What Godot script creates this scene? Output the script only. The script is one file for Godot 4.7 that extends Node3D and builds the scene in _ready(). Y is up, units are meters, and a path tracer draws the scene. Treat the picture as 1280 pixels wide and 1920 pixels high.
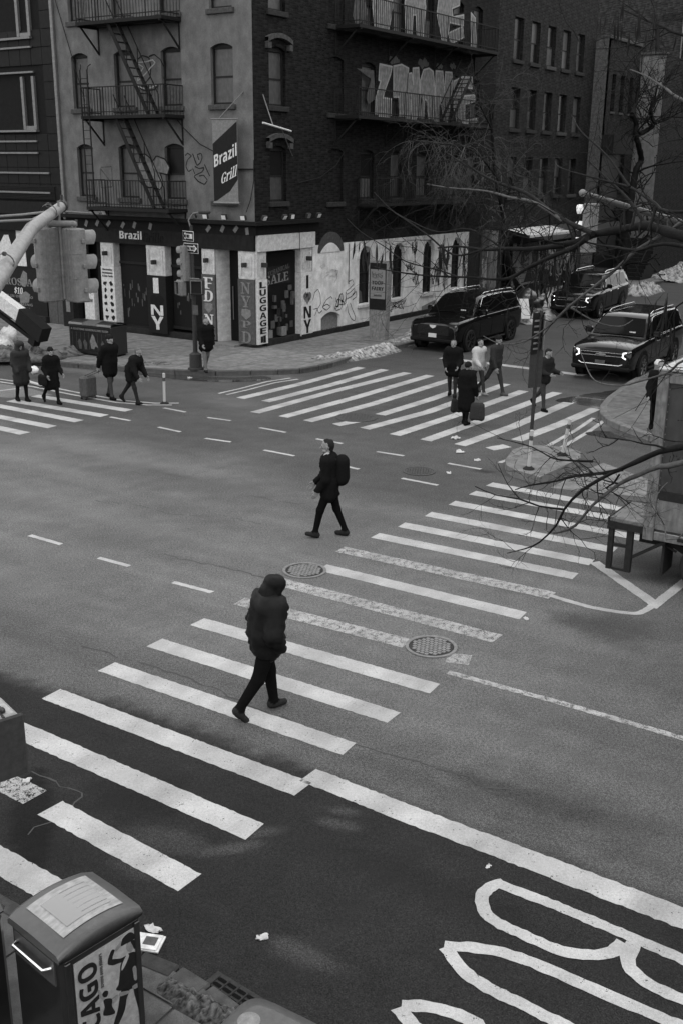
extends Node3D
# A street corner seen from an upper window on a dull winter day. Metres, y up; street one runs along x, street two along -z.

const XR := -23.6      # street face of the corner building towards street two
const ZL := -29.83     # its face towards street one
var M := {}
var T := {}
var rng := RandomNumberGenerator.new()

# ---------------------------------------------------------------- shapes
class Shape:
	var v := PackedVector3Array()
	var n := PackedVector3Array()
	var u := PackedVector2Array()
	var c := PackedColorArray()
	var i := PackedInt32Array()
	var col := Color(1, 1, 1)
	var xf := Transform3D()

	func vert(p: Vector3, nn: Vector3, uv := Vector2.ZERO) -> int:
		v.append(xf * p); n.append((xf.basis * nn).normalized()); u.append(uv); c.append(col)
		return v.size() - 1

	func tri(a: Vector3, b: Vector3, d: Vector3) -> void:   # counter-clockwise seen from the front
		var nn := (b - a).cross(d - a)
		if nn.length_squared() < 1e-16: return
		nn = nn.normalized()
		var k := vert(a, nn, Vector2(a.x, a.y)); vert(b, nn, Vector2(b.x, b.y)); vert(d, nn, Vector2(d.x, d.y))
		i.append_array([k, k + 2, k + 1])

	func quad(a: Vector3, b: Vector3, d: Vector3, e: Vector3) -> void:
		var nn := (b - a).cross(e - a)
		if nn.length_squared() < 1e-16: nn = (d - b).cross(e - b)
		if nn.length_squared() < 1e-16: return
		nn = nn.normalized()
		var w := (b - a).length(); var h := (e - a).length()
		var k := vert(a, nn, Vector2(0, h)); vert(b, nn, Vector2(w, h)); vert(d, nn, Vector2(w, 0)); vert(e, nn, Vector2(0, 0))
		i.append_array([k, k + 2, k + 1, k, k + 3, k + 2])

	func box(lo: Vector3, hi: Vector3, bevel := 0.0) -> Shape:
		if bevel > 0.0:
			return bbox(lo, hi, bevel)
		var p := []
		for k in 8: p.append(Vector3(hi.x if k & 1 else lo.x, hi.y if k & 2 else lo.y, hi.z if k & 4 else lo.z))
		quad(p[4], p[5], p[7], p[6]); quad(p[1], p[0], p[2], p[3]); quad(p[5], p[1], p[3], p[7])
		quad(p[0], p[4], p[6], p[2]); quad(p[6], p[7], p[3], p[2]); quad(p[0], p[1], p[5], p[4])
		return self

	func bbox(lo: Vector3, hi: Vector3, b: float) -> Shape:      # box with chamfered edges
		var ctr := (lo + hi) / 2.0; var h := (hi - lo) / 2.0
		b = minf(b, minf(h.x, minf(h.y, h.z)) * 0.98)
		for ax in 3:
			for s in [-1.0, 1.0]:
				var a1 := (ax + 1) % 3; var a2 := (ax + 2) % 3
				var pts := []
				for q in [[-1, -1], [1, -1], [1, 1], [-1, 1]]:
					var p := Vector3.ZERO
					p[ax] = s * h[ax]; p[a1] = q[0] * (h[a1] - b); p[a2] = q[1] * (h[a2] - b); pts.append(ctr + p)
				if s < 0: pts.reverse()
				quad(pts[0], pts[1], pts[2], pts[3])
		for ax in 3:
			var a1 := (ax + 1) % 3; var a2 := (ax + 2) % 3
			for s1 in [-1.0, 1.0]:
				for s2 in [-1.0, 1.0]:
					var pts := []
					for q in [[-1, 0], [1, 0], [1, 1], [-1, 1]]:
						var p := Vector3.ZERO
						p[ax] = q[0] * (h[ax] - b)
						p[a1] = s1 * (h[a1] - (b if q[1] else 0.0)); p[a2] = s2 * (h[a2] - (0.0 if q[1] else b)); pts.append(ctr + p)
					if s1 * s2 > 0: pts.reverse()
					quad(pts[0], pts[1], pts[2], pts[3])
		for sx in [-1.0, 1.0]:
			for sy in [-1.0, 1.0]:
				for sz in [-1.0, 1.0]:
					var s := Vector3(sx, sy, sz)
					var p0 := ctr + s * Vector3(h.x, h.y - b, h.z - b); var p1 := ctr + s * Vector3(h.x - b, h.y, h.z - b); var p2 := ctr + s * Vector3(h.x - b, h.y - b, h.z)
					if sx * sy * sz > 0: tri(p0, p1, p2)
					else: tri(p0, p2, p1)
		return self

	func bar(a: Vector3, b: Vector3, w: float, d := -1.0) -> Shape:  # rectangular bar between two points
		var z := (b - a); var L := z.length()
		if L < 1e-5: return self
		z /= L
		var up := Vector3.UP if absf(z.y) < 0.95 else Vector3.BACK
		var x := up.cross(z).normalized(); var y := z.cross(x)
		var old := xf
		xf = old * Transform3D(Basis(x, y, z), a)
		var hd := (w if d < 0 else d) / 2
		box(Vector3(-w / 2, -hd, 0), Vector3(w / 2, hd, L))
		xf = old
		return self

	func tube(pts: Array, rad: Array, sides := 8, caps := true) -> Shape:
		var N := pts.size()
		var t: Vector3 = (pts[1] - pts[0]).normalized()
		var x := t.cross(Vector3.UP if absf(t.y) < 0.9 else Vector3.RIGHT).normalized()
		var first := v.size()
		var along := 0.0
		for k in N:
			var tt: Vector3 = t
			if k < N - 1 and k > 0: tt = (pts[k + 1] - pts[k - 1]).normalized()
			elif k == N - 1: tt = (pts[k] - pts[k - 1]).normalized()
			if k > 0: along += (pts[k] - pts[k - 1]).length()
			x = (x - tt * x.dot(tt)).normalized()
			var y := tt.cross(x)
			for s in sides + 1:
				var a := TAU * s / sides
				var d := x * cos(a) + y * sin(a)
				vert(pts[k] + d * float(rad[k if rad.size() > k else rad.size() - 1]), d, Vector2(float(s) / sides, along))
		for k in N - 1:
			for s in sides:
				var a := first + k * (sides + 1) + s; var b := a + 1; var d := a + sides + 1; var e := d + 1
				i.append_array([a, d, b, b, d, e])
		if caps:
			for e in [0, N - 1]:
				var tt: Vector3 = (pts[0] - pts[1]).normalized() if e == 0 else (pts[N - 1] - pts[N - 2]).normalized()
				var m := vert(pts[e], tt)
				for s in sides + 1: vert(xf.affine_inverse() * v[first + e * (sides + 1) + s], tt)
				for s in sides:
					if e == 0: i.append_array([m, m + 1 + s, m + 2 + s])
					else: i.append_array([m, m + 2 + s, m + 1 + s])
		return self

	func rod(a: Vector3, b: Vector3, r: float, sides := 6) -> Shape:
		return tube([a, b], [r, r], sides)

	func lathe(profile: Array, sides := 20, smooth := true) -> Shape:   # profile of Vector2(radius, y), upwards
		for k in profile.size() - 1:
			var p: Vector2 = profile[k]; var q: Vector2 = profile[k + 1]
			var e := q - p
			var nr := Vector2(e.y, -e.x).normalized()
			var first := v.size()
			for s in sides + 1:
				var a := TAU * s / sides; var d := Vector3(cos(a), 0, sin(a))
				var nn := Vector3(d.x * nr.x, nr.y, d.z * nr.x)
				vert(Vector3(d.x * p.x, p.y, d.z * p.x), nn, Vector2(float(s) / sides, p.y)); vert(Vector3(d.x * q.x, q.y, d.z * q.x), nn, Vector2(float(s) / sides, q.y))
			for s in sides:
				var a := first + s * 2
				i.append_array([a, a + 2, a + 1, a + 1, a + 2, a + 3])
		return self

	func poly(pts: PackedVector2Array, z0: float, z1: float, sides := true) -> Shape:   # a flat outline in x,y with thickness z0..z1
		if Geometry2D.is_polygon_clockwise(pts): pts.reverse()
		var t := Geometry2D.triangulate_polygon(pts)
		for k in range(0, t.size(), 3):
			var a := pts[t[k]]; var b := pts[t[k + 1]]; var d := pts[t[k + 2]]
			if (b - a).cross(d - a) < 0: var w := b; b = d; d = w
			tri(Vector3(a.x, a.y, z1), Vector3(b.x, b.y, z1), Vector3(d.x, d.y, z1))
			if sides and z0 > -90: tri(Vector3(a.x, a.y, z0), Vector3(d.x, d.y, z0), Vector3(b.x, b.y, z0))
		if sides:
			for k in pts.size():
				var a := pts[k]; var b := pts[(k + 1) % pts.size()]
				quad(Vector3(a.x, a.y, z0), Vector3(b.x, b.y, z0), Vector3(b.x, b.y, z1), Vector3(a.x, a.y, z1))
		return self

	func loft(rings: Array, closed := true, caps := false) -> Shape:    # rings of Vector3 arrays of one length, smooth normals
		var N: int = rings[0].size(); var K := rings.size()
		var nn := []
		for k in K:
			var row := PackedVector3Array()
			for s in N:
				var s0 := (s + N - 1) % N if closed else maxi(s - 1, 0); var s1 := (s + 1) % N if closed else mini(s + 1, N - 1)
				var k0 := maxi(k - 1, 0); var k1 := mini(k + 1, K - 1)
				var d: Vector3 = (rings[k][s1] - rings[k][s0]).cross(rings[k1][s] - rings[k0][s])
				row.append(d.normalized() if d.length_squared() > 1e-14 else Vector3.UP)
			nn.append(row)
		var first := v.size()
		for k in K:
			for s in N: vert(rings[k][s], nn[k][s], Vector2(float(s) / N, float(k) / K))
		for k in K - 1:
			for s in (N if closed else N - 1):
				var a := first + k * N + s; var b := first + k * N + (s + 1) % N
				i.append_array([a, a + N, b, b, a + N, b + N])
		if caps:
			for e in [0, K - 1]:
				var m := Vector3.ZERO
				for p in rings[e]: m += p
				m /= N
				for s in N:
					if e == 0: tri(m, rings[e][(s + 1) % N], rings[e][s])
					else: tri(m, rings[e][s], rings[e][(s + 1) % N])
		return self

	func ball(ctr: Vector3, r: Vector3, sides := 12, rings := 8) -> Shape:
		var first := v.size()
		for k in rings + 1:
			var b := PI * k / rings - PI / 2
			for s in sides + 1:
				var a := TAU * s / sides
				var d := Vector3(cos(a) * cos(b), sin(b), sin(a) * cos(b))
				vert(ctr + d * r, (d / r).normalized(), Vector2(float(s) / sides, float(k) / rings))
		for k in rings:
			for s in sides:
				var a := first + k * (sides + 1) + s
				i.append_array([a, a + 1, a + sides + 1, a + 1, a + sides + 2, a + sides + 1])
		return self

	func add(o: Shape, t: Transform3D) -> Shape:
		var k := v.size()
		for j in o.v.size():
			v.append(t * o.v[j]); n.append((t.basis * o.n[j]).normalized()); u.append(o.u[j]); c.append(o.c[j])
		var flip := t.basis.determinant() < 0
		for j in range(0, o.i.size(), 3):
			if flip: i.append_array([o.i[j] + k, o.i[j + 2] + k, o.i[j + 1] + k])
			else: i.append_array([o.i[j] + k, o.i[j + 1] + k, o.i[j + 2] + k])
		return self

	func mesh() -> ArrayMesh:
		var a := []
		a.resize(Mesh.ARRAY_MAX)
		a[Mesh.ARRAY_VERTEX] = v; a[Mesh.ARRAY_NORMAL] = n; a[Mesh.ARRAY_TEX_UV] = u; a[Mesh.ARRAY_COLOR] = c; a[Mesh.ARRAY_INDEX] = i
		var m := ArrayMesh.new()
		m.add_surface_from_arrays(Mesh.PRIMITIVE_TRIANGLES, a)
		return m

# ---------------------------------------------------------------- nodes
func tag(o: Node3D, label := "", category := "", group := "", kind := "") -> Node3D:
	if label: o.set_meta("label", label)
	if category: o.set_meta("category", category)
	if group: o.set_meta("group", group)
	if kind: o.set_meta("kind", kind)
	return o

var used := {}
func numbered(called: String, parent: Node) -> String:
	var key := str(parent.get_instance_id()) + called
	used[key] = used.get(key, -1) + 1
	return called if used[key] == 0 else "%s_%03d" % [called, used[key]]

func base(called: String, at := Vector3.ZERO, turn := 0.0) -> Node3D:
	var o := Node3D.new()
	o.name = numbered(called, self); add_child(o, true)
	o.position = at; o.rotation.y = turn
	return o

func put(called: String, mesh: Mesh, m: Material, parent: Node3D = null, at := Transform3D()) -> MeshInstance3D:
	var p: Node3D = parent if parent else self
	var o := MeshInstance3D.new()
	o.name = numbered(called, p); o.mesh = mesh; o.material_override = m; o.transform = at
	p.add_child(o, true)
	return o

func obj(called: String, s: Shape, m: Material, parent: Node3D = null, at := Transform3D()) -> MeshInstance3D:
	return put(called, s.mesh(), m, parent, at)

func copy(o: Node3D, called: String, at: Vector3, turn: float, label := "") -> Node3D:
	var c: Node3D = o.duplicate()
	c.name = numbered(called, self); add_child(c, true)
	c.position = at; c.rotation.y = turn
	if label: c.set_meta("label", label)
	return c

# ---------------------------------------------------------------- materials
func grey(v: float) -> Color:
	return Color(v, v, v).linear_to_srgb()

func noise_image(w: int, freq: float, sd: int, oct := 4, kind := FastNoiseLite.TYPE_SIMPLEX_SMOOTH) -> Image:
	var f := FastNoiseLite.new()
	f.seed = sd; f.frequency = freq; f.fractal_octaves = oct; f.noise_type = kind
	return f.get_seamless_image(w, w, false, false, 0.15, true)

func tex(w: int, fn: Callable) -> ImageTexture:      # grey picture from a function of (x, y) in pixels
	var d := PackedByteArray(); d.resize(w * w)
	for y in w:
		for x in w: d[y * w + x] = int(clampf(fn.call(x, y), 0.0, 1.0) * 255.0)
	return ImageTexture.create_from_image(Image.create_from_data(w, w, false, Image.FORMAT_L8, d))

func mat(called: String, v: float, rough := 0.8, opts := {}) -> StandardMaterial3D:
	var m := StandardMaterial3D.new()
	m.resource_name = called
	m.albedo_color = grey(v); m.roughness = rough
	m.metallic = opts.get("metal", 0.0)
	m.metallic_specular = opts.get("spec", 0.5 if rough < 0.5 else 0.22)
	if opts.has("tex"):
		m.albedo_texture = T[opts.tex]
	if opts.has("bump"):
		m.heightmap_enabled = true; m.heightmap_texture = T[opts.bump]; m.heightmap_scale = opts.get("depth", 0.3)
	if opts.has("rtex"):
		m.roughness_texture = T[opts.rtex]; m.roughness_texture_channel = BaseMaterial3D.TEXTURE_CHANNEL_RED
	if opts.has("scale"):
		m.uv1_triplanar = true; m.uv1_world_triplanar = opts.get("world", true)
		m.uv1_scale = Vector3.ONE / float(opts.scale)
	if opts.get("vc", false): m.vertex_color_use_as_albedo = true
	if opts.has("coat"):
		m.clearcoat_enabled = true; m.clearcoat = opts.coat; m.clearcoat_roughness = 0.03
	if opts.has("rim"):
		m.rim_enabled = true; m.rim = opts.rim; m.rim_tint = 0.6
	if opts.has("emit"):
		m.emission_enabled = true; m.emission = Color(1, 1, 1); m.emission_energy_multiplier = opts.emit
	if opts.has("cut"):
		m.transparency = BaseMaterial3D.TRANSPARENCY_ALPHA_SCISSOR; m.alpha_scissor_threshold = opts.cut
	M[called] = m
	return m

func make_textures() -> void:
	var a := noise_image(512, 0.012, 1, 5); var b := noise_image(512, 0.11, 2, 3); var e := noise_image(512, 0.03, 3, 4); var f := noise_image(512, 0.35, 4, 1)
	var cel := noise_image(512, 0.02, 9, 2, FastNoiseLite.TYPE_CELLULAR)
	var g := func(im: Image, x: int, y: int) -> float: return im.get_pixel(x & 511, y & 511).r
	T.asphalt = tex(512, func(x, y): return clampf(0.60 + 0.05 * (a.get_pixel(x, y).r - 0.5) + 0.20 * (b.get_pixel(x, y).r - 0.5) + 0.42 * (f.get_pixel(x, y).r - 0.5), 0.15, 0.95))
	T.asphalt_bump = tex(512, func(x, y): return 0.5 + 0.6 * (f.get_pixel(x, y).r - 0.5) + 0.4 * (b.get_pixel(x, y).r - 0.5))
	T.concrete = tex(512, func(x, y): return 0.74 + 0.22 * (a.get_pixel(x, y).r - 0.5) + 0.12 * (e.get_pixel(x, y).r - 0.5) + 0.06 * (b.get_pixel(x, y).r - 0.5) + 0.16 * (f.get_pixel(x, y).r - 0.5))
	T.stucco = tex(512, func(x, y): return 0.80 + 0.16 * (a.get_pixel(x, y).r - 0.5) + 0.10 * (e.get_pixel(x, y / 2).r - 0.5) + 0.10 * (b.get_pixel(x, y).r - 0.5) + 0.06 * (f.get_pixel(x, y).r - 0.5))
	T.grain = tex(512, func(x, y): return 0.82 + 0.10 * (b.get_pixel(x, y).r - 0.5) + 0.14 * (e.get_pixel(x, y).r - 0.5) + 0.16 * (a.get_pixel(x, y).r - 0.5))
	T.bump = tex(512, func(x, y): return 0.5 + 0.5 * (e.get_pixel(x, y).r - 0.5) + 0.3 * (b.get_pixel(x, y).r - 0.5))
	T.lump = tex(512, func(x, y): return 0.5 + 0.9 * (e.get_pixel(x, y).r - 0.5))
	T.streak = tex(512, func(x, y): return 0.76 + 0.2 * (e.get_pixel(x, y / 4).r - 0.5) + 0.2 * (a.get_pixel(x, y).r - 0.5) + 0.06 * (b.get_pixel(x, y).r - 0.5))
	var brick := func(x: int, y: int, hi: float) -> float:
		var row := y / 16; var yy := y % 16
		var xx := (x + (row % 2) * 21) % 43
		var id := float(((((x + (row % 2) * 21) / 43) * 73 + row * 151) % 97)) / 97.0
		if yy < 2 or xx < 2: return hi
		return 0.62 + 0.3 * (id - 0.5)
	T.brick = tex(512, func(x, y): return brick.call(x, y, 0.78) + 0.25 * (a.get_pixel(x, y).r - 0.5) + 0.25 * (b.get_pixel(x, y).r - 0.5))
	T.brick_bump = tex(512, func(x, y): return (0.15 if (y % 16) < 2 or ((x + ((y / 16) % 2) * 21) % 43) < 2 else 0.8) + 0.25 * (b.get_pixel(x, y).r - 0.5))
	# chips in road paint: white with an alpha that is cut
	for k in 2:
		var im := Image.create_empty(512, 512, false, Image.FORMAT_RGBA8)
		for y in 512:
			for x in 512:
				var al := 0.5 + (0.52 if k == 0 else 0.16) + 1.0 * (e.get_pixel(x, y).r - 0.5) * (0.9 if k == 0 else 1.0) + 1.3 * (f.get_pixel(x, y).r - 0.5) * (0.5 if k == 0 else 0.9) + 0.8 * (b.get_pixel(x, y).r - 0.5)
				var w := clampf(0.90 + 0.10 * (a.get_pixel(x, y).r - 0.5) + 0.12 * (b.get_pixel(x, y).r - 0.5) + 0.16 * (f.get_pixel(x, y).r - 0.5), 0.0, 1.0)
				im.set_pixel(x, y, Color(w, w, w, clampf(al, 0.0, 1.0)))
		T["paint%d" % k] = ImageTexture.create_from_image(im)

func make_materials() -> void:
	mat("asphalt", 1.0, 0.85, {tex = "asphalt", scale = 3.0, bump = "asphalt_bump", depth = 0.35, vc = true})
	mat("road_paint", 0.4, 0.7, {tex = "paint0", scale = 2.2, cut = 0.5, vc = true})
	mat("worn_paint", 0.36, 0.75, {tex = "paint1", scale = 1.9, cut = 0.5, vc = true})
	mat("tar", 0.03, 0.6)
	mat("seam", 0.045, 0.8)
	mat("pavement", 1.0, 0.9, {tex = "concrete", scale = 2.7, bump = "bump", depth = 0.25, vc = true})
	mat("kerb", 1.0, 0.85, {tex = "concrete", scale = 1.2, bump = "bump", depth = 0.3, vc = true})
	mat("joint", 0.06, 0.9)
	mat("stucco", 0.175, 0.9, {tex = "stucco", scale = 4.5, bump = "bump", depth = 0.6})
	mat("brick", 0.024, 0.9, {tex = "brick", scale = 2.4, bump = "brick_bump", depth = 0.8})
	mat("brick_far", 0.045, 0.9, {tex = "brick", scale = 2.4, bump = "brick_bump", depth = 1.0})
	mat("brick_grey", 0.075, 0.9, {tex = "brick", scale = 2.4, bump = "brick_bump", depth = 1.0})
	mat("rubble_wall", 0.2, 0.95, {tex = "concrete", scale = 1.3, bump = "lump", depth = 6.0})
	mat("render_pale", 0.25, 0.9, {tex = "stucco", scale = 3.0, bump = "bump", depth = 0.4})
	mat("white_wall", 0.86, 0.85, {tex = "stucco", scale = 3.6, bump = "brick_bump", depth = 0.25})
	mat("white_paint", 0.62, 0.6, {tex = "grain", scale = 1.5})
	mat("plinth", 0.035, 0.85, {tex = "concrete", scale = 1.5, bump = "bump", depth = 0.5})
	mat("trim", 0.022, 0.8, {tex = "grain", scale = 1.2})
	mat("sill", 0.10, 0.85, {tex = "concrete", scale = 0.9})
	mat("sill_dark", 0.05, 0.85, {tex = "concrete", scale = 0.9})
	mat("frame", 0.022, 0.6, {tex = "grain", scale = 1.0})
	mat("blind", 0.07, 0.45, {tex = "streak", scale = 1.4})
	mat("blind_pale", 0.12, 0.5, {tex = "streak", scale = 1.0})
	mat("glass_dark", 0.012, 0.2, {spec = 0.22})
	mat("shop_dark", 0.008, 0.4, {spec = 0.2})
	mat("iron", 0.018, 0.65, {tex = "grain", scale = 0.8})
	mat("black_paint", 0.016, 0.5, {tex = "grain", scale = 1.0})
	mat("cornice", 0.013, 0.8, {tex = "grain", scale = 1.4})
	mat("fascia", 0.02, 0.7, {tex = "streak", scale = 2.0})
	mat("panel_tile", 0.014, 0.5, {tex = "streak", scale = 1.3})
	mat("metal_trim", 0.20, 0.45, {metal = 0.4, tex = "grain", scale = 1.0})
	mat("sign_white", 0.72, 0.6, {tex = "grain", scale = 0.9})
	mat("sign_grey", 0.10, 0.6, {tex = "grain", scale = 0.9})
	mat("sign_mid", 0.22, 0.6, {tex = "grain", scale = 0.9})
	mat("sign_black", 0.016, 0.5, {tex = "grain", scale = 0.9})
	mat("graffiti_pale", 0.29, 0.8, {tex = "streak", scale = 1.4, bump = "brick_bump", depth = 0.3})
	mat("graffiti_mid", 0.12, 0.8, {tex = "streak", scale = 1.4})
	mat("graffiti_black", 0.012, 0.8)
	mat("graffiti_line", 0.42, 0.8, {tex = "grain", scale = 0.5})
	mat("galvanised", 0.30, 0.5, {metal = 0.25, tex = "grain", scale = 0.8})
	mat("signal_grey", 0.21, 0.55, {tex = "grain", scale = 0.7})
	mat("housing_grey", 0.36, 0.55, {tex = "grain", scale = 0.7})
	mat("arm_dark", 0.05, 0.4, {metal = 0.1})
	mat("signal_dark", 0.05, 0.5, {tex = "grain", scale = 0.6})
	mat("pole_dark", 0.05, 0.6, {tex = "grain", scale = 0.7})
	mat("snow", 1.0, 0.75, {tex = "concrete", scale = 0.8, bump = "lump", depth = 1.2, vc = true})
	mat("rubble", 1.0, 0.95, {tex = "concrete", scale = 0.6, bump = "lump", depth = 3.0, vc = true})
	mat("car_black", 0.004, 0.10, {spec = 0.44})
	mat("car_glass", 0.004, 0.06, {spec = 0.2})
	mat("car_trim", 0.006, 0.6)
	mat("chrome", 0.62, 0.14, {metal = 1.0})
	mat("rubber", 0.018, 0.85)
	mat("rim_dark", 0.06, 0.3, {metal = 0.7})
	mat("headlight", 0.9, 0.3, {emit = 0.6})
	mat("plate", 0.45, 0.5)
	mat("truck_grey", 0.05, 0.4, {tex = "streak", scale = 2.0})
	mat("truck_dark", 0.025, 0.6, {tex = "grain", scale = 1.0})
	mat("truck_pale", 0.20, 0.5, {tex = "streak", scale = 1.6})
	mat("truck_roof", 0.42, 0.5, {tex = "grain", scale = 1.6})
	mat("alloy", 0.28, 0.5, {metal = 0.5, tex = "streak", scale = 1.0})
	mat("bark", 0.02, 0.95, {tex = "streak", scale = 0.5, bump = "lump", depth = 0.6})
	mat("bark_pale", 0.12, 0.95, {tex = "streak", scale = 0.5, bump = "lump", depth = 0.6})
	mat("pod", 0.014, 0.8)
	mat("cloth", 1.0, 0.95, {tex = "grain", scale = 0.35, vc = true, spec = 0.1})
	mat("cloth_shiny", 1.0, 0.55, {tex = "grain", scale = 0.35, vc = true, spec = 0.2})
	mat("skin", 1.0, 0.6, {vc = true})
	mat("hair", 0.02, 0.6, {rim = 0.3})
	mat("bag", 0.02, 0.75, {tex = "grain", scale = 0.3})
	mat("bin_black", 0.016, 0.32, {coat = 0.3, tex = "grain", scale = 0.9})
	mat("bin_grey", 0.06, 0.45, {tex = "grain", scale = 0.7})
	mat("solar", 0.11, 0.2, {coat = 0.7})
	mat("solar_rim", 0.36, 0.45, {tex = "streak", scale = 0.5})
	mat("poster", 0.34, 0.55, {tex = "grain", scale = 0.7})
	mat("cast_iron", 0.05, 0.6, {metal = 0.3, tex = "concrete", scale = 0.4})
	mat("hole", 0.003, 1.0)
	mat("worn_iron", 0.10, 0.75, {tex = "concrete", scale = 0.4})
	mat("litter", 0.4, 0.8)
	mat("puddle", 0.035, 0.12, {coat = 0.5})
	mat("flex_white", 0.34, 0.6)
	mat("kiosk_metal", 0.3, 0.5, {metal = 0.1, tex = "streak", scale = 1.0})
	mat("kiosk_screen", 0.16, 0.2, {coat = 0.4})
	mat("lamp_white", 0.55, 0.4)

# ---------------------------------------------------------------- ground
var nz := FastNoiseLite.new()
var nz2 := FastNoiseLite.new()

func smooth(a: float, b: float, x: float) -> float:
	var t := clampf((x - a) / (b - a), 0.0, 1.0)
	return t * t * (3.0 - 2.0 * t)

func seg_d(p: Vector2, a: Vector2, b: Vector2) -> float:
	var t := clampf((p - a).dot(b - a) / (b - a).length_squared(), 0, 1)
	return p.distance_to(a + (b - a) * t)

var stains := []      # [centre, half sizes, tone, softness]
func tone(x: float, z: float) -> float:      # what the worn asphalt itself is like at a place
	var p := Vector2(x, z)
	var w := nz.get_noise_2d(x * 1.0, z * 1.0); var w2 := nz2.get_noise_2d(x, z)
	var t := 0.165 + 0.03 * w2
	# newer, darker courses: kerb lanes across the junction, the side street, the bus lane
	var far := smooth(-16.6, -18.8, z + 1.0 * w2 + 0.05 * (x + 14.0))
	t = lerpf(t, 0.105 + 0.02 * w2, far)
	t = lerpf(t, 0.092 + 0.012 * w2, smooth(-29.3, -30.6, z))
	var right := smooth(-5.8, -2.5, x + 0.7 * w2)
	t = lerpf(t, 0.125 + 0.012 * w2, right * (1.0 - far))
	var n5 := nz.get_noise_2d(x * 4.0, z * 4.0)
	var lane := smooth(-8.5, -8.1, z + 0.10 * w + 0.14 * n5 * (1.0 if x < -5.8 else 0.2) + 0.02 * (x + 8.0) + (0.5 * w2 - 0.35 if x < -9.0 else 0.0))
	var blot := smooth(-0.05, 0.30, w + 0.7 * w2) * smooth(-10.8, -8.3, z + 0.8 * w2) * smooth(-10.0, -4.0, x)
	t = lerpf(t, 0.075, 0.75 * blot)
	t = lerpf(t, 0.098, smooth(-10.3, -8.6, z + 0.5 * w2 - 0.05 * (x + 7.0)) * 0.6)
	t = lerpf(t, 0.028 + 0.006 * w2 + 0.003 * w, lane)
	for s in stains:
		var d: Vector2 = ((p - s[0]).rotated(s[4])) / s[1]
		var k := 1.0 - smooth(1.0 - s[3], 1.0 + s[3] * 0.3, d.length() + 0.35 * w + 0.25 * w2 + 0.3 * n5)
		t = lerpf(t, s[2], k)
	var n3 := nz.get_noise_2d(x * 0.22 + 90.0, z * 2.2); var n4 := nz.get_noise_2d(x * 5.0 + 20.0, z * 5.0)
	t *= 1.0 + 0.07 * sin((z + 0.3 * w2) * 3.6) * smooth(-19.0, -17.0, z)
	return t * (1.0 + 0.10 * w + 0.14 * n3 + 0.12 * n4)

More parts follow.
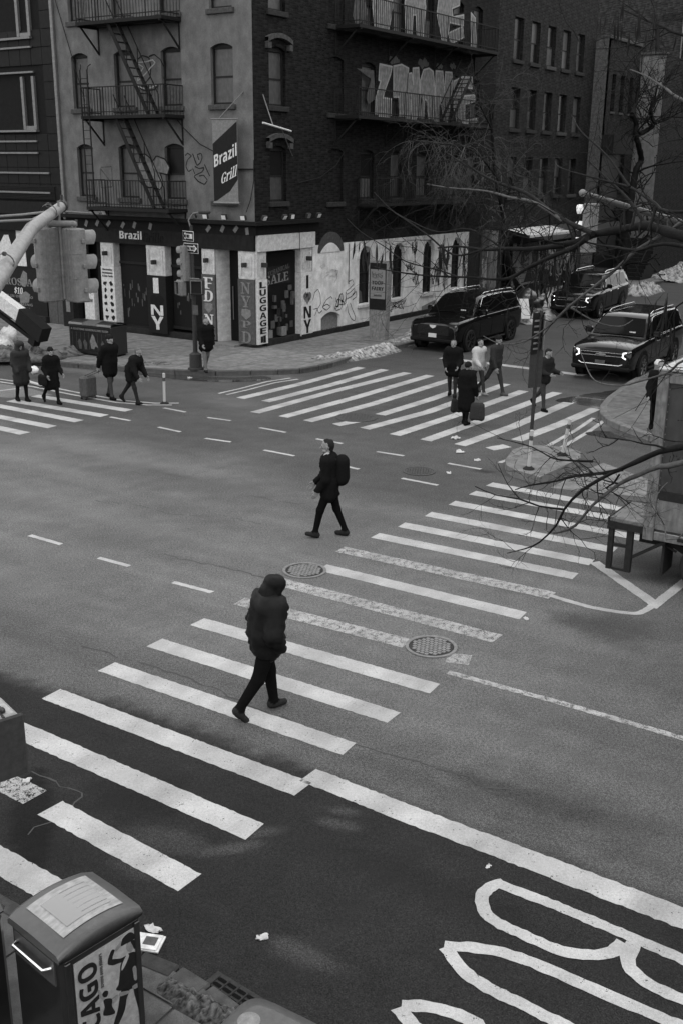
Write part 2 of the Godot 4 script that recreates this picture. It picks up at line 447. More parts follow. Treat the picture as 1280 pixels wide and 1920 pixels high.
func make_ground() -> void:
	nz.seed = 5; nz.frequency = 0.9; nz.fractal_octaves = 4
	nz2.seed = 8; nz2.frequency = 0.16; nz2.fractal_octaves = 3
	var g := Shape.new()
	g.quad(Vector3(-400, -0.03, 400), Vector3(400, -0.03, 400), Vector3(400, -0.03, -400), Vector3(-400, -0.03, -400))
	g.c.fill(Color(0.1, 0.1, 0.1))
	tag(obj("ground", g, M.asphalt), "", "", "", "structure")
	stains = [
		[Vector2(-4.301, -5.980), Vector2(0.42, 0.17), 0.062, 0.55, 0.1], [Vector2(-5.737, -6.781), Vector2(0.42, 0.10), 0.06, 0.6, 0.9], [Vector2(-5.642, -7.165), Vector2(0.30, 0.10), 0.06, 0.6, 0.9],
		[Vector2(-6.453, -6.497), Vector2(0.5, 0.22), 0.05, 0.6, 0.3], [Vector2(-5.150, -7.670), Vector2(0.24, 0.10), 0.065, 0.7, 0.3], [Vector2(-5.236, -7.895), Vector2(0.2, 0.08), 0.065, 0.7, 0.3],
		[Vector2(-6.307, -6.085), Vector2(0.35, 0.2), 0.05, 0.6, 0.0], [Vector2(-7.773, -6.027), Vector2(1.1, 0.20), 0.013, 0.25, -0.75], [Vector2(-7.178, -6.788), Vector2(0.7, 0.5), 0.018, 0.7, 0.0],
		[Vector2(-9.878, -20.356), Vector2(0.28, 0.12), 0.04, 0.4, 0.3], [Vector2(-3.572, -9.223), Vector2(1.3, 0.25), 0.07, 0.6, 0.1], [Vector2(-6.116, -9.909), Vector2(0.6, 0.4), 0.15, 0.8, 0.0],
		[Vector2(-15.159, -15.797), Vector2(3.0, 0.8), 0.13, 0.7, 0.1], [Vector2(-24.879, -39.648), Vector2(2.0, 0.6), 0.07, 0.6, 0.5], [Vector2(-13.844, -20.710), Vector2(1.2, 0.5), 0.12, 0.7, 0.0],
		[Vector2(-4.543, -13.908), Vector2(1.2, 0.6), 0.085, 0.8, 0.0], [Vector2(-4.882, -16.850), Vector2(1.0, 0.8), 0.06, 0.7, 0.0],
		[Vector2(-9.414, -26.367), Vector2(0.9, 0.35), 0.18, 0.5, 0.5], [Vector2(-21.421, -27.003), Vector2(2.2, 0.55), 0.17, 0.6, -0.2], [Vector2(-19.087, -22.828), Vector2(1.6, 0.7), 0.15, 0.6, -0.3], [Vector2(-25.216, -23.592), Vector2(2.6, 0.35), 0.15, 0.5, 0.0],
		[Vector2(-14.186, -12.262), Vector2(2.4, 0.5), 0.145, 0.8, 0.2], [Vector2(-11.681, -15.995), Vector2(1.4, 0.4), 0.145, 0.8, 0.0],
	]
	g = Shape.new()
	var road_step := func(x0: float, x1: float, z0: float, z1: float, st: float) -> void:
		var nx := int(round((x1 - x0) / st)); var nzn := int(round((z1 - z0) / st)); var first := g.v.size()
		for j in nzn + 1:
			for k in nx + 1:
				var x := x0 + (x1 - x0) * k / nx; var z := z0 + (z1 - z0) * j / nzn
				var t := tone(x, z) / 0.6
				g.col = Color(t, t, t)
				g.vert(Vector3(x, 0, z), Vector3.UP, Vector2(x, z))
		for j in nzn:
			for k in nx:
				var a := first + j * (nx + 1) + k
				g.i.append_array([a, a + 1, a + nx + 1, a + 1, a + nx + 2, a + nx + 1])
	road_step.call(-45.0, -12.0, -34.0, -3.0, 0.25); road_step.call(-12.0, 4.0, -14.0, -3.0, 0.08); road_step.call(-12.0, 4.0, -34.0, -14.0, 0.2)
	road_step.call(-26.0, 4.0, -90.0, -34.0, 0.5)
	var road := obj("road", g, M.asphalt)
	tag(road, "", "", "", "structure")
	# sealed seams and cracks in the asphalt
	for w in [[[Vector2(-12.255, -12.431), Vector2(-11.471, -12.506), Vector2(-10.629, -12.610), Vector2(-9.637, -12.610)], 0.05], [[Vector2(-10.392, -9.114), Vector2(-8.759, -9.262), Vector2(-7.146, -9.111), Vector2(-6.026, -9.071), Vector2(-5.196, -9.122), Vector2(-4.295, -9.179), Vector2(-3.638, -9.237)], 0.075],
			[[Vector2(-13.378, -15.432), Vector2(-12.886, -16.007), Vector2(-11.783, -16.135), Vector2(-11.197, -16.770)], 0.035], [[Vector2(-16.053, -15.919), Vector2(-14.885, -15.993), Vector2(-14.791, -17.091), Vector2(-14.545, -18.090)], 0.035], [[Vector2(-15.141, -13.954), Vector2(-14.262, -14.239), Vector2(-13.284, -14.235), Vector2(-12.480, -14.688), Vector2(-11.492, -14.730)], 0.04],
			[[Vector2(-8.402, -6.566), Vector2(-7.617, -6.605), Vector2(-7.533, -6.307), Vector2(-7.523, -5.549)], 0.06], [[Vector2(-16.966, -23.248), Vector2(-14.110, -22.578), Vector2(-12.112, -23.174), Vector2(-11.364, -23.167)], 0.03], [[Vector2(-14.885, -21.300), Vector2(-15.110, -22.595), Vector2(-15.120, -24.180), Vector2(-14.250, -27.498)], 0.03]]:
		var q := []
		for k in w[0].size() - 1:
			var L: float = w[0][k].distance_to(w[0][k + 1])
			for s in int(L / 0.12) + 1:
				var p: Vector2 = w[0][k].lerp(w[0][k + 1], s / (L / 0.12 + 1.0))
				q.append(p + Vector2(nz.get_noise_2d(p.x * 3, p.y * 3), nz.get_noise_2d(p.x * 3 + 40, p.y * 3)) * 0.10)
		var sh := Shape.new()
		for k in q.size() - 1:
			var hw: float = w[1] * 0.6 * (0.45 + 0.7 * nz.get_noise_2d(k * 0.3, q[k].y))
			if hw < 0.006 or (k % 7 == 5 and w[1] < 0.05): continue
			var d: Vector2 = (q[k + 1] - q[k]).normalized().orthogonal() * hw * 0.5
			sh.quad(f3(q[k] + d, 0.003), f3(q[k] - d, 0.003), f3(q[k + 1] - d, 0.003), f3(q[k + 1] + d, 0.003))
		fix_up(sh)
		obj("crack", sh, M.seam, road)

func f3(p: Vector2, h: float) -> Vector3:
	return Vector3(p.x, h, p.y)

func fix_up(s: Shape) -> void:         # lay every face of a flat sheet upwards
	for k in range(0, s.i.size(), 3):
		var a := s.v[s.i[k]]; var b := s.v[s.i[k + 1]]; var d := s.v[s.i[k + 2]]
		if (b - a).cross(d - a).y > 0: var w := s.i[k + 1]; s.i[k + 1] = s.i[k + 2]; s.i[k + 2] = w
	for k in s.n.size(): s.n[k] = Vector3.UP

func curved(pts: Array) -> Array:
	var cv := Curve2D.new(); cv.bake_interval = 0.08
	for k in pts.size():
		var a: Vector2 = pts[maxi(k - 1, 0)]; var b: Vector2 = pts[mini(k + 1, pts.size() - 1)]; var t := (b - a).normalized()
		cv.add_point(pts[k], -t * pts[k].distance_to(a) / 3.0, t * pts[k].distance_to(b) / 3.0)
	return Array(cv.get_baked_points())

func stroke(pts: Array, w: float, h: float, ragged := 0.007, wend := -1.0) -> Shape:      # a painted band along points on the ground
	var q := []
	for k in pts.size() - 1:
		var L: float = pts[k].distance_to(pts[k + 1]); var m := maxi(1, int(L / 0.05))
		for s in m: q.append(pts[k].lerp(pts[k + 1], float(s) / m))
	q.append(pts[pts.size() - 1])
	var sh := Shape.new(); var prev := []
	for k in q.size():
		var d: Vector2 = (q[mini(k + 1, q.size() - 1)] - q[maxi(k - 1, 0)]).normalized()
		var o := d.orthogonal()
		var ww := w if wend < 0 else lerpf(w, wend, float(k) / q.size())
		var row := [q[k] + o * (ww / 2 + rng.randf_range(-ragged, ragged)), q[k] - o * (ww / 2 + rng.randf_range(-ragged, ragged))]
		if k == 0 or k == q.size() - 1:
			for e in 2: row[e] += d * rng.randf_range(-ragged, ragged) * 1.5
		var gr := clampf(0.90 + 0.22 * nz2.get_noise_2d(q[k].x * 6.0, q[k].y * 6.0) + 0.22 * nz.get_noise_2d(q[k].x * 1.3, q[k].y * 1.3), 0.45, 1.0)
		sh.col = Color(gr, gr, gr)
		if k: sh.quad(f3(prev[0], h), f3(prev[1], h), f3(row[1], h), f3(row[0], h))
		prev = row
	fix_up(sh)
	return sh

func make_markings() -> void:
	rng.seed = 11
	var cw := base("crosswalk"); tag(cw, "", "", "", "structure")
	# near crossing: bars along street one; the worn ones carry a 1
	for s in [[Vector2(-9.337, -19.576), Vector2(-6.263, -19.522), 0], [Vector2(-9.345, -18.811), Vector2(-5.354, -18.902), 0], [Vector2(-9.354, -17.955), Vector2(-5.422, -18.052), 0], [Vector2(-9.388, -17.050), Vector2(-5.718, -17.156), 0], [Vector2(-9.476, -16.201), Vector2(-5.828, -16.337), 0],
			[Vector2(-9.559, -15.402), Vector2(-5.803, -15.571), 0], [Vector2(-9.660, -14.432), Vector2(-5.788, -14.582), 1], [Vector2(-9.406, -13.533), Vector2(-5.823, -13.597), 0], [Vector2(-9.623, -12.620), Vector2(-5.777, -12.643), 1], [Vector2(-9.623, -11.624), Vector2(-6.740, -11.775), 1], [Vector2(-6.070, -11.705), Vector2(-5.782, -11.806), 1],
			[Vector2(-9.624, -10.669), Vector2(-5.759, -10.806), 0], [Vector2(-9.636, -9.790), Vector2(-5.802, -9.869), 0], [Vector2(-9.636, -8.879), Vector2(-5.839, -8.956), 0], [Vector2(-9.646, -7.940), Vector2(-5.793, -7.991), 0], [Vector2(-9.792, -7.110), Vector2(-5.738, -7.099), 0],
			[Vector2(-7.727, -6.231), Vector2(-5.747, -6.135), 0], [Vector2(-8.847, -6.284), Vector2(-8.010, -6.273), 1], [Vector2(-7.933, -5.370), Vector2(-5.893, -5.328), 0]]:
		obj("stripe", stroke([s[0], s[1]], 0.31, 0.005), M.worn_paint if s[2] else M.road_paint, cw)
	cw = base("crosswalk"); tag(cw, "", "", "", "structure")
	for s in [[Vector2(-19.063, -23.300), Vector2(-18.932, -25.946), Vector2(-18.989, -29.547)], [Vector2(-18.216, -23.377), Vector2(-18.097, -26.458), Vector2(-18.153, -29.679)], [Vector2(-17.562, -22.064), Vector2(-17.500, -25.588), Vector2(-17.251, -29.633)], [Vector2(-16.637, -22.100), Vector2(-16.486, -25.194), Vector2(-16.434, -29.660)], [Vector2(-15.820, -22.078), Vector2(-15.601, -24.941), Vector2(-15.549, -29.417)], [Vector2(-14.985, -22.162), Vector2(-14.782, -22.910)],
			[Vector2(-14.699, -23.834), Vector2(-14.600, -26.213), Vector2(-14.602, -29.574)], [Vector2(-14.171, -22.243), Vector2(-13.839, -24.869), Vector2(-13.843, -29.815)], [Vector2(-13.201, -22.106), Vector2(-13.015, -25.226), Vector2(-12.944, -29.144)], [Vector2(-12.306, -22.084), Vector2(-12.159, -25.369), Vector2(-12.030, -29.522)], [Vector2(-11.406, -22.153), Vector2(-11.213, -24.685), Vector2(-11.188, -29.465)], [Vector2(-10.504, -23.390), Vector2(-10.323, -25.704), Vector2(-10.273, -28.065)], [Vector2(-10.662, -22.252), Vector2(-10.455, -22.777)]]:
		obj("stripe", stroke(s, 0.32, 0.005), M.road_paint, cw)
	cw = base("crosswalk"); tag(cw, "", "", "", "structure")
	for s in [[Vector2(-24.038, -20.103), Vector2(-20.472, -20.264)], [Vector2(-24.073, -19.255), Vector2(-20.519, -19.423)], [Vector2(-25.086, -18.600), Vector2(-20.598, -18.595)], [Vector2(-23.947, -17.721), Vector2(-20.650, -17.747)], [Vector2(-22.902, -16.916), Vector2(-20.677, -16.885)]]:
		obj("stripe", stroke(s, 0.32, 0.005), M.road_paint, cw)
	# pale painted kerb extension and its double edge line
	var ext := Shape.new()
	ext.poly(PackedVector2Array([Vector2(-27.280, -20.292), Vector2(-26.304, -20.700), Vector2(-24.896, -20.723), Vector2(-23.680, -20.460), Vector2(-24.053, -19.999), Vector2(-24.362, -19.495), Vector2(-25.571, -18.974)]), -99, 0.004, false)
	for k in ext.v.size(): ext.v[k] = Vector3(ext.v[k].x, 0.004, ext.v[k].y)
	ext.c.fill(Color(0.22, 0.22, 0.22) / 0.6)
	fix_up(ext)
	tag(obj("pavement_paint", ext, M.asphalt), "", "", "", "structure")
	var lines := base("road_line"); tag(lines, "", "", "", "structure")
	for off in [0.0, 0.3]:
		var a := []
		for p in [Vector2(-28.145, -20.959), Vector2(-26.851, -21.146), Vector2(-25.147, -21.245), Vector2(-23.294, -21.124), Vector2(-21.553, -21.106), Vector2(-20.581, -21.375), Vector2(-20.043, -21.770)]: a.append(p + Vector2(0.02, off))
		obj("edge_line", stroke(a, 0.1, 0.006), M.road_paint, lines)
		a = []
		for p in [Vector2(-20.005, -23.451), Vector2(-19.953, -24.372), Vector2(-19.976, -25.702), Vector2(-19.746, -26.636)]: a.append(p + Vector2(off, 0.0))
		obj("edge_line", stroke(a, 0.1, 0.006), M.road_paint, lines)
		a = []
		for p in [Vector2(-9.925, -21.248), Vector2(-9.651, -23.296), Vector2(-9.730, -25.328), Vector2(-9.875, -26.878)]: a.append(p + Vector2(off * 1.1, 0.0))
		obj("edge_line", stroke(a, 0.12, 0.006), M.road_paint, lines)
	obj("edge_line", stroke([Vector2(-25.571, -18.974), Vector2(-25.395, -19.961), Vector2(-25.210, -20.591)], 0.13, 0.007), M.road_paint, lines)
	obj("stop_line", stroke([Vector2(-17.775, -32.805), Vector2(-15.014, -32.763), Vector2(-12.416, -32.645)], 0.36, 0.005), M.road_paint, lines)
	obj("lane_line", stroke([Vector2(-5.915, -8.249), Vector2(-4.418, -8.232), Vector2(-3.032, -8.235), Vector2(-1.726, -8.235), Vector2(-0.837, -8.236)], 0.30, 0.005, 0.010), M.road_paint, lines)
	obj("lane_line", stroke([Vector2(-5.843, -11.316), Vector2(-4.227, -11.373), Vector2(-2.648, -11.372)], 0.11, 0.005), M.worn_paint, lines)
	for s in [[Vector2(-14.585, -11.837), Vector2(-13.770, -11.824)], [Vector2(-12.750, -11.728), Vector2(-12.037, -11.736)], [Vector2(-10.962, -11.620), Vector2(-10.179, -11.652)], [Vector2(-20.314, -19.416), Vector2(-19.577, -19.415)], [Vector2(-19.938, -21.072), Vector2(-19.098, -21.023)], [Vector2(-18.502, -19.310), Vector2(-17.696, -19.258)], [Vector2(-18.202, -20.880), Vector2(-17.476, -20.947)], [Vector2(-16.769, -19.114), Vector2(-16.028, -19.193)], [Vector2(-16.389, -20.775), Vector2(-15.543, -20.752)],
			[Vector2(-14.915, -19.055), Vector2(-14.022, -19.042)], [Vector2(-14.547, -20.658), Vector2(-13.765, -20.638)], [Vector2(-13.154, -19.036), Vector2(-12.208, -18.948)], [Vector2(-12.695, -20.476), Vector2(-11.980, -20.515)], [Vector2(-11.064, -18.884), Vector2(-10.186, -18.871)], [Vector2(-10.836, -20.537), Vector2(-10.015, -20.524)]]:
		obj("lane_dash", stroke(s, 0.10, 0.005, 0.006), M.road_paint, lines)
	# corner marks by the truck
	obj("parking_mark", stroke([Vector2(-5.801, -16.388), Vector2(-4.344, -15.156)], 0.20, 0.006), M.road_paint, lines)
	obj("parking_mark", stroke([Vector2(-4.356, -14.995), Vector2(-4.255, -16.546), Vector2(-4.142, -17.686)], 0.16, 0.007), M.road_paint, lines)
	obj("parking_mark", stroke(curved([Vector2(-5.815, -14.563), Vector2(-5.178, -14.493), Vector2(-4.698, -14.556), Vector2(-4.454, -14.679), Vector2(-4.370, -15.036)]), 0.11, 0.0055), M.road_paint, lines)
	# the letters of BUS in the near lane, read by drivers heading right
	var word := base("lane_lettering"); tag(word, "", "", "", "structure")
	var B := Shape.new()
	B.add(stroke([Vector2(-3.391, -7.739), Vector2(-2.827, -7.754), Vector2(-2.227, -7.741), Vector2(-1.662, -7.716), Vector2(-1.049, -7.680)], 0.125, 0.005, 0.008), Transform3D())
	B.add(stroke(curved([Vector2(-3.349, -7.787), Vector2(-3.435, -7.606), Vector2(-3.390, -7.420), Vector2(-3.234, -7.266), Vector2(-2.902, -7.236), Vector2(-2.602, -7.226), Vector2(-2.390, -7.293), Vector2(-2.208, -7.433), Vector2(-2.149, -7.632)]), 0.125, 0.0062, 0.008), Transform3D())
	B.add(stroke(curved([Vector2(-2.077, -7.666), Vector2(-2.035, -7.414), Vector2(-1.884, -7.294), Vector2(-1.698, -7.264), Vector2(-1.481, -7.259), Vector2(-1.037, -7.294), Vector2(-0.803, -7.488), Vector2(-0.723, -7.676)]), 0.125, 0.0068, 0.008), Transform3D())
	obj("letter_b", B, M.road_paint, word)
	var U := Shape.new()
	U.add(stroke(curved([Vector2(-0.884, -6.989), Vector2(-1.773, -6.970), Vector2(-2.399, -6.970), Vector2(-2.868, -6.949), Vector2(-3.169, -6.852), Vector2(-3.396, -6.720)]), 0.125, 0.005, 0.008), Transform3D())
	U.add(stroke(curved([Vector2(-3.385, -6.719), Vector2(-3.128, -6.559), Vector2(-2.916, -6.499), Vector2(-2.558, -6.486), Vector2(-2.192, -6.470), Vector2(-1.764, -6.466), Vector2(-1.215, -6.498)]), 0.125, 0.0062, 0.008), Transform3D())
	obj("letter_u", U, M.road_paint, word)
	var S := Shape.new()
	S.add(stroke(curved([Vector2(-3.350, -5.936), Vector2(-3.178, -6.040), Vector2(-3.012, -6.087), Vector2(-2.838, -6.113), Vector2(-2.725, -6.072), Vector2(-2.732, -5.909)]), 0.125, 0.005, 0.008), Transform3D())
	S.add(stroke(curved([Vector2(-3.363, -5.900), Vector2(-3.162, -5.805), Vector2(-2.887, -5.771), Vector2(-2.585, -5.795), Vector2(-2.378, -5.907), Vector2(-2.235, -6.065), Vector2(-2.061, -6.154), Vector2(-1.778, -6.170)]), 0.125, 0.0062, 0.008), Transform3D())
	obj("letter_s", S, M.road_paint, word)

func slabs(parent: Node3D, area: PackedVector2Array, size: Vector2, origin: Vector2, top: float, v0: float, dv: float, m: Material, most := 240) -> void:
	var lo := area[0]; var hi := area[0]
	for p in area: lo = lo.min(p); hi = hi.max(p)
	var i0 := int(floor((lo.x - origin.x) / size.x)); var i1 := int(ceil((hi.x - origin.x) / size.x)); var j0 := int(floor((lo.y - origin.y) / size.y)); var j1 := int(ceil((hi.y - origin.y) / size.y))
	var count := 0
	for j in range(j1, j0 - 1, -1):
		for k in range(i0, i1 + 1):
			var c := origin + Vector2(k, j) * size; var gap := 0.014
			var cell := PackedVector2Array([c + Vector2(gap, gap), c + Vector2(size.x - gap, gap), c + size - Vector2(gap, gap), c + Vector2(gap, size.y - gap)])
			for piece in Geometry2D.intersect_polygons(area, cell):
				if count >= most: return
				var s := Shape.new(); var t := (v0 + rng.randf_range(-dv, dv)) / 0.74
				s.col = Color(t, t, t)
				var y := top + rng.randf_range(-0.003, 0.003)
				if Geometry2D.is_polygon_clockwise(piece): piece.reverse()
				s.xf = Transform3D(Basis(Vector3(1, 0, 0), Vector3(0, 0, 1), Vector3(0, -1, 0)), Vector3.ZERO)
				s.xf = Transform3D(Basis(Vector3(1, 0, 0), Vector3(0, 0, -1), Vector3(0, 1, 0)), Vector3.ZERO)
				var flip := PackedVector2Array()
				for p in piece: flip.append(Vector2(p.x, -p.y))
				s.poly(flip, y - 0.05, y, true)
				obj("slab", s, m, parent); count += 1

func kerb(parent: Node3D, line: Array, w: float, top: float, v0: float) -> void:       # kerb stones along a line, the pavement on its left
	var left := 0.0; var q := []
	for k in line.size() - 1:
		var L: float = line[k].distance_to(line[k + 1]); var m := maxi(1, int(round(L / 1.3)))
		for s in m: q.append(line[k].lerp(line[k + 1], float(s) / m))
	q.append(line[line.size() - 1])
	for k in q.size() - 1:
		var s := Shape.new(); var t := (v0 + rng.randf_range(-0.025, 0.025)) / 0.74
		s.col = Color(t, t, t)
		var a: Vector2 = q[k]; var b: Vector2 = q[k + 1]; var d := (b - a).normalized()
		s.xf = Transform3D(Basis(Vector3(d.x, 0, d.y), Vector3.UP, Vector3(-d.y, 0, d.x)), f3(a, 0))
		s.box(Vector3(0.006, -0.05, -w / 2), Vector3(a.distance_to(b) - 0.006, top, w / 2), 0.018)
		obj("kerb_stone", s, M.kerb, parent)

func flat_sheet(pts: PackedVector2Array, h: float, m: Material, tone_value := 1.0) -> Shape:
	var s := Shape.new()
	s.col = Color(tone_value, tone_value, tone_value)
	s.poly(pts, -99, 0, false)
	for k in s.v.size(): s.v[k] = Vector3(s.v[k].x, h, s.v[k].y)
	fix_up(s)
	return s

func rounded(pts: Array) -> PackedVector2Array:
	var cv := Curve2D.new(); cv.bake_interval = 0.12
	var n := pts.size()
	for k in n + 1:
		var t: Vector2 = (pts[(k + 1) % n] - pts[(k + n - 1) % n]) / 6.0
		cv.add_point(pts[k % n], -t, t)
	var q := cv.get_baked_points(); q.remove_at(q.size() - 1)
	var out := PackedVector2Array()
	for p in q: out.append(p + Vector2(nz.get_noise_2d(p.x * 2.0, p.y * 2.0), nz.get_noise_2d(p.x * 2.0 + 30, p.y * 2.0)) * 0.10)
	return out

func make_pavements() -> void:
	rng.seed = 21
	# far pavement round the corner building
	var c := [Vector2(-36.320, -21.127), Vector2(-32.386, -22.249), Vector2(-29.528, -23.324), Vector2(-26.329, -23.948), Vector2(-24.466, -24.499), Vector2(-23.054, -24.969), Vector2(-21.917, -25.586), Vector2(-21.092, -26.313), Vector2(-20.466, -26.893), Vector2(-20.028, -27.451), Vector2(-19.873, -28.276), Vector2(-19.856, -29.023), Vector2(-20.146, -31.441), Vector2(-20.024, -33.418)]
	var line := []
	for p in c: line.append(p)
	line.append(Vector2(-19.98, -40.0)); line.append(Vector2(-19.98, -92.0))
	var area := PackedVector2Array(line)
	area.append(Vector2(-24.3, -92.0)); area.append(Vector2(-24.3, -30.5)); area.append(Vector2(-48, -30.5)); area.append(Vector2(-48, line[0].y))
	line.insert(0, Vector2(-48, line[0].y))
	var pv := base("pavement"); tag(pv, "", "", "", "structure")
	obj("bed", flat_sheet(area, 0.128, M.joint), M.joint, pv)
	slabs(pv, area, Vector2(1.55, 1.52), Vector2(-23.5, -25.6), 0.150, 0.19, 0.02, M.pavement, 230)
	var rest := PackedVector2Array([Vector2(-24.2, -92), Vector2(-20.1, -92), Vector2(-20.1, -40), Vector2(-24.2, -40)])
	obj("far_slabs", flat_sheet(rest, 0.146, M.pavement, 0.2), M.pavement, pv)
	line.reverse()
	kerb(pv, line, 0.17, 0.156, 0.10)
	# the pavement across street two, rounded at the corner
	pv = base("pavement"); tag(pv, "", "", "", "structure")
	var c2 := [Vector2(-10.714, -34.378), Vector2(-10.550, -31.622), Vector2(-10.253, -29.134), Vector2(-10.003, -27.924), Vector2(-9.665, -27.031), Vector2(-9.255, -26.407), Vector2(-8.784, -26.016), Vector2(-7.800, -25.349), Vector2(-6.734, -24.843), Vector2(-5.224, -24.186)]
	line = [Vector2(c2[0].x, -90)]
	for p in c2: line.append(p)
	line.append(Vector2(4, c2[c2.size() - 1].y))
	area = PackedVector2Array(line)
	area.append(Vector2(4, -90))
	obj("bed", flat_sheet(area, 0.128, M.joint), M.joint, pv)
	slabs(pv, area, Vector2(1.55, 1.52), Vector2(-9.2, -26.4), 0.150, 0.14, 0.014, M.pavement, 120)
	kerb(pv, line, 0.2, 0.156, 0.17)
	# the near pavement below the window
	pv = base("pavement"); tag(pv, "", "", "", "structure")
	line = [Vector2(-20, -4.8), Vector2(-6.2, -4.85), Vector2(-5.316, -5.042), Vector2(-4.957, -5.085), Vector2(-4.629, -5.066), Vector2(-4.3, -5.02), Vector2(4, -5.0)]
	area = PackedVector2Array(line); area.append(Vector2(4, -2.2)); area.append(Vector2(-20, -2.2))
	obj("bed", flat_sheet(area, 0.128, M.joint), M.joint, pv)
	slabs(pv, area, Vector2(1.5, 1.5), Vector2(-6.2, -4.8), 0.150, 0.085, 0.01, M.pavement, 60)
	line.reverse()
	kerb(pv, line, 0.17, 0.156, 0.06)
	# pale concrete gutter strip between the island and the pavement
	var gut := flat_sheet(PackedVector2Array([Vector2(-8.188, -20.062), Vector2(-8.110, -21.626), Vector2(-8.002, -22.633), Vector2(-6.492, -21.762), Vector2(-6.028, -20.681), Vector2(-6.623, -20.482), Vector2(-7.449, -20.260)]), 0.004, M.pavement, 0.26)
	tag(obj("gutter", gut, M.pavement), "", "", "", "structure")
	# standing water
	var w := base("puddle"); tag(w, "", "", "", "structure")
	for pool in [[Vector2(-11.591, -28.332), Vector2(-11.384, -29.417), Vector2(-10.946, -30.419), Vector2(-10.493, -31.458), Vector2(-9.965, -30.653), Vector2(-10.011, -28.777), Vector2(-10.164, -28.145), Vector2(-10.953, -28.351)], [Vector2(-9.433, -25.119), Vector2(-9.132, -25.620), Vector2(-8.438, -25.632), Vector2(-7.778, -25.364), Vector2(-7.729, -25.136), Vector2(-8.589, -24.910)], [Vector2(-24.807, -24.363), Vector2(-23.588, -24.803), Vector2(-21.482, -25.459), Vector2(-20.516, -26.400), Vector2(-20.202, -25.858), Vector2(-21.294, -24.726), Vector2(-23.087, -24.268)]]:
		obj("pool", flat_sheet(rounded(pool), 0.0075, M.puddle), M.puddle, w)
	# raised island with the sign
	var isl := base("traffic_island", Vector3.ZERO); tag(isl, "", "", "", "structure")
	var out := PackedVector2Array([Vector2(-9.669, -20.990), Vector2(-9.449, -20.611), Vector2(-9.152, -20.358), Vector2(-8.467, -20.151), Vector2(-8.408, -21.149), Vector2(-8.368, -22.146), Vector2(-8.580, -22.675), Vector2(-8.991, -22.850), Vector2(-9.477, -22.740), Vector2(-9.834, -22.482), Vector2(-9.922, -21.941)])
	var s := Shape.new(); s.col = Color(0.25, 0.25, 0.25)
	var flip := PackedVector2Array()
	for p in out: flip.append(Vector2(p.x, -p.y))
	s.xf = Transform3D(Basis(Vector3(1, 0, 0), Vector3(0, 0, -1), Vector3(0, 1, 0)), Vector3.ZERO)
	s.poly(flip, -0.02, 0.17)
	obj("island_top", s, M.pavement, isl)
	# manholes
	for q in [[Vector2(-9.559, -13.245), 0.36, 1], [Vector2(-6.414, -11.876), 0.36, 1], [Vector2(-11.041, -19.573), 0.36, 0], [Vector2(-15.033, -23.192), 0.55, 0]]:
		var mh := tag(base("manhole_cover", Vector3(q[0].x, 0.004, q[0].y)), ["grey iron manhole cover at the far end of the crossing bar beside the hooded walker", "iron manhole cover interrupting a worn bar on the right of the near crossing", "faint iron manhole cover in the asphalt left of the traffic island", "large worn manhole cover between the bars of the far crossing"][used.get("mh", 0)], "manhole cover", "manhole covers in the road")
		used["mh"] = used.get("mh", 0) + 1
		var r: float = q[1]
		var a := Shape.new(); a.lathe([Vector2(r, 0), Vector2(r, 0.012), Vector2(r * 0.88, 0.012), Vector2(r * 0.87, 0.003)], 28)
		obj("rim", a, M.sign_mid if q[2] else M.worn_iron, mh)
		a = Shape.new(); a.lathe([Vector2(r * 0.87, 0.0), Vector2(r * 0.85, 0.006), Vector2(0.0, 0.006)], 28)
		obj("lid", a, M.cast_iron if q[2] else M.worn_iron, mh)
		a = Shape.new()
		var st := 0.075
		for iy in range(-5, 6):
			for ix in range(-5, 6):
				var p := Vector2(ix + (0.5 if iy % 2 else 0.0), iy) * st * (r / 0.42)
				if p.length() < r * 0.76: a.box(Vector3(p.x - 0.026, 0.006, p.y - 0.026), Vector3(p.x + 0.026, 0.013, p.y + 0.026))
		tag(obj("tread_blocks", a, M.sign_mid if q[2] else M.worn_iron, mh), "", "", "", "stuff")
	# snow and slush along the kerbs, rubble of the dug-up gutter
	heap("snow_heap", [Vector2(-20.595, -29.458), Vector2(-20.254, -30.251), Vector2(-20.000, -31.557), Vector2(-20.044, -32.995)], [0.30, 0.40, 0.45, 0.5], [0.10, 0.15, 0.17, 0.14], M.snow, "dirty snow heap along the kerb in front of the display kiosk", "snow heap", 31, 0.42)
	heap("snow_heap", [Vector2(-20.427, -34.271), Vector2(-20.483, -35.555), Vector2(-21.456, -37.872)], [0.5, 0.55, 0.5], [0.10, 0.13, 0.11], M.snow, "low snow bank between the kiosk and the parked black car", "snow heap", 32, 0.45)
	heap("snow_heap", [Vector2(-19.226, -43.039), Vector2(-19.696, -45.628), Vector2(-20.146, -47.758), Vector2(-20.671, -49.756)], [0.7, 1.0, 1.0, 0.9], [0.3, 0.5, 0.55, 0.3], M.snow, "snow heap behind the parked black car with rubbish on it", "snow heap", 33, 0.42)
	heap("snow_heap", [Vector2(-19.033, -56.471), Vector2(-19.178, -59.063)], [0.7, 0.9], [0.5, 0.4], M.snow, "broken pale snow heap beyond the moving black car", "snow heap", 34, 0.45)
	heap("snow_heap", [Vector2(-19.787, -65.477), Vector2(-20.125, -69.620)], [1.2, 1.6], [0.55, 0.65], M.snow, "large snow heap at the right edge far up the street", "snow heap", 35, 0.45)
	heap("snow_heap", [Vector2(-24.718, -25.210), Vector2(-24.273, -25.543)], [0.45, 0.5], [0.05, 0.05], M.snow, "thin round patch of old snow on the corner pavement", "snow heap", 36, 0.34)
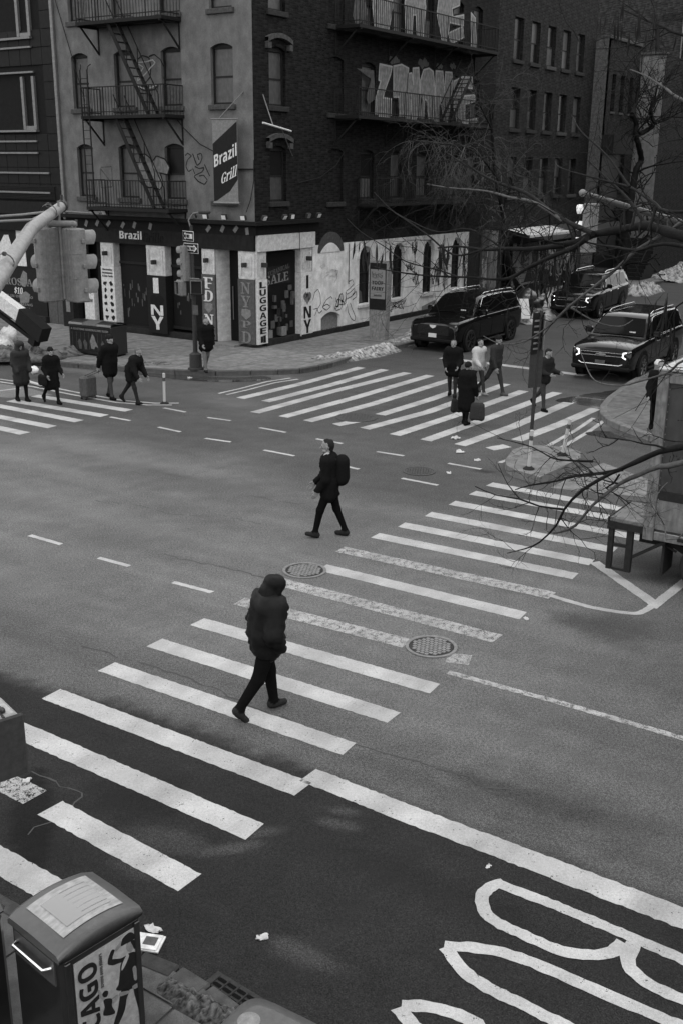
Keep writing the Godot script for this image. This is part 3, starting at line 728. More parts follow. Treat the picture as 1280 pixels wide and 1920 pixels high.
	heap("snow_heap", [Vector2(-4.872, -4.927), Vector2(-4.679, -4.922), Vector2(-4.470, -4.932), Vector2(-4.263, -4.924)], [0.10, 0.13, 0.15, 0.16], [0.07, 0.08, 0.09, 0.07], M.snow, "grimy melting snow on the near kerb beside the drain grate", "snow heap", 37, 0.14)
	heap("rubble_heap", [Vector2(-30.345, -22.674), Vector2(-29.210, -23.526), Vector2(-28.192, -24.024), Vector2(-27.968, -25.001)], [0.9, 1.0, 0.8, 0.5], [0.35, 0.35, 0.25, 0.12], M.rubble, "heap of broken grey rubble at the dug-up kerb, left edge", "rubble", 38, 0.16)

func heap(called: String, at: Array, rad: Array, high: Array, m: Material, label: String, category: String, sd: int, v0: float) -> void:
	var f := FastNoiseLite.new(); f.seed = sd; f.frequency = 0.55 / clampf(rad[0], 0.12, 0.7); f.fractal_octaves = 4
	var lo: Vector2 = at[0]; var hi: Vector2 = at[0]
	for k in at.size(): lo = lo.min(at[k] - Vector2.ONE * rad[k]); hi = hi.max(at[k] + Vector2.ONE * rad[k])
	var st := clampf((hi - lo).length() / 110.0, 0.010, 0.07); var nx := int((hi.x - lo.x) / st) + 1; var ny := int((hi.y - lo.y) / st) + 1
	var hgt := PackedFloat32Array(); hgt.resize((nx + 1) * (ny + 1))
	var s := Shape.new()
	for j in ny + 1:
		for k in nx + 1:
			var p := lo + Vector2(k, j) * st; var h := 0.0
			for q in at.size():
				var a: Vector2 = at[q]; var d: float = p.distance_to(a) / float(rad[q])
				var b: Vector2 = at[mini(q + 1, at.size() - 1)]
				if b != a: d = minf(d, seg_d(p, a, b) / (0.5 * (rad[q] + rad[q + 1])))
				if d < 1.0: h = maxf(h, high[q] * (1.0 - d * d))
			var n1 := f.get_noise_2d(p.x * 2.0, p.y * 2.0); var n2 := f.get_noise_2d(p.x * 5.5 + 9, p.y * 5.5)
			h = h * (0.85 + 0.7 * n1 + 0.22 * n2) - 0.012
			hgt[j * (nx + 1) + k] = h
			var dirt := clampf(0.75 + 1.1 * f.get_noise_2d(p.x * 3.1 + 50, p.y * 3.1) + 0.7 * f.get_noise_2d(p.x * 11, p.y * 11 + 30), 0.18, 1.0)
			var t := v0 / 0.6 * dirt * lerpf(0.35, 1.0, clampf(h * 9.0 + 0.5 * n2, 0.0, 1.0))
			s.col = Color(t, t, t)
			var on := 0.145 if p.x < -20.1 or p.y > -5.0 or p.y > -23.0 and p.x < -25.0 else lerpf(0.145, 0.0, clampf((p.x + 20.1) * 4.0, 0.0, 1.0)) if p.y < -25.0 else 0.0
			s.vert(Vector3(p.x, on + h, p.y), Vector3.UP)
	for j in ny:
		for k in nx:
			var a := j * (nx + 1) + k
			if maxf(maxf(hgt[a], hgt[a + 1]), maxf(hgt[a + nx + 1], hgt[a + nx + 2])) < -0.005: continue
			s.i.append_array([a, a + 1, a + nx + 1, a + 1, a + nx + 2, a + nx + 1])
	for j in range(1, ny):
		for k in range(1, nx):
			var a := j * (nx + 1) + k
			s.n[a] = Vector3(hgt[a - 1] - hgt[a + 1], 2 * st, hgt[a - nx - 1] - hgt[a + nx + 1]).normalized()
	var o := obj(called, s, m)
	tag(o, label, category, "" if category == "rubble" else "heaps of old snow", "thing")

# ---------------------------------------------------------------- buildings
var FL := Transform3D(Basis(), Vector3(XR, 0, ZL))                                  # facade frames: x along the wall, y up, z outwards
var FR := Transform3D(Basis(Vector3.UP, PI / 2), Vector3(XR, 0, ZL))

func arch_pts(u0: float, u1: float, v1: float, rise: float, n := 10) -> Array:       # from the left springing to the right one
	var q := []
	var w := u1 - u0
	for k in n + 1:
		var a := float(k) / n
		if rise > w * 0.4: q.append(Vector2(u0 + w / 2 - cos(PI * a) * w / 2, v1 - rise + sin(PI * a) * rise))
		else: q.append(Vector2(u0 + w * a, v1 - rise + rise * (1.0 - pow(2 * a - 1, 2))))
	return q

func wall_shape(u0: float, u1: float, v0: float, v1: float, holes: Array, depth: float) -> Shape:     # holes of [u0, u1, v0, v1, arch rise]
	var s := Shape.new()
	var us := [u0, u1]; var vs := [v0, v1]
	for h in holes: us.append_array([h[0], h[1]]); vs.append_array([h[2], h[3]])
	us.sort(); vs.sort()
	for a in us.size() - 1:
		if us[a + 1] - us[a] < 1e-4: continue
		for b in vs.size() - 1:
			if vs[b + 1] - vs[b] < 1e-4: continue
			var m := Vector2((us[a] + us[a + 1]) / 2, (vs[b] + vs[b + 1]) / 2); var inside := m.x < u0 or m.x > u1 or m.y < v0 or m.y > v1
			for h in holes:
				if m.x > h[0] and m.x < h[1] and m.y > h[2] and m.y < h[3]: inside = true
			if not inside: s.quad(Vector3(us[a], vs[b], 0), Vector3(us[a + 1], vs[b], 0), Vector3(us[a + 1], vs[b + 1], 0), Vector3(us[a], vs[b + 1], 0))
	for h in holes:
		var d := depth
		var top: float = h[3] - h[4]
		s.quad(Vector3(h[0], h[2], 0), Vector3(h[0], h[2], -d), Vector3(h[0], top, -d), Vector3(h[0], top, 0))
		s.quad(Vector3(h[1], h[2], -d), Vector3(h[1], h[2], 0), Vector3(h[1], top, 0), Vector3(h[1], top, -d))
		s.quad(Vector3(h[0], h[2], -d), Vector3(h[0], h[2], 0), Vector3(h[1], h[2], 0), Vector3(h[1], h[2], -d))
		if h[4] < 0.01:
			s.quad(Vector3(h[0], h[3], 0), Vector3(h[0], h[3], -d), Vector3(h[1], h[3], -d), Vector3(h[1], h[3], 0))
			continue
		var q := arch_pts(h[0], h[1], h[3], h[4])
		for k in q.size() - 1:
			s.quad(Vector3(q[k].x, q[k].y, 0), Vector3(q[k].x, q[k].y, -d), Vector3(q[k + 1].x, q[k + 1].y, -d), Vector3(q[k + 1].x, q[k + 1].y, 0))
			s.quad(Vector3(q[k].x, q[k].y, 0), Vector3(q[k + 1].x, q[k + 1].y, 0), Vector3(q[k + 1].x, h[3], 0), Vector3(q[k].x, h[3], 0))
	return s

func window(parent: Node3D, F: Transform3D, h: Array, depth: float, fm: Material, up: Material, low: Material, sm: Material, sill := true, label := "") -> void:
	var s := Shape.new()
	var u0: float = h[0]; var u1: float = h[1]; var v0: float = h[2]; var v1: float = h[3]; var z := -depth; var f := 0.065
	var head: float = v1 - maxf(h[4], 0.02) - 0.03; var mid := (v0 + head) / 2
	s.box(Vector3(u0, v0, z), Vector3(u0 + f, head, z + 0.075)); s.box(Vector3(u1 - f, v0, z), Vector3(u1, head, z + 0.075))
	s.box(Vector3(u0 + f, v0, z), Vector3(u1 - f, v0 + f * 1.1, z + 0.07)); s.box(Vector3(u0 + f, mid - 0.03, z), Vector3(u1 - f, mid + 0.03, z + 0.06))
	s.box(Vector3(u0, head, z), Vector3(u1, v1 + 0.02, z + 0.085))
	var o := obj("window", s, fm, parent, F)
	if label: o.set_meta("label", label)
	s = Shape.new(); s.box(Vector3(u0 + f, mid + 0.03, z + 0.01), Vector3(u1 - f, head, z + 0.03)); obj("pane", s, up, o)
	s = Shape.new(); s.box(Vector3(u0 + f, v0 + f, z + 0.018), Vector3(u1 - f, mid - 0.03, z + 0.04)); obj("pane", s, low, o)
	if sill:
		s = Shape.new(); s.box(Vector3(u0 - 0.1, v0 - 0.17, -depth * 0.5), Vector3(u1 + 0.1, v0 - 0.003, 0.09), 0.012); obj("sill", s, sm, o)

func words(parent: Node3D, called: String, txt: String, F: Transform3D, u0: float, u1: float, v0: float, v1: float, w: float, m: Material, serif := false, shear := 0.0, rise := 0.0) -> MeshInstance3D:
	var t := TextMesh.new()
	var f := SystemFont.new(); f.font_names = PackedStringArray(["Droid Serif" if serif else "Droid Sans"]); f.font_weight = 700
	t.font = f; t.text = txt; t.font_size = 64; t.pixel_size = 0.01; t.depth = 0.05; t.curve_step = 3.0
	var b := t.get_aabb()
	var sx := (u1 - u0) / maxf(b.size.x, 0.001); var sy := (v1 - v0) / maxf(b.size.y, 0.001)
	var bs := Basis(Vector3(sx, rise, 0), Vector3(shear, sy, 0), Vector3(0, 0, 0.2))
	return put(called, t, m, parent, F * Transform3D(bs, Vector3((u0 + u1) / 2, (v0 + v1) / 2, w) - bs * (b.position + b.size / 2)))

func letters(parent: Node3D, txt: String, F: Transform3D, u0: float, u1: float, v0: float, v1: float, w: float, m: Material, serif := false, fill := 0.8) -> void:     # a column of letters, top to bottom
	var n := txt.length(); var st := (v1 - v0) / n
	for k in n:
		if txt[k] != " ":
			var narrow := 0.32 if txt[k] == "I" else 0.0
			words(parent, "letter", txt[k], F, u0 + (u1 - u0) * narrow, u1 - (u1 - u0) * narrow, v1 - st * (k + 0.5 + fill / 2), v1 - st * (k + 0.5 - fill / 2), w, m, serif)

func heart(c: Vector2, r: float) -> PackedVector2Array:
	var q := PackedVector2Array()
	for k in 32:
		var a := TAU * k / 32
		q.append(c + Vector2(16 * pow(sin(a), 3), 13 * cos(a) - 5 * cos(2 * a) - 2 * cos(3 * a) - cos(4 * a)) * r / 16.0)
	return q

func spray(pts: Array, w: float, z: float, closed := false) -> Shape:     # a sprayed or painted line on a wall, smoothed
	var cv := Curve2D.new()
	for k in pts.size():
		var a: Vector2 = pts[maxi(k - 1, 0)]; var b: Vector2 = pts[mini(k + 1, pts.size() - 1)]
		cv.add_point(pts[k], (a - b) / 6.0, (b - a) / 6.0)
	var L := cv.get_baked_length(); var n := maxi(2, int(L / 0.07)); var s := Shape.new(); var prev := []
	for k in n + 1:
		var p := cv.sample_baked(L * k / n); var d := (cv.sample_baked(minf(L, L * k / n + 0.02)) - cv.sample_baked(maxf(0, L * k / n - 0.02))).normalized().orthogonal()
		var ww := w * (0.8 + 0.4 * nz.get_noise_2d(p.x * 2, p.y * 2))
		var row := [Vector3(p.x + d.x * ww / 2, p.y + d.y * ww / 2, z), Vector3(p.x - d.x * ww / 2, p.y - d.y * ww / 2, z)]
		if k: s.quad(prev[0], row[0], row[1], prev[1])
		prev = row
	for k in range(0, s.i.size(), 3):
		var a := s.v[s.i[k]]; var b := s.v[s.i[k + 1]]; var d := s.v[s.i[k + 2]]
		if (b - a).cross(d - a).z > 0: var q := s.i[k + 1]; s.i[k + 1] = s.i[k + 2]; s.i[k + 2] = q
	for k in s.n.size(): s.n[k] = Vector3.BACK
	return s

func scribble(sd: int, c: Vector2, size: Vector2, w: float, z: float, n := 9) -> Shape:     # an unreadable looping tag
	var r := RandomNumberGenerator.new(); r.seed = sd
	var s := Shape.new()
	for line in 3:
		var q := []; var p := Vector2(-1 + 0.3 * line, r.randf_range(-0.6, 0.6))
		for k in n:
			q.append(c + p * size * 0.5)
			p = Vector2(clampf(-1 + 2.0 * (k + 1) / n + r.randf_range(-0.45, 0.3), -1, 1), r.randf_range(-1, 1))
		s.add(spray(q, w * (0.7 + 0.5 * (line % 2)), z + 0.002 * line), Transform3D())
	return s

func fire_escape(b: Node3D, F: Transform3D, u0: float, u1: float, v: float, depth: float, stair: Array, rail := 0.95, low_bracket := true, label := "") -> Node3D:
	var s := Shape.new()
	# platform of flat bars in an angle frame
	s.box(Vector3(u0, v - 0.11, depth - 0.06), Vector3(u1, v, depth)); s.box(Vector3(u0, v - 0.11, 0.02), Vector3(u0 + 0.06, v, depth - 0.06)); s.box(Vector3(u1 - 0.06, v - 0.11, 0.02), Vector3(u1, v, depth - 0.06))
	s.box(Vector3(u0, v - 0.11, 0.004), Vector3(u1, v, 0.02))
	for k in 11: s.box(Vector3(u0 + 0.06, v - 0.05, 0.05 + k * (depth - 0.12) / 11.0), Vector3(u1 - 0.06, v - 0.012, 0.05 + k * (depth - 0.12) / 11.0 + 0.058))
	var fe := obj("fire_escape", s, M.iron, b, F)
	if label: fe.set_meta("label", label)
	s = Shape.new()
	var run := func(a: Vector3, c: Vector3) -> void:
		s.bar(a + Vector3(0, rail, 0), c + Vector3(0, rail, 0), 0.036); s.bar(a + Vector3(0, 0.12, 0), c + Vector3(0, 0.12, 0), 0.03)
		var n := int(a.distance_to(c) / 0.135)
		for k in n + 1: s.bar(a.lerp(c, float(k) / n), a.lerp(c, float(k) / n) + Vector3(0, rail, 0), 0.014 if k % 8 else 0.03)
	run.call(Vector3(u0 + 0.03, v, depth - 0.03), Vector3(u1 - 0.03, v, depth - 0.03)); run.call(Vector3(u0 + 0.03, v, 0.03), Vector3(u0 + 0.03, v, depth - 0.03)); run.call(Vector3(u1 - 0.03, v, depth - 0.03), Vector3(u1 - 0.03, v, 0.03))
	obj("railing", s, M.iron, fe)
	var n := maxi(2, int(round((u1 - u0) / 3.2)) + 1)
	for k in n:
		var u := lerpf(u0 + 0.1, u1 - 0.1, float(k) / (n - 1))
		s = Shape.new(); s.bar(Vector3(u, v - 0.1, depth - 0.1), Vector3(u, v - 0.95, 0.03), 0.05); s.bar(Vector3(u, v - 0.14, 0.02), Vector3(u, v - 0.14, depth), 0.05); s.bar(Vector3(u, v - 1.0, 0.02), Vector3(u, v - 0.1, 0.02), 0.04)
		obj("bracket", s, M.iron, fe)
	if stair.size():
		s = Shape.new()
		var a := Vector3(stair[0], v, 0.35); var c := Vector3(stair[1], v + stair[2], 0.35)
		for z in [0.0, 0.5]: s.bar(a + Vector3(0, 0, z), c + Vector3(0, 0, z), 0.03, 0.14)
		for k in 11:
			var p := a.lerp(c, (k + 0.5) / 11.0); s.box(p + Vector3(-0.09, -0.012, 0.0), p + Vector3(0.09, 0.012, 0.5))
		for z in [-0.02, 0.52]: s.bar(a + Vector3(0, 0.7, z), c + Vector3(0, 0.7, z), 0.028); s.bar(a + Vector3(0, 0, z), a + Vector3(0, 0.7, z), 0.028); s.bar(a.lerp(c, 0.5) + Vector3(0, 0, z), a.lerp(c, 0.5) + Vector3(0, 0.7, z), 0.024)
		obj("stair", s, M.iron, fe)
	return fe

func make_corner_building() -> void:
	rng.seed = 41
	var b := base("corner_building"); tag(b, "four-storey corner building with pale stucco front, dark brick side, fire escapes and souvenir shop", "building")
	var D := 0.2
	# --- the stuccoed front
	var cols := [[-8.55, -7.68], [-6.35, -5.38], [-4.06, -3.13], [-1.80, -0.83]]
	var rows := [[5.18, 7.08], [8.33, 10.25], [11.32, 13.2]]
	var holes := []
	for r in rows:
		for c in cols: holes.append([c[0], c[1], r[0], r[1], 0.13])
	obj("front_wall", wall_shape(-9.45, 0.0, 4.5, 16.6, holes, D), M.stucco, b, FL)
	var k := 0
	for h in holes:
		var up: Material = M.blind; var low: Material = M.blind
		if k == 2: up = M.glass_dark; low = M.blind
		if k == 6: low = M.blind_pale
		if k == 8: up = M.blind_pale; low = M.blind_pale
		if k == 3: low = M.blind_pale
		window(b, FL, h, D, M.frame, up, low, M.sill)
		k += 1
	# --- the brick side towards street two: dark wall above the painted base, paler end section
	holes = []
	for r in rows: holes.append([0.88, 1.82, r[0] - 0.02, r[1] - 0.05, 0.14])
	for r in rows:
		for c in [[6.62, 7.6], [8.85, 9.75], [10.95, 12.0], [13.7, 14.6], [15.55, 16.4]]: holes.append([c[0], c[1], r[0] - 0.02, r[1] - 0.1, 0.12])
	var blind := []
	for r in rows: blind.append([4.41, 5.4, r[0] - 0.1, r[1] - 0.08, 0.1])
	obj("side_wall", wall_shape(0.0, 18.0, 3.55, 16.6, holes + blind, D), M.brick, b, FR)
	k = 0
	for h in holes:
		var pale := k > 2 and (k * 7) % 5 < 2
		window(b, FR, h, D, M.frame, M.blind if k % 3 else M.glass_dark, M.blind_pale if pale else M.blind, M.sill_dark)
		k += 1
	for h in blind:
		var s := Shape.new(); s.box(Vector3(h[0], h[2], -0.3), Vector3(h[1], h[3] + 0.01, -0.09)); var bw := obj("bricked_up_window", s, M.brick, b, FR)
		s = Shape.new(); s.box(Vector3(h[0] - 0.1, h[2] - 0.17, -0.05), Vector3(h[1] + 0.1, h[2] - 0.003, 0.09), 0.012); obj("sill", s, M.sill_dark, bw)
	var far_holes := []
	for r in [[5.05, 6.9], [8.2, 10.05], [11.27, 13.12]]:
		for j in 5: far_holes.append([19.72 + 1.92 * j, 20.72 + 1.92 * j, r[0], r[1], 0.0])
	obj("side_wall", wall_shape(18.0, 30.0, 3.55, 16.6, far_holes, D), M.brick_far, b, FR)
	k = 0
	for h in far_holes:
		var r3: Material = [M.glass_dark, M.blind, M.glass_dark, M.blind_pale, M.glass_dark][(k * 3 + k / 5) % 5]
		window(b, FR, h, D, M.frame, M.blind_pale if k in [13, 9] else M.blind if k in [3, 11, 0] else M.glass_dark, r3, M.sill_dark if k % 4 else M.sill)
		k += 1
	for r in 3:      # hood mouldings over the first column of side windows
		var q := arch_pts(0.68, 2.06, rows[r][1] + 0.36, 0.17, 8); var s := Shape.new()
		for j in q.size() - 1:
			s.xf = Transform3D()
			var lo0 := Vector3(q[j].x, q[j].y - 0.15, 0); var lo1 := Vector3(q[j + 1].x, q[j + 1].y - 0.15, 0); var hi0 := Vector3(q[j].x, q[j].y, 0); var hi1 := Vector3(q[j + 1].x, q[j + 1].y, 0); var o := Vector3(0, 0, 0.16)
			s.quad(lo0 + o, lo1 + o, hi1 + o, hi0 + o); s.quad(hi0 + o, hi1 + o, hi1, hi0); s.quad(lo0, lo1, lo1 + o, lo0 + o)
		s.box(Vector3(0.68, rows[r][1] - 0.15, 0.003), Vector3(0.86, rows[r][1] + 0.04, 0.15)); s.box(Vector3(1.88, rows[r][1] - 0.15, 0.003), Vector3(2.06, rows[r][1] + 0.04, 0.15))
		obj("hood_moulding", s, M.sill, b, FR)
	# back, roof and far end, so that the block is whole
	var shell := Shape.new()
	shell.box(Vector3(-9.45, 0, -30.0), Vector3(-9.25, 16.6, -0.1)); shell.box(Vector3(-9.25, 0, -30.0), Vector3(-0.1, 16.6, -29.8)); shell.box(Vector3(-9.25, 16.4, -29.8), Vector3(-0.01, 16.6, -0.01))
	obj("back_wall", shell, M.brick, b, FL)
	# --- fire escapes
	var fe := fire_escape(b, FL, -7.15, -3.05, 8.02, 1.0, [-3.95, -5.75, 3.1])
	var s := Shape.new()      # drop ladder hooked on the railing, down to the lower landing
	for u in [-6.98, -6.62]:
		s.bar(Vector3(u, 5.1, 1.08), Vector3(u, 9.55, 1.08), 0.035); s.tube([Vector3(u, 9.5, 1.08), Vector3(u, 9.66, 1.02), Vector3(u + (-0.08 if u < -6.8 else 0.08), 9.74, 0.95)], [0.02], 5)
	for j in 15: s.bar(Vector3(-6.98, 5.2 + 0.29 * j, 1.08), Vector3(-6.62, 5.2 + 0.29 * j, 1.08), 0.022)
	obj("drop_ladder", s, M.iron, fe)
	fire_escape(b, FL, -7.15, -3.05, 4.86, 1.0, [-3.85, -5.6, 3.15])
	fire_escape(b, FL, -7.15, -3.05, 11.12, 1.0, [])
	fire_escape(b, FR, 4.75, 15.7, 8.15, 1.1, [12.2, 13.9, 1.9])
	fire_escape(b, FR, 4.75, 15.9, 11.2, 1.1, [])
	fire_escape(b, FR, 6.4, 15.6, 5.0, 0.9, [])
	# --- graffiti on the walls
	graffiti(b)
	# --- cables, pipe, flood lights
	s = Shape.new(); s.tube([Vector3(-9.129, 12.092, 0.050), Vector3(-7.892, 8.582, 0.050)], [0.015], 5); obj("cable", s, M.iron, b, FL)
	s = Shape.new(); s.tube([Vector3(-3.531, 8.039, 0.060), Vector3(-3.054, 7.593, 0.060), Vector3(-2.338, 7.060, 0.060), Vector3(-1.433, 6.708, 0.060)], [0.018], 5); obj("cable", s, M.iron, b, FL)
	s = Shape.new(); s.tube([Vector3(0.029, 6.539, 0.050), Vector3(0.015, 5.850, 0.050), Vector3(-0.113, 5.237, 0.080), Vector3(-0.213, 4.833, 0.200)], [0.015], 5); obj("cable", s, M.iron, b, FL)
	s = Shape.new(); s.tube([Vector3(5.400, 6.885, 0.050), Vector3(4.869, 6.402, 0.050), Vector3(3.824, 5.965, 0.050), Vector3(2.488, 5.784, 0.050)], [0.018], 5); obj("cable", s, M.iron, b, FR)
	s = Shape.new(); s.box(Vector3(-0.9, 6.22, 0.003), Vector3(-0.02, 6.26, 0.05)); obj("ledge_strip", s, M.trim, b, FL)
	s = Shape.new(); s.box(Vector3(-9.42, 4.3, 0.003), Vector3(-9.28, 16.5, 0.14), 0.02); obj("downpipe", s, M.metal_trim, b, FL)
	shop(b)
	side_ground_floor(b)

func floodlight(b: Node3D, F: Transform3D, u: float, v: float, w: float, tilt: float, bright := true) -> void:
	var s := Shape.new()
	s.xf = Transform3D(Basis(Vector3.RIGHT, tilt), Vector3(u, v + 0.12, w))
	s.box(Vector3(-0.11, -0.09, -0.05), Vector3(0.11, 0.09, 0.05), 0.015); s.xf = Transform3D(); s.bar(Vector3(u, v - 0.02, w), Vector3(u, v + 0.08, w), 0.03)
	var o := obj("floodlight", s, M.signal_dark, b, F)
	s = Shape.new(); s.xf = Transform3D(Basis(Vector3.RIGHT, tilt), Vector3(u, v + 0.12, w)); s.box(Vector3(-0.09, -0.07, 0.05), Vector3(0.09, 0.07, 0.056)); obj("lens", s, M.lamp_white if bright else M.sign_mid, o)

func graffiti(b: Node3D) -> void:
	# bubble letters on the stucco between the fire-escape windows
	var s := Shape.new()
	s.poly(PackedVector2Array([Vector2(-5.273, 6.669), Vector2(-5.003, 6.742), Vector2(-4.754, 6.523), Vector2(-4.598, 6.064), Vector2(-4.595, 5.694), Vector2(-4.788, 5.561), Vector2(-5.102, 5.630), Vector2(-5.327, 5.870), Vector2(-5.440, 6.186), Vector2(-5.316, 6.428)]), 0.004, 0.007); s.poly(PackedVector2Array([Vector2(-4.707, 6.431), Vector2(-4.434, 6.615), Vector2(-3.999, 6.525), Vector2(-3.860, 6.253), Vector2(-3.974, 6.052), Vector2(-4.438, 6.121), Vector2(-4.639, 6.248)]), 0.004, 0.007); s.poly(PackedVector2Array([Vector2(-4.542, 6.120), Vector2(-4.262, 6.012), Vector2(-4.173, 5.737), Vector2(-4.317, 5.513), Vector2(-4.475, 5.491), Vector2(-4.621, 5.693)]), 0.004, 0.007)
	var g := obj("graffiti", s, M.graffiti_pale, b, FL)
	for q in [[Vector2(-5.316, 6.428), Vector2(-5.302, 6.632), Vector2(-5.030, 6.742), Vector2(-4.750, 6.578), Vector2(-4.595, 6.119), Vector2(-4.569, 5.676), Vector2(-4.814, 5.560), Vector2(-5.156, 5.629), Vector2(-5.385, 5.813), Vector2(-5.443, 6.149), Vector2(-5.187, 5.965)], [Vector2(-4.679, 6.450), Vector2(-4.457, 6.670), Vector2(-4.049, 6.562), Vector2(-3.833, 6.272), Vector2(-3.950, 6.015), Vector2(-4.335, 6.085), Vector2(-4.264, 5.975), Vector2(-4.174, 5.719), Vector2(-4.344, 5.494), Vector2(-4.523, 5.565), Vector2(-4.642, 5.786)],
			[Vector2(-5.185, 9.899), Vector2(-4.917, 10.026), Vector2(-4.615, 9.944), Vector2(-4.532, 9.645), Vector2(-4.605, 9.299), Vector2(-4.931, 9.046), Vector2(-5.144, 8.964), Vector2(-4.890, 8.868), Vector2(-4.425, 8.890), Vector2(-4.213, 9.023)], [Vector2(-4.613, 9.978), Vector2(-4.355, 10.036), Vector2(-4.063, 9.851), Vector2(-3.880, 9.533), Vector2(-3.948, 9.224)]]: obj("outline", spray(q, 0.055, 0.010), M.graffiti_black, g)
	for q in [[Vector2(-5.139, 9.809), Vector2(-4.752, 9.811), Vector2(-4.441, 9.867), Vector2(-4.321, 9.758), Vector2(-4.533, 9.628), Vector2(-4.802, 9.428), Vector2(-5.072, 9.262), Vector2(-5.233, 9.197), Vector2(-5.114, 9.405), Vector2(-4.891, 9.642), Vector2(-5.142, 9.757)], [Vector2(-5.295, 9.057), Vector2(-4.938, 8.940), Vector2(-4.523, 8.963), Vector2(-4.262, 9.060)]]: obj("highlight", spray(q, 0.05, 0.012), M.graffiti_line, g)
	g = obj("graffiti", spray([Vector2(-3.077, 6.672), Vector2(-2.973, 6.761), Vector2(-2.778, 6.672), Vector2(-2.984, 6.529), Vector2(-3.069, 6.313), Vector2(-2.952, 6.134), Vector2(-2.799, 6.207)], 0.04, 0.006), M.graffiti_black, b, FL)
	s = Shape.new()
	for q in [[Vector2(-2.725, 6.744), Vector2(-2.635, 6.530), Vector2(-2.544, 6.352), Vector2(-2.393, 6.424), Vector2(-2.286, 6.620), Vector2(-2.329, 6.761), Vector2(-2.528, 6.708), Vector2(-2.437, 6.531)], [Vector2(-2.645, 6.316), Vector2(-2.449, 6.246), Vector2(-2.202, 6.283), Vector2(-2.306, 6.140), Vector2(-2.507, 6.066), Vector2(-2.709, 5.992), Vector2(-2.517, 5.815), Vector2(-2.225, 5.711), Vector2(-2.072, 5.857), Vector2(-2.261, 6.033), Vector2(-2.460, 5.995)], [Vector2(-2.197, 6.390), Vector2(-2.060, 6.142), Vector2(-1.968, 6.001)], [Vector2(-2.747, 6.244), Vector2(-2.656, 6.065)]]: obj("outline", spray(q, 0.05, 0.006), M.graffiti_black, g)
	s = Shape.new(); s.add(spray([Vector2(-7.307, 6.247), Vector2(-6.743, 6.289), Vector2(-6.745, 5.566), Vector2(-7.369, 5.517), Vector2(-7.338, 6.209), Vector2(-7.051, 5.944), Vector2(-6.794, 5.661)], 0.06, 0.005), Transform3D()); obj("graffiti", s, M.graffiti_mid, b, FL)
	# tall block letters behind the upper side landings
	g = obj("graffiti", Shape.new().poly(PackedVector2Array([Vector2(6.253, 9.878), Vector2(7.453, 9.891), Vector2(7.604, 8.884), Vector2(7.110, 8.646), Vector2(6.950, 8.906), Vector2(7.272, 9.574)]), 0.004, 0.006), M.graffiti_mid, b, FR)
	var blocks := [
		[Vector2(7.870, 10.150), Vector2(8.783, 10.123), Vector2(8.676, 9.823), Vector2(8.337, 9.314), Vector2(8.152, 8.952), Vector2(8.796, 8.928), Vector2(8.828, 8.213), Vector2(7.627, 8.243), Vector2(7.641, 8.944), Vector2(7.971, 9.543), Vector2(7.813, 9.572)],
		[Vector2(8.903, 10.152), Vector2(9.513, 10.257), Vector2(10.063, 10.159), Vector2(9.972, 9.513), Vector2(9.959, 8.176), Vector2(9.450, 8.197), Vector2(9.367, 9.038), Vector2(8.956, 9.015)],
		[Vector2(10.032, 9.958), Vector2(10.328, 9.998), Vector2(10.481, 9.586), Vector2(10.403, 10.184), Vector2(10.875, 10.239), Vector2(11.023, 9.272), Vector2(11.260, 9.037), Vector2(11.048, 8.176), Vector2(10.432, 8.194), Vector2(10.301, 8.967), Vector2(10.259, 8.187), Vector2(9.958, 8.196), Vector2(9.946, 9.210)],
		[Vector2(11.273, 10.187), Vector2(11.713, 10.281), Vector2(12.082, 10.184), Vector2(12.265, 9.552), Vector2(12.223, 8.220), Vector2(11.856, 8.206), Vector2(11.618, 9.035), Vector2(11.436, 9.067), Vector2(11.404, 8.189), Vector2(11.091, 8.198), Vector2(11.035, 9.784)],
		[Vector2(12.308, 10.221), Vector2(12.909, 10.244), Vector2(13.113, 9.454), Vector2(13.145, 10.239), Vector2(13.716, 10.259), Vector2(13.852, 9.798), Vector2(13.670, 9.099), Vector2(13.497, 8.268), Vector2(13.158, 8.298), Vector2(12.748, 9.306), Vector2(12.783, 8.241), Vector2(12.362, 8.225)],
		[Vector2(13.938, 9.932), Vector2(14.706, 10.156), Vector2(15.615, 10.196), Vector2(15.661, 9.735), Vector2(14.847, 9.730), Vector2(14.830, 9.378), Vector2(15.947, 9.485), Vector2(15.974, 9.218), Vector2(15.014, 9.036), Vector2(15.128, 8.374), Vector2(16.312, 8.510), Vector2(16.283, 8.281), Vector2(14.382, 8.257), Vector2(13.979, 8.898)]]
	for q in blocks:
		var p := PackedVector2Array(q)
		for e in Geometry2D.offset_polygon(p, 0.09): obj("letter_outline", Shape.new().poly(e, 0.005, 0.008), M.graffiti_black, g)
		for e in Geometry2D.offset_polygon(p, 0.03): obj("letter_edge", Shape.new().poly(e, 0.008, 0.0105), M.graffiti_line, g)
		for e in Geometry2D.offset_polygon(p, -0.035): obj("letter", Shape.new().poly(e, 0.0105, 0.013), M.graffiti_pale, g)
	s = Shape.new()
	for q in [[Vector2(8.935, 10.349), 0.30], [Vector2(11.257, 10.430), 0.32], [Vector2(12.615, 10.431), 0.2], [Vector2(13.790, 10.519), 0.2]]:
		var c: Vector2 = q[0]; var pp := PackedVector2Array()
		for j in 18: pp.append(c + Vector2(cos(TAU * j / 18) * q[1] * 1.4, sin(TAU * j / 18) * q[1] * (0.55 + 0.25 * sin(j * 2.1))))
		s.poly(pp, 0.004, 0.007)
	obj("cloud", s, M.graffiti_mid, g)
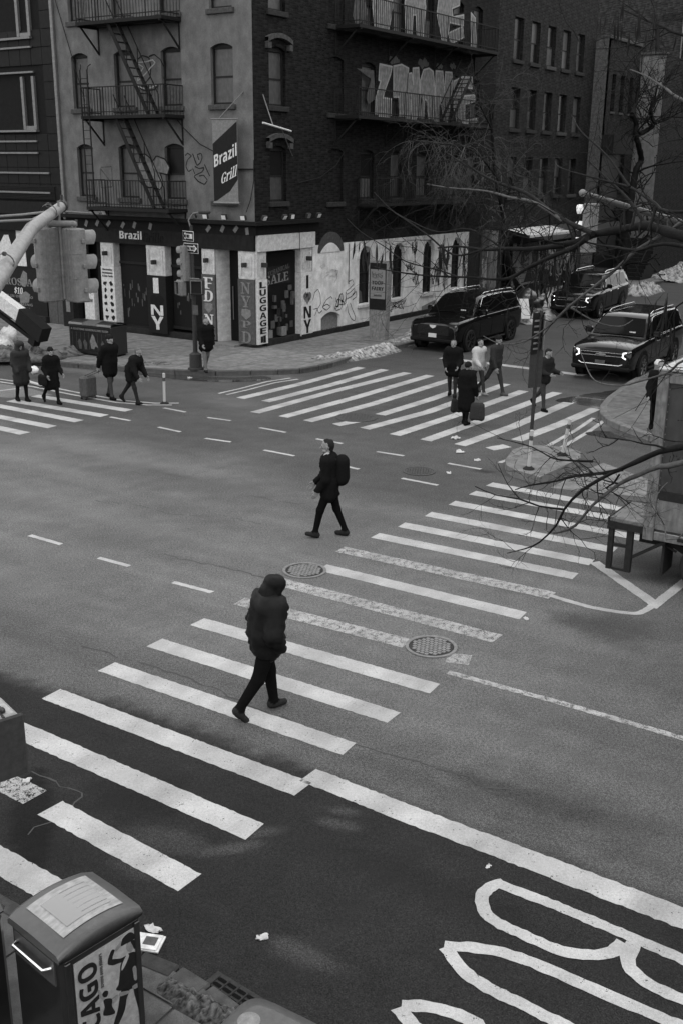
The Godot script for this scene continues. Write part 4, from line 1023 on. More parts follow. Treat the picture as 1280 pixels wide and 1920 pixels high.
	g = obj("graffiti", Shape.new().poly(PackedVector2Array([Vector2(6.053, 12.187), Vector2(6.703, 12.264), Vector2(7.012, 11.845), Vector2(6.219, 11.270), Vector2(5.958, 11.639)]), 0.004, 0.006), M.graffiti_mid, b, FR)
	for q in [[Vector2(7.123, 13.037), Vector2(8.682, 13.243), Vector2(8.728, 12.241), Vector2(8.486, 11.422), Vector2(7.479, 11.359), Vector2(7.304, 12.079)], [Vector2(9.644, 12.498), Vector2(9.842, 13.397), Vector2(10.925, 13.540), Vector2(11.291, 12.572), Vector2(11.158, 11.288), Vector2(10.678, 11.323), Vector2(10.541, 12.175), Vector2(10.288, 12.147), Vector2(10.249, 11.362), Vector2(9.784, 11.434)], [Vector2(12.496, 13.748), Vector2(14.157, 13.968), Vector2(14.154, 12.941), Vector2(13.503, 12.744), Vector2(13.625, 12.428), Vector2(14.574, 12.614), Vector2(14.613, 12.199), Vector2(13.361, 12.194), Vector2(13.149, 11.347), Vector2(12.772, 11.396), Vector2(12.237, 12.400)], [Vector2(15.254, 12.773), Vector2(15.675, 12.606), Vector2(15.906, 11.378), Vector2(15.394, 11.377)], [Vector2(13.302, 11.776), Vector2(14.520, 12.147), Vector2(14.657, 11.738), Vector2(13.525, 11.381)]]:
		var p := PackedVector2Array(q)
		for e in Geometry2D.offset_polygon(p, 0.09): obj("letter_outline", Shape.new().poly(e, 0.006, 0.009), M.graffiti_black, g)
		for e in Geometry2D.offset_polygon(p, 0.03): obj("letter_edge", Shape.new().poly(e, 0.009, 0.0115), M.graffiti_line, g)
		for e in Geometry2D.offset_polygon(p, -0.03): obj("letter", Shape.new().poly(e, 0.0115, 0.014), M.graffiti_pale, g)

func board(b: Node3D, called: String, F: Transform3D, u0: float, u1: float, v0: float, v1: float, z0: float, z1: float, m: Material, bevel := 0.0) -> MeshInstance3D:
	return obj(called, Shape.new().box(Vector3(u0, v0, z0), Vector3(u1, v1, z1), bevel), m, b, F)

func shop(b: Node3D) -> void:
	# cornice ledge and fascia over the shop fronts
	board(b, "cornice", FL, -9.4, 0.34, 4.40, 4.52, 0.004, 0.34, M.cornice); board(b, "cornice", FR, 0.0, 3.75, 4.40, 4.52, 0.004, 0.34, M.cornice)
	board(b, "cornice_face", FL, -9.4, 0.12, 4.06, 4.40, 0.004, 0.12, M.cornice); board(b, "cornice_face", FR, 0.0, 3.7, 4.06, 4.40, 0.004, 0.12, M.cornice)
	var f := board(b, "fascia_sign", FL, -9.4, 0.003, 3.52, 4.06, 0.003, 0.10, M.fascia)
	words(f, "lettering", "Brazil", Transform3D(), -6.42, -5.28, 3.70, 4.0, 0.108, M.sign_white)
	words(f, "lettering", "Grille", Transform3D(), -5.22, -4.2, 3.62, 3.98, 0.108, M.cornice, true, 0.12)
	board(b, "fascia_panel", FR, 0.0, 3.42, 3.50, 4.06, 0.003, 0.14, M.white_paint, 0.012)
	var s := Shape.new()
	for q in [[-8.7, 4.2], [-8.15, 4.2], [-7.55, 4.23], [-6.95, 4.23], [-6.2, 4.2], [-5.6, 4.22], [-4.8, 4.2], [-2.0, 4.22], [-1.35, 4.24], [-0.75, 4.25], [-0.25, 4.2]]:
		obj("bunting_flag", Shape.new().box(Vector3(-0.07, -0.12, 0), Vector3(0.07, 0.12, 0.01)), M.sign_mid, b, FL * Transform3D(Basis(Vector3.BACK, rng.randf_range(-0.9, 0.2)), Vector3(q[0], q[1], 0.124)))

	for q in [[-7.0, 0.5, 1], [-2.55, 0.5, 0], [-2.0, 0.25, 1], [-1.15, 0.3, 1], [-0.3, 0.2, 1]]: floodlight(b, FL, q[0], 4.53, 0.25, q[1], q[2] == 1)
	for q in [[0.2, 0.5, 1], [1.35, 0.6, 1], [1.8, 0.2, 1], [2.8, 0.4, 0], [3.45, 0.5, 1]]: floodlight(b, FR, q[0], 4.53, 0.25, q[1], q[2] == 1)
	s = Shape.new(); s.tube([Vector3(-9.3, 4.62, 0.3), Vector3(-7.2, 4.58, 0.3)], [0.035], 6); obj("tube_light", s, M.sign_mid, b, FL)
	s = Shape.new(); s.rod(Vector3(2.35, 4.4, 0.2), Vector3(2.35, 3.45, 0.2), 0.012, 5); obj("cable", s, M.iron, b, FR)
	# dark recess of the shop behind everything
	board(b, "shop_wall", FL, -9.4, -0.01, 0.14, 3.52, -0.7, -0.62, M.shop_dark)
	var soffit := board(b, "shop_ceiling", FL, -9.4, -0.01, 3.52, 3.60, -0.62, 0.0, M.cornice)
	soffit.name = "shop_ceiling"
	board(b, "shop_step", FL, -9.4, -1.95, 0.14, 0.36, -0.62, -0.02, M.plinth)
	# glazed bays: panes, bars, goods behind
	for q in [[-9.05, -8.55, 0.36], [-8.08, -7.62, 0.36], [-6.82, -5.2, 0.36], [-4.15, -2.45, 0.5]]:
		var g := board(b, "shop_window", FL, q[0], q[1], q[2], 3.5, -0.30, -0.27, M.glass_dark)
		s = Shape.new()
		for k in int((q[1] - q[0]) / 0.06):
			var u: float = q[0] + 0.08 + 0.06 * k
			if u > q[1] - 0.12: break
			var hgt := rng.randf_range(0.05, 0.35); var y := rng.randf_range(0.7, 1.9)
			if rng.randf() < 0.6: s.box(Vector3(u, y, -0.265), Vector3(u + rng.randf_range(0.02, 0.08), y + hgt, -0.258))
		tag(obj("goods", s, M.sign_grey, g), "", "", "", "stuff")
		for y in [2.75, q[2] - 0.02]: board(g, "glazing_bar", Transform3D(), q[0], q[1], y, y + 0.09, -0.268, -0.2, M.frame)
	board(b, "door_leaf", FL, -1.74, -0.76, 0.15, 3.45, -0.62, -0.55, M.shop_dark)
	s = Shape.new(); s.rod(Vector3(-1.45, 1.0, -0.5), Vector3(-1.45, 2.2, -0.5), 0.02); obj("door_handle", s, M.metal_trim, b, FL)
	board(b, "door_threshold", FL, -1.95, -0.76, 0.14, 0.22, -0.55, 0.35, M.sign_mid)
	s = Shape.new(); s.quad(Vector3(-1.80, 0.15, 0.0), Vector3(-1.62, 0.15, -0.55), Vector3(-1.62, 3.5, -0.55), Vector3(-1.80, 3.5, 0.0)); obj("door_jamb", s, M.white_paint, b, FL)
	# pilasters and what is painted on them
	var pil := func(F: Transform3D, u0: float, u1: float, sign_top: float, m: Material) -> MeshInstance3D:
		var p := board(b, "pilaster", F, u0, u1, sign_top, 3.52, -0.3, 0.06, M.white_paint, 0.012)
		board(p, "panel_moulding", Transform3D(), u0 + 0.1, u0 + 0.16, sign_top + 0.15, 3.35, 0.06, 0.085, M.white_paint); board(p, "panel_moulding", Transform3D(), u1 - 0.16, u1 - 0.1, sign_top + 0.15, 3.35, 0.06, 0.085, M.white_paint)
		board(p, "wall_lamp", Transform3D(), (u0 + u1) / 2 - 0.05, (u0 + u1) / 2 + 0.05, sign_top + 0.42, sign_top + 0.58, 0.06, 0.3, M.signal_dark, 0.02)
		return board(b, "pilaster_sign", F, u0 - 0.01, u1 + 0.01, 0.28, sign_top, -0.3, 0.085, m)
	var p = pil.call(FL, -7.54, -6.86, 2.62, M.sign_white)
	words(p, "lettering", "Electronics\nAccessories\n& Sim Cards", Transform3D(), -7.48, -6.92, 2.22, 2.55, 0.09, M.sign_black)
	s = Shape.new()
	for k in 14:
		var c := Vector2(-7.36 + 0.33 * (k % 2), 1.98 - 0.26 * (k / 2)); var pp := PackedVector2Array()
		for j in 9: pp.append(c + Vector2(cos(TAU * j / 9), sin(TAU * j / 9)) * rng.randf_range(0.05, 0.12))
		obj("picture", Shape.new().poly(pp, 0.084, 0.092), M.sign_black, p)
	p = pil.call(FL, -5.14, -4.2, 2.42, M.sign_black)
	board(p, "letter_i", Transform3D(), -4.82, -4.55, 1.78, 2.34, 0.087, 0.095, M.sign_white)
	obj("heart", Shape.new().poly(heart(Vector2(-4.67, 1.46), 0.33), 0.087, 0.095), M.cornice, p)
	words(p, "letter", "N", Transform3D(), -4.98, -4.36, 0.96, 1.34, 0.094, M.sign_white); words(p, "letter", "Y", Transform3D(), -4.98, -4.36, 0.42, 0.92, 0.094, M.sign_white)
	p = pil.call(FL, -2.42, -1.82, 2.62, M.sign_grey)
	for q in [["F", 2.12, 2.52], ["D", 1.66, 2.06], ["N", 0.82, 1.2], ["Y", 0.36, 0.78]]: words(p, "letter", q[0], Transform3D(), -2.34, -1.9, q[1], q[2], 0.094, M.sign_white, true)
	s = Shape.new().poly(PackedVector2Array([Vector2(-2.3, 1.58), Vector2(-2.12, 1.62), Vector2(-1.94, 1.58), Vector2(-1.93, 1.4), Vector2(-2.12, 1.24), Vector2(-2.31, 1.4)]), 0.086, 0.095); obj("badge", s, M.sign_mid, p)
	p = pil.call(FL, -0.73, -0.02, 2.55, M.sign_grey)
	for q in [["N", 2.05, 2.45], ["Y", 1.58, 1.98], ["P", 0.86, 1.1], ["D", 0.32, 0.72]]: words(p, "letter", q[0], Transform3D(), -0.6, -0.18, q[1], q[2], 0.094, M.sign_mid, true)
	s = Shape.new().poly(PackedVector2Array([Vector2(-0.58, 1.5), Vector2(-0.38, 1.53), Vector2(-0.18, 1.48), Vector2(-0.16, 1.3), Vector2(-0.38, 1.14), Vector2(-0.6, 1.3)]), 0.086, 0.095); obj("badge", s, M.sign_mid, p)
	p = pil.call(FR, 0.0, 0.54, 2.55, M.sign_white)
	letters(p, "LUGGAGE", Transform3D(), 0.09, 0.45, 0.62, 2.5, 0.094, M.sign_black)
	s = Shape.new(); s.box(Vector3(0.13, 0.34, 0.086), Vector3(0.26, 0.56, 0.095)); s.box(Vector3(0.28, 0.32, 0.086), Vector3(0.42, 0.58, 0.095)); obj("suitcase_picture", s, M.sign_black, p)
	p = pil.call(FR, 2.6, 3.32, 2.62, M.sign_white)
	board(p, "letter_i", Transform3D(), 2.9, 3.04, 2.02, 2.5, 0.087, 0.095, M.sign_black)
	obj("heart", Shape.new().poly(heart(Vector2(2.97, 1.68), 0.26), 0.087, 0.095), M.sign_mid, p)
	s = scribble(5, Vector2(2.97, 1.7), Vector2(0.45, 0.4), 0.025, 0.098, 8); obj("picture_lines", s, M.sign_black, p)
	words(p, "letter", "N", Transform3D(), 2.74, 3.2, 0.92, 1.36, 0.094, M.sign_black); words(p, "letter", "Y", Transform3D(), 2.74, 3.2, 0.36, 0.86, 0.094, M.sign_black)
	# the shop window on the side, with the sale banner and the goods
	var w := board(b, "shop_window", FR, 0.56, 2.6, 0.36, 3.42, -0.25, -0.2, M.shop_dark)
	board(w, "window_base", Transform3D(), 0.56, 2.6, 0.14, 0.36, -0.2, 0.03, M.plinth)
	var bn := board(w, "sale_banner", Transform3D(), 0.66, 2.30, 2.28, 2.92, -0.185, -0.18, M.trim)
	words(bn, "lettering", "MECHANICAL", Transform3D(), 0.72, 2.2, 2.68, 2.84, -0.175, M.sign_grey, true, 0.0, 0.06); words(bn, "lettering", "SALE", Transform3D(), 0.78, 2.14, 2.32, 2.64, -0.175, M.sign_mid, true, 0.0, 0.06)
	for k in 26:
		var u := rng.randf_range(0.65, 2.35); var v := rng.randf_range(0.4, 2.1)
		var mm: Material = [M.sign_grey, M.trim, M.sign_grey, M.blind][rng.randi_range(0, 3)]
		board(w, "goods", Transform3D(), u, u + rng.randf_range(0.06, 0.22), v, v + rng.randf_range(0.08, 0.3), -0.19, -0.16 + 0.003 * k, mm)
	board(w, "goods", Transform3D(), 1.55, 1.85, 0.4, 0.72, -0.18, -0.05, M.sign_mid); board(w, "goods", Transform3D(), 0.74, 1.02, 0.4, 0.68, -0.18, -0.06, M.sign_mid)
	# narrow shop fronts towards the left neighbour
	p = board(b, "pilaster_sign", FL, -8.62, -8.08, 0.36, 1.98, -0.2, 0.03, M.sign_white)
	s = scribble(9, Vector2(-8.35, 1.66), Vector2(0.4, 0.5), 0.03, 0.034, 8); obj("emblem", s, M.sign_grey, p)
	words(p, "lettering", "Yankees", Transform3D(), -8.55, -8.15, 1.18, 1.34, 0.035, M.sign_grey, true, 0.08)
	board(b, "column", FL, -9.4, -8.98, 0.15, 3.52, -0.2, 0.06, M.trim)

func side_ground_floor(b: Node3D) -> void:
	# white painted brick with round-headed windows
	var holes := []
	for u in [6.62, 9.2, 11.76, 14.38]: holes.append([u, u + 0.92, 1.06, 3.36 - 0.004 * u, 0.46])
	holes.append([3.98, 5.3, 0.34, 0.98, 0.2])
	obj("painted_wall", wall_shape(3.42, 16.0, 0.34, 3.55, holes, 0.22), M.white_wall, b, FR)
	board(b, "plinth", FR, 2.6, 17.2, 0.13, 0.34, -0.2, 0.09, M.plinth, 0.015)
	for k in 4:
		var h: Array = holes[k]
		var w := board(b, "arched_window", FR, h[0], h[1], h[2], h[3] + 0.02, -0.24, -0.2, M.glass_dark)
		var s := Shape.new(); s.box(Vector3(h[0], h[2], -0.2), Vector3(h[0] + 0.05, h[3], -0.14)); s.box(Vector3(h[1] - 0.05, h[2], -0.2), Vector3(h[1], h[3], -0.14)); s.box(Vector3(h[0], h[2] + 1.2, -0.2), Vector3(h[1], h[2] + 1.24, -0.16)); obj("frame", s, M.frame, w)
		board(w, "sill", Transform3D(), h[0] - 0.1, h[1] + 0.1, h[2] - 0.14, h[2] - 0.003, -0.2, 0.1, M.white_paint, 0.015)
		var q := arch_pts(h[0] - 0.16, h[1] + 0.16, h[3] + 0.16, 0.62, 14); var q2 := arch_pts(h[0] - 0.02, h[1] + 0.02, h[3] + 0.02, 0.48, 14); var a := Shape.new()
		for j in q.size() - 1: a.quad(Vector3(q2[j].x, q2[j].y, 0.03), Vector3(q2[j + 1].x, q2[j + 1].y, 0.03), Vector3(q[j + 1].x, q[j + 1].y, 0.03), Vector3(q[j].x, q[j].y, 0.03)); a.quad(Vector3(q[j].x, q[j].y, 0.03), Vector3(q[j + 1].x, q[j + 1].y, 0.03), Vector3(q[j + 1].x, q[j + 1].y, 0.0), Vector3(q[j].x, q[j].y, 0.0))
		obj("arch_ring", a, M.white_wall, w)
		# paler sprayed half-round above each arch
		var pp := PackedVector2Array(arch_pts(h[0] - 0.45, h[1] + 0.5, 4.02, 0.42, 14)); obj("paint_patch", Shape.new().poly(pp, 0.003, 0.005), M.plinth, b, FR)
		if k in [0, 1]:
			s = Shape.new()
			s.poly(PackedVector2Array([Vector2(h[0] + 0.1, 1.1), Vector2(h[0] + 0.16, 1.5), Vector2(h[0] + 0.3, 1.62), Vector2(h[0] + 0.48, 1.52), Vector2(h[0] + 0.55, 1.1)]), -0.198, -0.19); obj("thing_in_window", s, M.sign_grey, w)
	board(b, "boarded_vent", FR, 3.98, 5.3, 0.34, 1.0, -0.2, -0.12, M.sign_mid)
	var pp := PackedVector2Array(arch_pts(3.75, 5.5, 4.0, 0.75, 16)); obj("blind_arch", Shape.new().poly(pp, 0.003, 0.02), M.sill, b, FR)
	pp = PackedVector2Array(arch_pts(3.9, 5.25, 3.6, 0.35, 12)); obj("paint_patch", Shape.new().poly(pp, 0.02, 0.023), M.white_wall, b, FR)
	# downpipes of paint and conduits
	for u in [5.85, 8.55, 11.0, 13.55]:
		var s := Shape.new(); s.rod(Vector3(u, 3.5, 0.03), Vector3(u - 0.02, 1.95, 0.03), 0.014, 5); obj("conduit", s, M.plinth, b, FR)
	# tags
	var s := Shape.new()
	for q in [[Vector2(3.423, 1.493), Vector2(3.563, 1.819), Vector2(3.773, 1.921), Vector2(3.916, 1.708), Vector2(3.953, 1.343), Vector2(3.705, 1.124), Vector2(3.564, 0.937)], [Vector2(4.097, 1.227), Vector2(4.385, 1.302), Vector2(4.641, 1.175), Vector2(4.351, 1.060), Vector2(4.061, 1.211), Vector2(4.347, 1.468), Vector2(4.637, 1.564), Vector2(4.748, 1.472)], [Vector2(4.938, 1.043), Vector2(5.234, 1.221), Vector2(5.461, 1.158), Vector2(5.313, 1.006), Vector2(5.013, 0.994), Vector2(4.863, 1.133), Vector2(5.160, 1.145)],
			[Vector2(5.863, 2.037), Vector2(6.131, 2.100), Vector2(6.251, 1.923), Vector2(5.984, 1.778), Vector2(5.680, 1.679), Vector2(5.720, 1.551), Vector2(5.987, 1.611), Vector2(6.293, 1.753), Vector2(6.298, 1.542), Vector2(6.068, 1.436), Vector2(5.761, 1.380)], [Vector2(5.765, 1.171), Vector2(5.848, 0.847), Vector2(6.087, 0.548), Vector2(6.324, 0.437), Vector2(6.399, 0.579), Vector2(6.156, 0.922), Vector2(5.996, 1.191)], [Vector2(5.691, 1.052), Vector2(5.656, 0.888)], [Vector2(6.143, 1.514), Vector2(6.413, 1.616), Vector2(6.458, 1.402), Vector2(6.148, 1.303)],
			[Vector2(3.494, 1.186), Vector2(3.705, 1.205), Vector2(3.848, 0.989), Vector2(4.062, 1.089)]]: obj("graffiti", spray(q, 0.035, 0.006), M.graffiti_black, b, FR)
	obj("graffiti", scribble(14, Vector2(9.732, 0.750), Vector2(1.3, 0.5), 0.04, 0.006, 10), M.graffiti_black, b, FR)
	for q in [[Vector2(11.170, 1.761), 0.7, 0.7, 3], [Vector2(13.030, 1.786), 0.5, 1.4, 4], [Vector2(13.833, 1.727), 0.5, 1.6, 6], [Vector2(8.802, 1.104), 0.5, 0.5, 31], [Vector2(10.635, 2.297), 0.7, 0.5, 32], [Vector2(7.968, 0.853), 0.9, 0.5, 33], [Vector2(13.346, 2.819), 0.5, 0.9, 34], [Vector2(10.954, 3.061), 0.5, 0.7, 35], [Vector2(5.382, 1.415), 0.8, 0.6, 36], [Vector2(12.410, 1.598), 0.8, 0.6, 37], [Vector2(15.796, 1.953), 0.7, 2.2, 7], [Vector2(15.995, 2.674), 0.8, 1.2, 8]]:
		obj("graffiti", scribble(q[3], q[0], Vector2(q[1], q[2]), 0.04, 0.006, 10), M.graffiti_black, b, FR)
	s = Shape.new()
	for q in [[Vector2(3.911, 2.745), Vector2(4.193, 2.845), Vector2(4.265, 2.761), Vector2(3.982, 2.681)], [Vector2(4.339, 2.477), Vector2(4.700, 2.572), Vector2(5.141, 2.501), Vector2(4.995, 2.349), Vector2(4.557, 2.340)], [Vector2(4.919, 2.577), Vector2(5.070, 2.262), Vector2(4.852, 2.075)], [Vector2(4.197, 2.327), Vector2(4.484, 2.426)]]: obj("scraped_patch", spray(q, 0.07, 0.012), M.white_paint, b, FR)
	obj("scuffed_patch", Shape.new().poly(PackedVector2Array([Vector2(11.718, 0.490), Vector2(12.914, 0.684), Vector2(13.143, 0.280), Vector2(12.861, 0.068), Vector2(11.792, 0.083)]), 0.003, 0.006), M.sign_mid, b, FR)
	# beyond the white wall: painted piers, a shop with a poster, an awning, roll-down gates
	board(b, "dark_pier", FR, 16.0, 17.2, 0.34, 3.55, -0.02, 0.02, M.plinth)
	board(b, "painted_pier", FR, 17.2, 17.9, 0.15, 3.55, -0.02, 0.12, M.graffiti_mid, 0.02); board(b, "painted_pier", FR, 18.0, 18.7, 0.15, 3.5, -0.02, 0.22, M.sign_mid, 0.02)
	board(b, "recess", FR, 17.2, 30.0, 0.14, 3.55, -0.6, -0.5, M.shop_dark)
	board(b, "entry_pier", FR, 19.0, 19.5, 0.15, 3.3, -0.2, 0.1, M.trim)
	obj("graffiti", scribble(17, Vector2(17.55, 1.8), Vector2(0.6, 2.4), 0.09, 0.126, 10), M.graffiti_line, b, FR); obj("graffiti", scribble(18, Vector2(18.35, 1.7), Vector2(0.55, 2.2), 0.09, 0.226, 9), M.graffiti_pale, b, FR)
	s = Shape.new(); s.quad(Vector3(19.9, 3.25, 1.3), Vector3(25.2, 3.25, 1.3), Vector3(25.2, 3.5, 0.05), Vector3(19.9, 3.5, 0.05)); s.quad(Vector3(19.9, 3.13, 1.3), Vector3(25.2, 3.13, 1.3), Vector3(25.2, 3.25, 1.3), Vector3(19.9, 3.25, 1.3)); obj("awning", s, M.sign_white, b, FR)
	board(b, "shop_fascia", FR, 19.6, 24.0, 2.75, 3.1, -0.4, 0.05, M.fascia)
	var w := board(b, "shop_window", FR, 21.2, 24.0, 0.7, 2.7, -0.3, 0.0, M.glass_dark)
	board(w, "frame", Transform3D(), 21.1, 21.2, 0.5, 2.75, -0.1, 0.05, M.sign_mid); board(w, "frame", Transform3D(), 24.0, 24.12, 0.2, 2.75, -0.1, 0.06, M.metal_trim); board(w, "frame", Transform3D(), 21.2, 24.0, 0.6, 0.7, -0.1, 0.05, M.sign_mid)
	s = Shape.new(); s.poly(PackedVector2Array([Vector2(21.4, 0.75), Vector2(21.3, 2.3), Vector2(21.9, 2.6), Vector2(22.5, 2.0), Vector2(23.2, 2.3), Vector2(23.3, 1.7), Vector2(22.8, 1.4), Vector2(22.4, 0.75)]), 0.002, 0.01); obj("window_poster", s, M.sign_mid, w)
	s = scribble(23, Vector2(22.4, 1.8), Vector2(1.4, 1.2), 0.09, 0.014, 8); obj("poster_lines", s, M.sign_black, w)
	board(b, "stall_riser", FR, 19.6, 24.1, 0.14, 0.6, -0.4, -0.02, M.plinth)
	var gate := board(b, "roll_down_gate", FR, 24.3, 29.8, 0.15, 2.6, -0.4, -0.1, M.trim)
	for k in 24: board(gate, "slat", Transform3D(), 24.3, 29.8, 0.2 + 0.1 * k, 0.26 + 0.1 * k, -0.1, -0.075, M.trim)
	for q in [[24.9, 1.5, 41], [26.0, 1.6, 42], [27.2, 1.3, 43], [28.4, 1.7, 44], [29.2, 1.2, 45]]:
		obj("graffiti", scribble(q[2], Vector2(q[0], q[1]), Vector2(1.2, 1.7), 0.11, -0.07, 9), M.graffiti_pale if q[2] % 2 else M.graffiti_line, gate)
	board(b, "painted_band", FR, 24.3, 30.0, 2.7, 3.5, -0.1, 0.03, M.blind)
	board(b, "pier_end", FR, 29.8, 30.0, 0.15, 2.7, -0.4, 0.03, M.blind)

func make_left_building() -> void:
	rng.seed = 51
	var b := base("tiled_building"); tag(b, "dark tiled building with metal window strips and a boarded restaurant front, left edge", "building")
	var s := Shape.new(); s.box(Vector3(-24, 0.0, -20), Vector3(-9.47, 16.6, -0.05)); obj("wall", s, M.cornice, b, FL)
	# wall tiles, each its own panel; the window strips stay free
	var rows := [4.98, 5.6, 6.22, 6.84, 7.46, 8.08, 8.7, 9.32, 9.94, 10.56, 11.18, 11.8, 12.42]
	for v in rows:
		for k in 8:
			var u := -9.5 - 0.62 * (k + 1)
			var win: bool = (v > 7.4 and v < 9.7) or v > 10.9
			if win and u < -10.6: continue
			board(b, "tile", FL, u + 0.008, u + 0.612, v + 0.008, v + 0.612, -0.05, 0.0 + rng.randf_range(-0.004, 0.004), M.panel_tile, 0.006)
	for q in [[Vector2(-10.634, 7.838), 7.62, 9.55], [Vector2(-10.619, 11.285), 10.95, 13.4]]:
		var u: float = q[0].x
		var w := board(b, "window", FL, u - 4.5, u, q[1], q[2], -0.3, -0.12, M.glass_dark)
		for e in [0.0, 0.62]:
			board(w, "mullion", Transform3D(), u - e - 0.14, u - e, q[1], q[2], -0.12, 0.06, M.metal_trim, 0.01)
		board(w, "transom", Transform3D(), u - 0.62, u - 0.14, q[1], q[1] + 0.14, -0.12, 0.04, M.metal_trim)
		board(w, "sill", Transform3D(), u - 4.5, u + 0.02, q[1] - 0.08, q[1] - 0.005, -0.1, 0.12, M.metal_trim)
	for q in [[Vector2(-10.644, 10.581)], [Vector2(-10.598, 9.696)], [Vector2(-10.679, 7.193)], [Vector2(-10.668, 6.760)], [Vector2(-10.111, 6.010)], [Vector2(-10.131, 5.271)]]:
		var p: Vector2 = q[0]; board(b, "metal_strip", FL, p.x - 4.6, p.x, p.y - 0.035, p.y + 0.035, 0.0, 0.09, M.metal_trim, 0.008)
	var lv := board(b, "louvre", FL, -14.4, -9.9, 5.02, 5.52, -0.02, 0.01, M.shop_dark)
	for k in 9: board(lv, "blade", Transform3D(), -14.4, -9.9, 5.04 + 0.055 * k, 5.065 + 0.055 * k, 0.01, 0.05, M.trim)
	var f := board(b, "sign_band", FL, -14.6, -9.5, 4.42, 4.92, 0.0, 0.10, M.panel_tile)
	words(f, "lettering", "KEEP\nLOOKING", Transform3D(), -10.55, -9.9, 4.44, 4.9, 0.106, M.sign_grey)
	f = board(b, "fascia", FL, -14.6, -9.5, 3.78, 4.36, 0.0, 0.2, M.cornice)
	words(f, "lettering", "OPS", Transform3D(), -10.7, -9.75, 3.82, 4.14, 0.206, M.sign_mid)
	f = board(b, "letter_board", FL, -14.6, -9.6, 2.30, 3.78, 0.0, 0.1, M.panel_tile)
	s = Shape.new(); s.poly(PackedVector2Array([Vector2(-15.494, 3.585), Vector2(-13.351, 3.731), Vector2(-13.433, 3.127), Vector2(-13.040, 3.572), Vector2(-12.775, 3.583), Vector2(-12.632, 3.163), Vector2(-12.527, 2.954), Vector2(-12.624, 2.197), Vector2(-15.759, 1.862)]), 0.1, 0.112); obj("letter_m", s, M.sign_white, f)
	s = Shape.new(); s.poly(PackedVector2Array([Vector2(-12.290, 3.792), Vector2(-11.835, 3.808), Vector2(-11.784, 2.373), Vector2(-12.339, 2.364)]), 0.1, 0.112); obj("letter_i", s, M.sign_white, f)
	s = Shape.new(); s.poly(PackedVector2Array([Vector2(-11.261, 3.809), Vector2(-10.724, 3.829), Vector2(-10.738, 2.304), Vector2(-11.249, 2.275)]), 0.1, 0.112); obj("letter_i", s, M.sign_white, f)
	f = board(b, "restaurant_poster", FL, -14.6, -9.72 - 1.05, 0.42, 2.30, 0.0, 0.08, M.sign_black)
	words(f, "lettering", "ROSSA", Transform3D(), -13.2, -11.55, 1.56, 1.86, 0.085, M.sign_mid, true); words(f, "lettering", "$10", Transform3D(), -12.7, -12.2, 1.2, 1.5, 0.085, M.sign_white, true, 0.1)
	words(f, "lettering", "DINE IN OR TO GO", Transform3D(), -13.6, -11.6, 1.06, 1.17, 0.085, M.sign_mid); words(f, "lettering", "COMING\nSOON", Transform3D(), -12.75, -11.65, 0.58, 0.86, 0.085, M.sign_mid)
	s = Shape.new()
	s.poly(PackedVector2Array([Vector2(-12.067, 2.186), Vector2(-11.851, 2.091), Vector2(-11.865, 1.703), Vector2(-12.018, 1.520), Vector2(-12.211, 1.551), Vector2(-12.261, 1.678), Vector2(-12.308, 1.826), Vector2(-12.187, 2.007)]), 0.08, 0.088); s.poly(PackedVector2Array([Vector2(-12.415, 1.232), Vector2(-12.006, 1.347), Vector2(-11.759, 1.234), Vector2(-11.864, 0.900), Vector2(-12.398, 0.839)]), 0.08, 0.088); s.poly(PackedVector2Array([Vector2(-13.285, 0.707), Vector2(-12.866, 0.826), Vector2(-12.537, 0.785), Vector2(-12.624, 0.624), Vector2(-12.953, 0.665)]), 0.08, 0.088); s.poly(PackedVector2Array([Vector2(-12.451, 0.681), Vector2(-12.148, 0.726), Vector2(-12.246, 0.189), Vector2(-12.450, 0.150)]), 0.08, 0.088)
	obj("pictured_woman", s, M.sign_mid, f)
	board(b, "door", FL, -10.72, -10.2, 0.15, 2.3, 0.0, 0.05, M.sign_grey); board(b, "door", FL, -10.18, -9.62, 0.15, 2.3, 0.0, 0.05, M.sign_grey)
	board(b, "poster_sill", FL, -14.6, -10.75, 0.15, 0.42, 0.0, 0.22, M.plinth, 0.02)
	f = board(b, "intercom_pier", FL, -9.62, -9.02, 0.15, 2.3, 0.06, 0.28, M.trim)
	board(f, "notice", Transform3D(), -9.5, -9.2, 1.78, 2.06, 0.282, 0.29, M.sign_mid); board(f, "notice", Transform3D(), -9.42, -9.2, 0.74, 1.22, 0.282, 0.29, M.sign_mid)

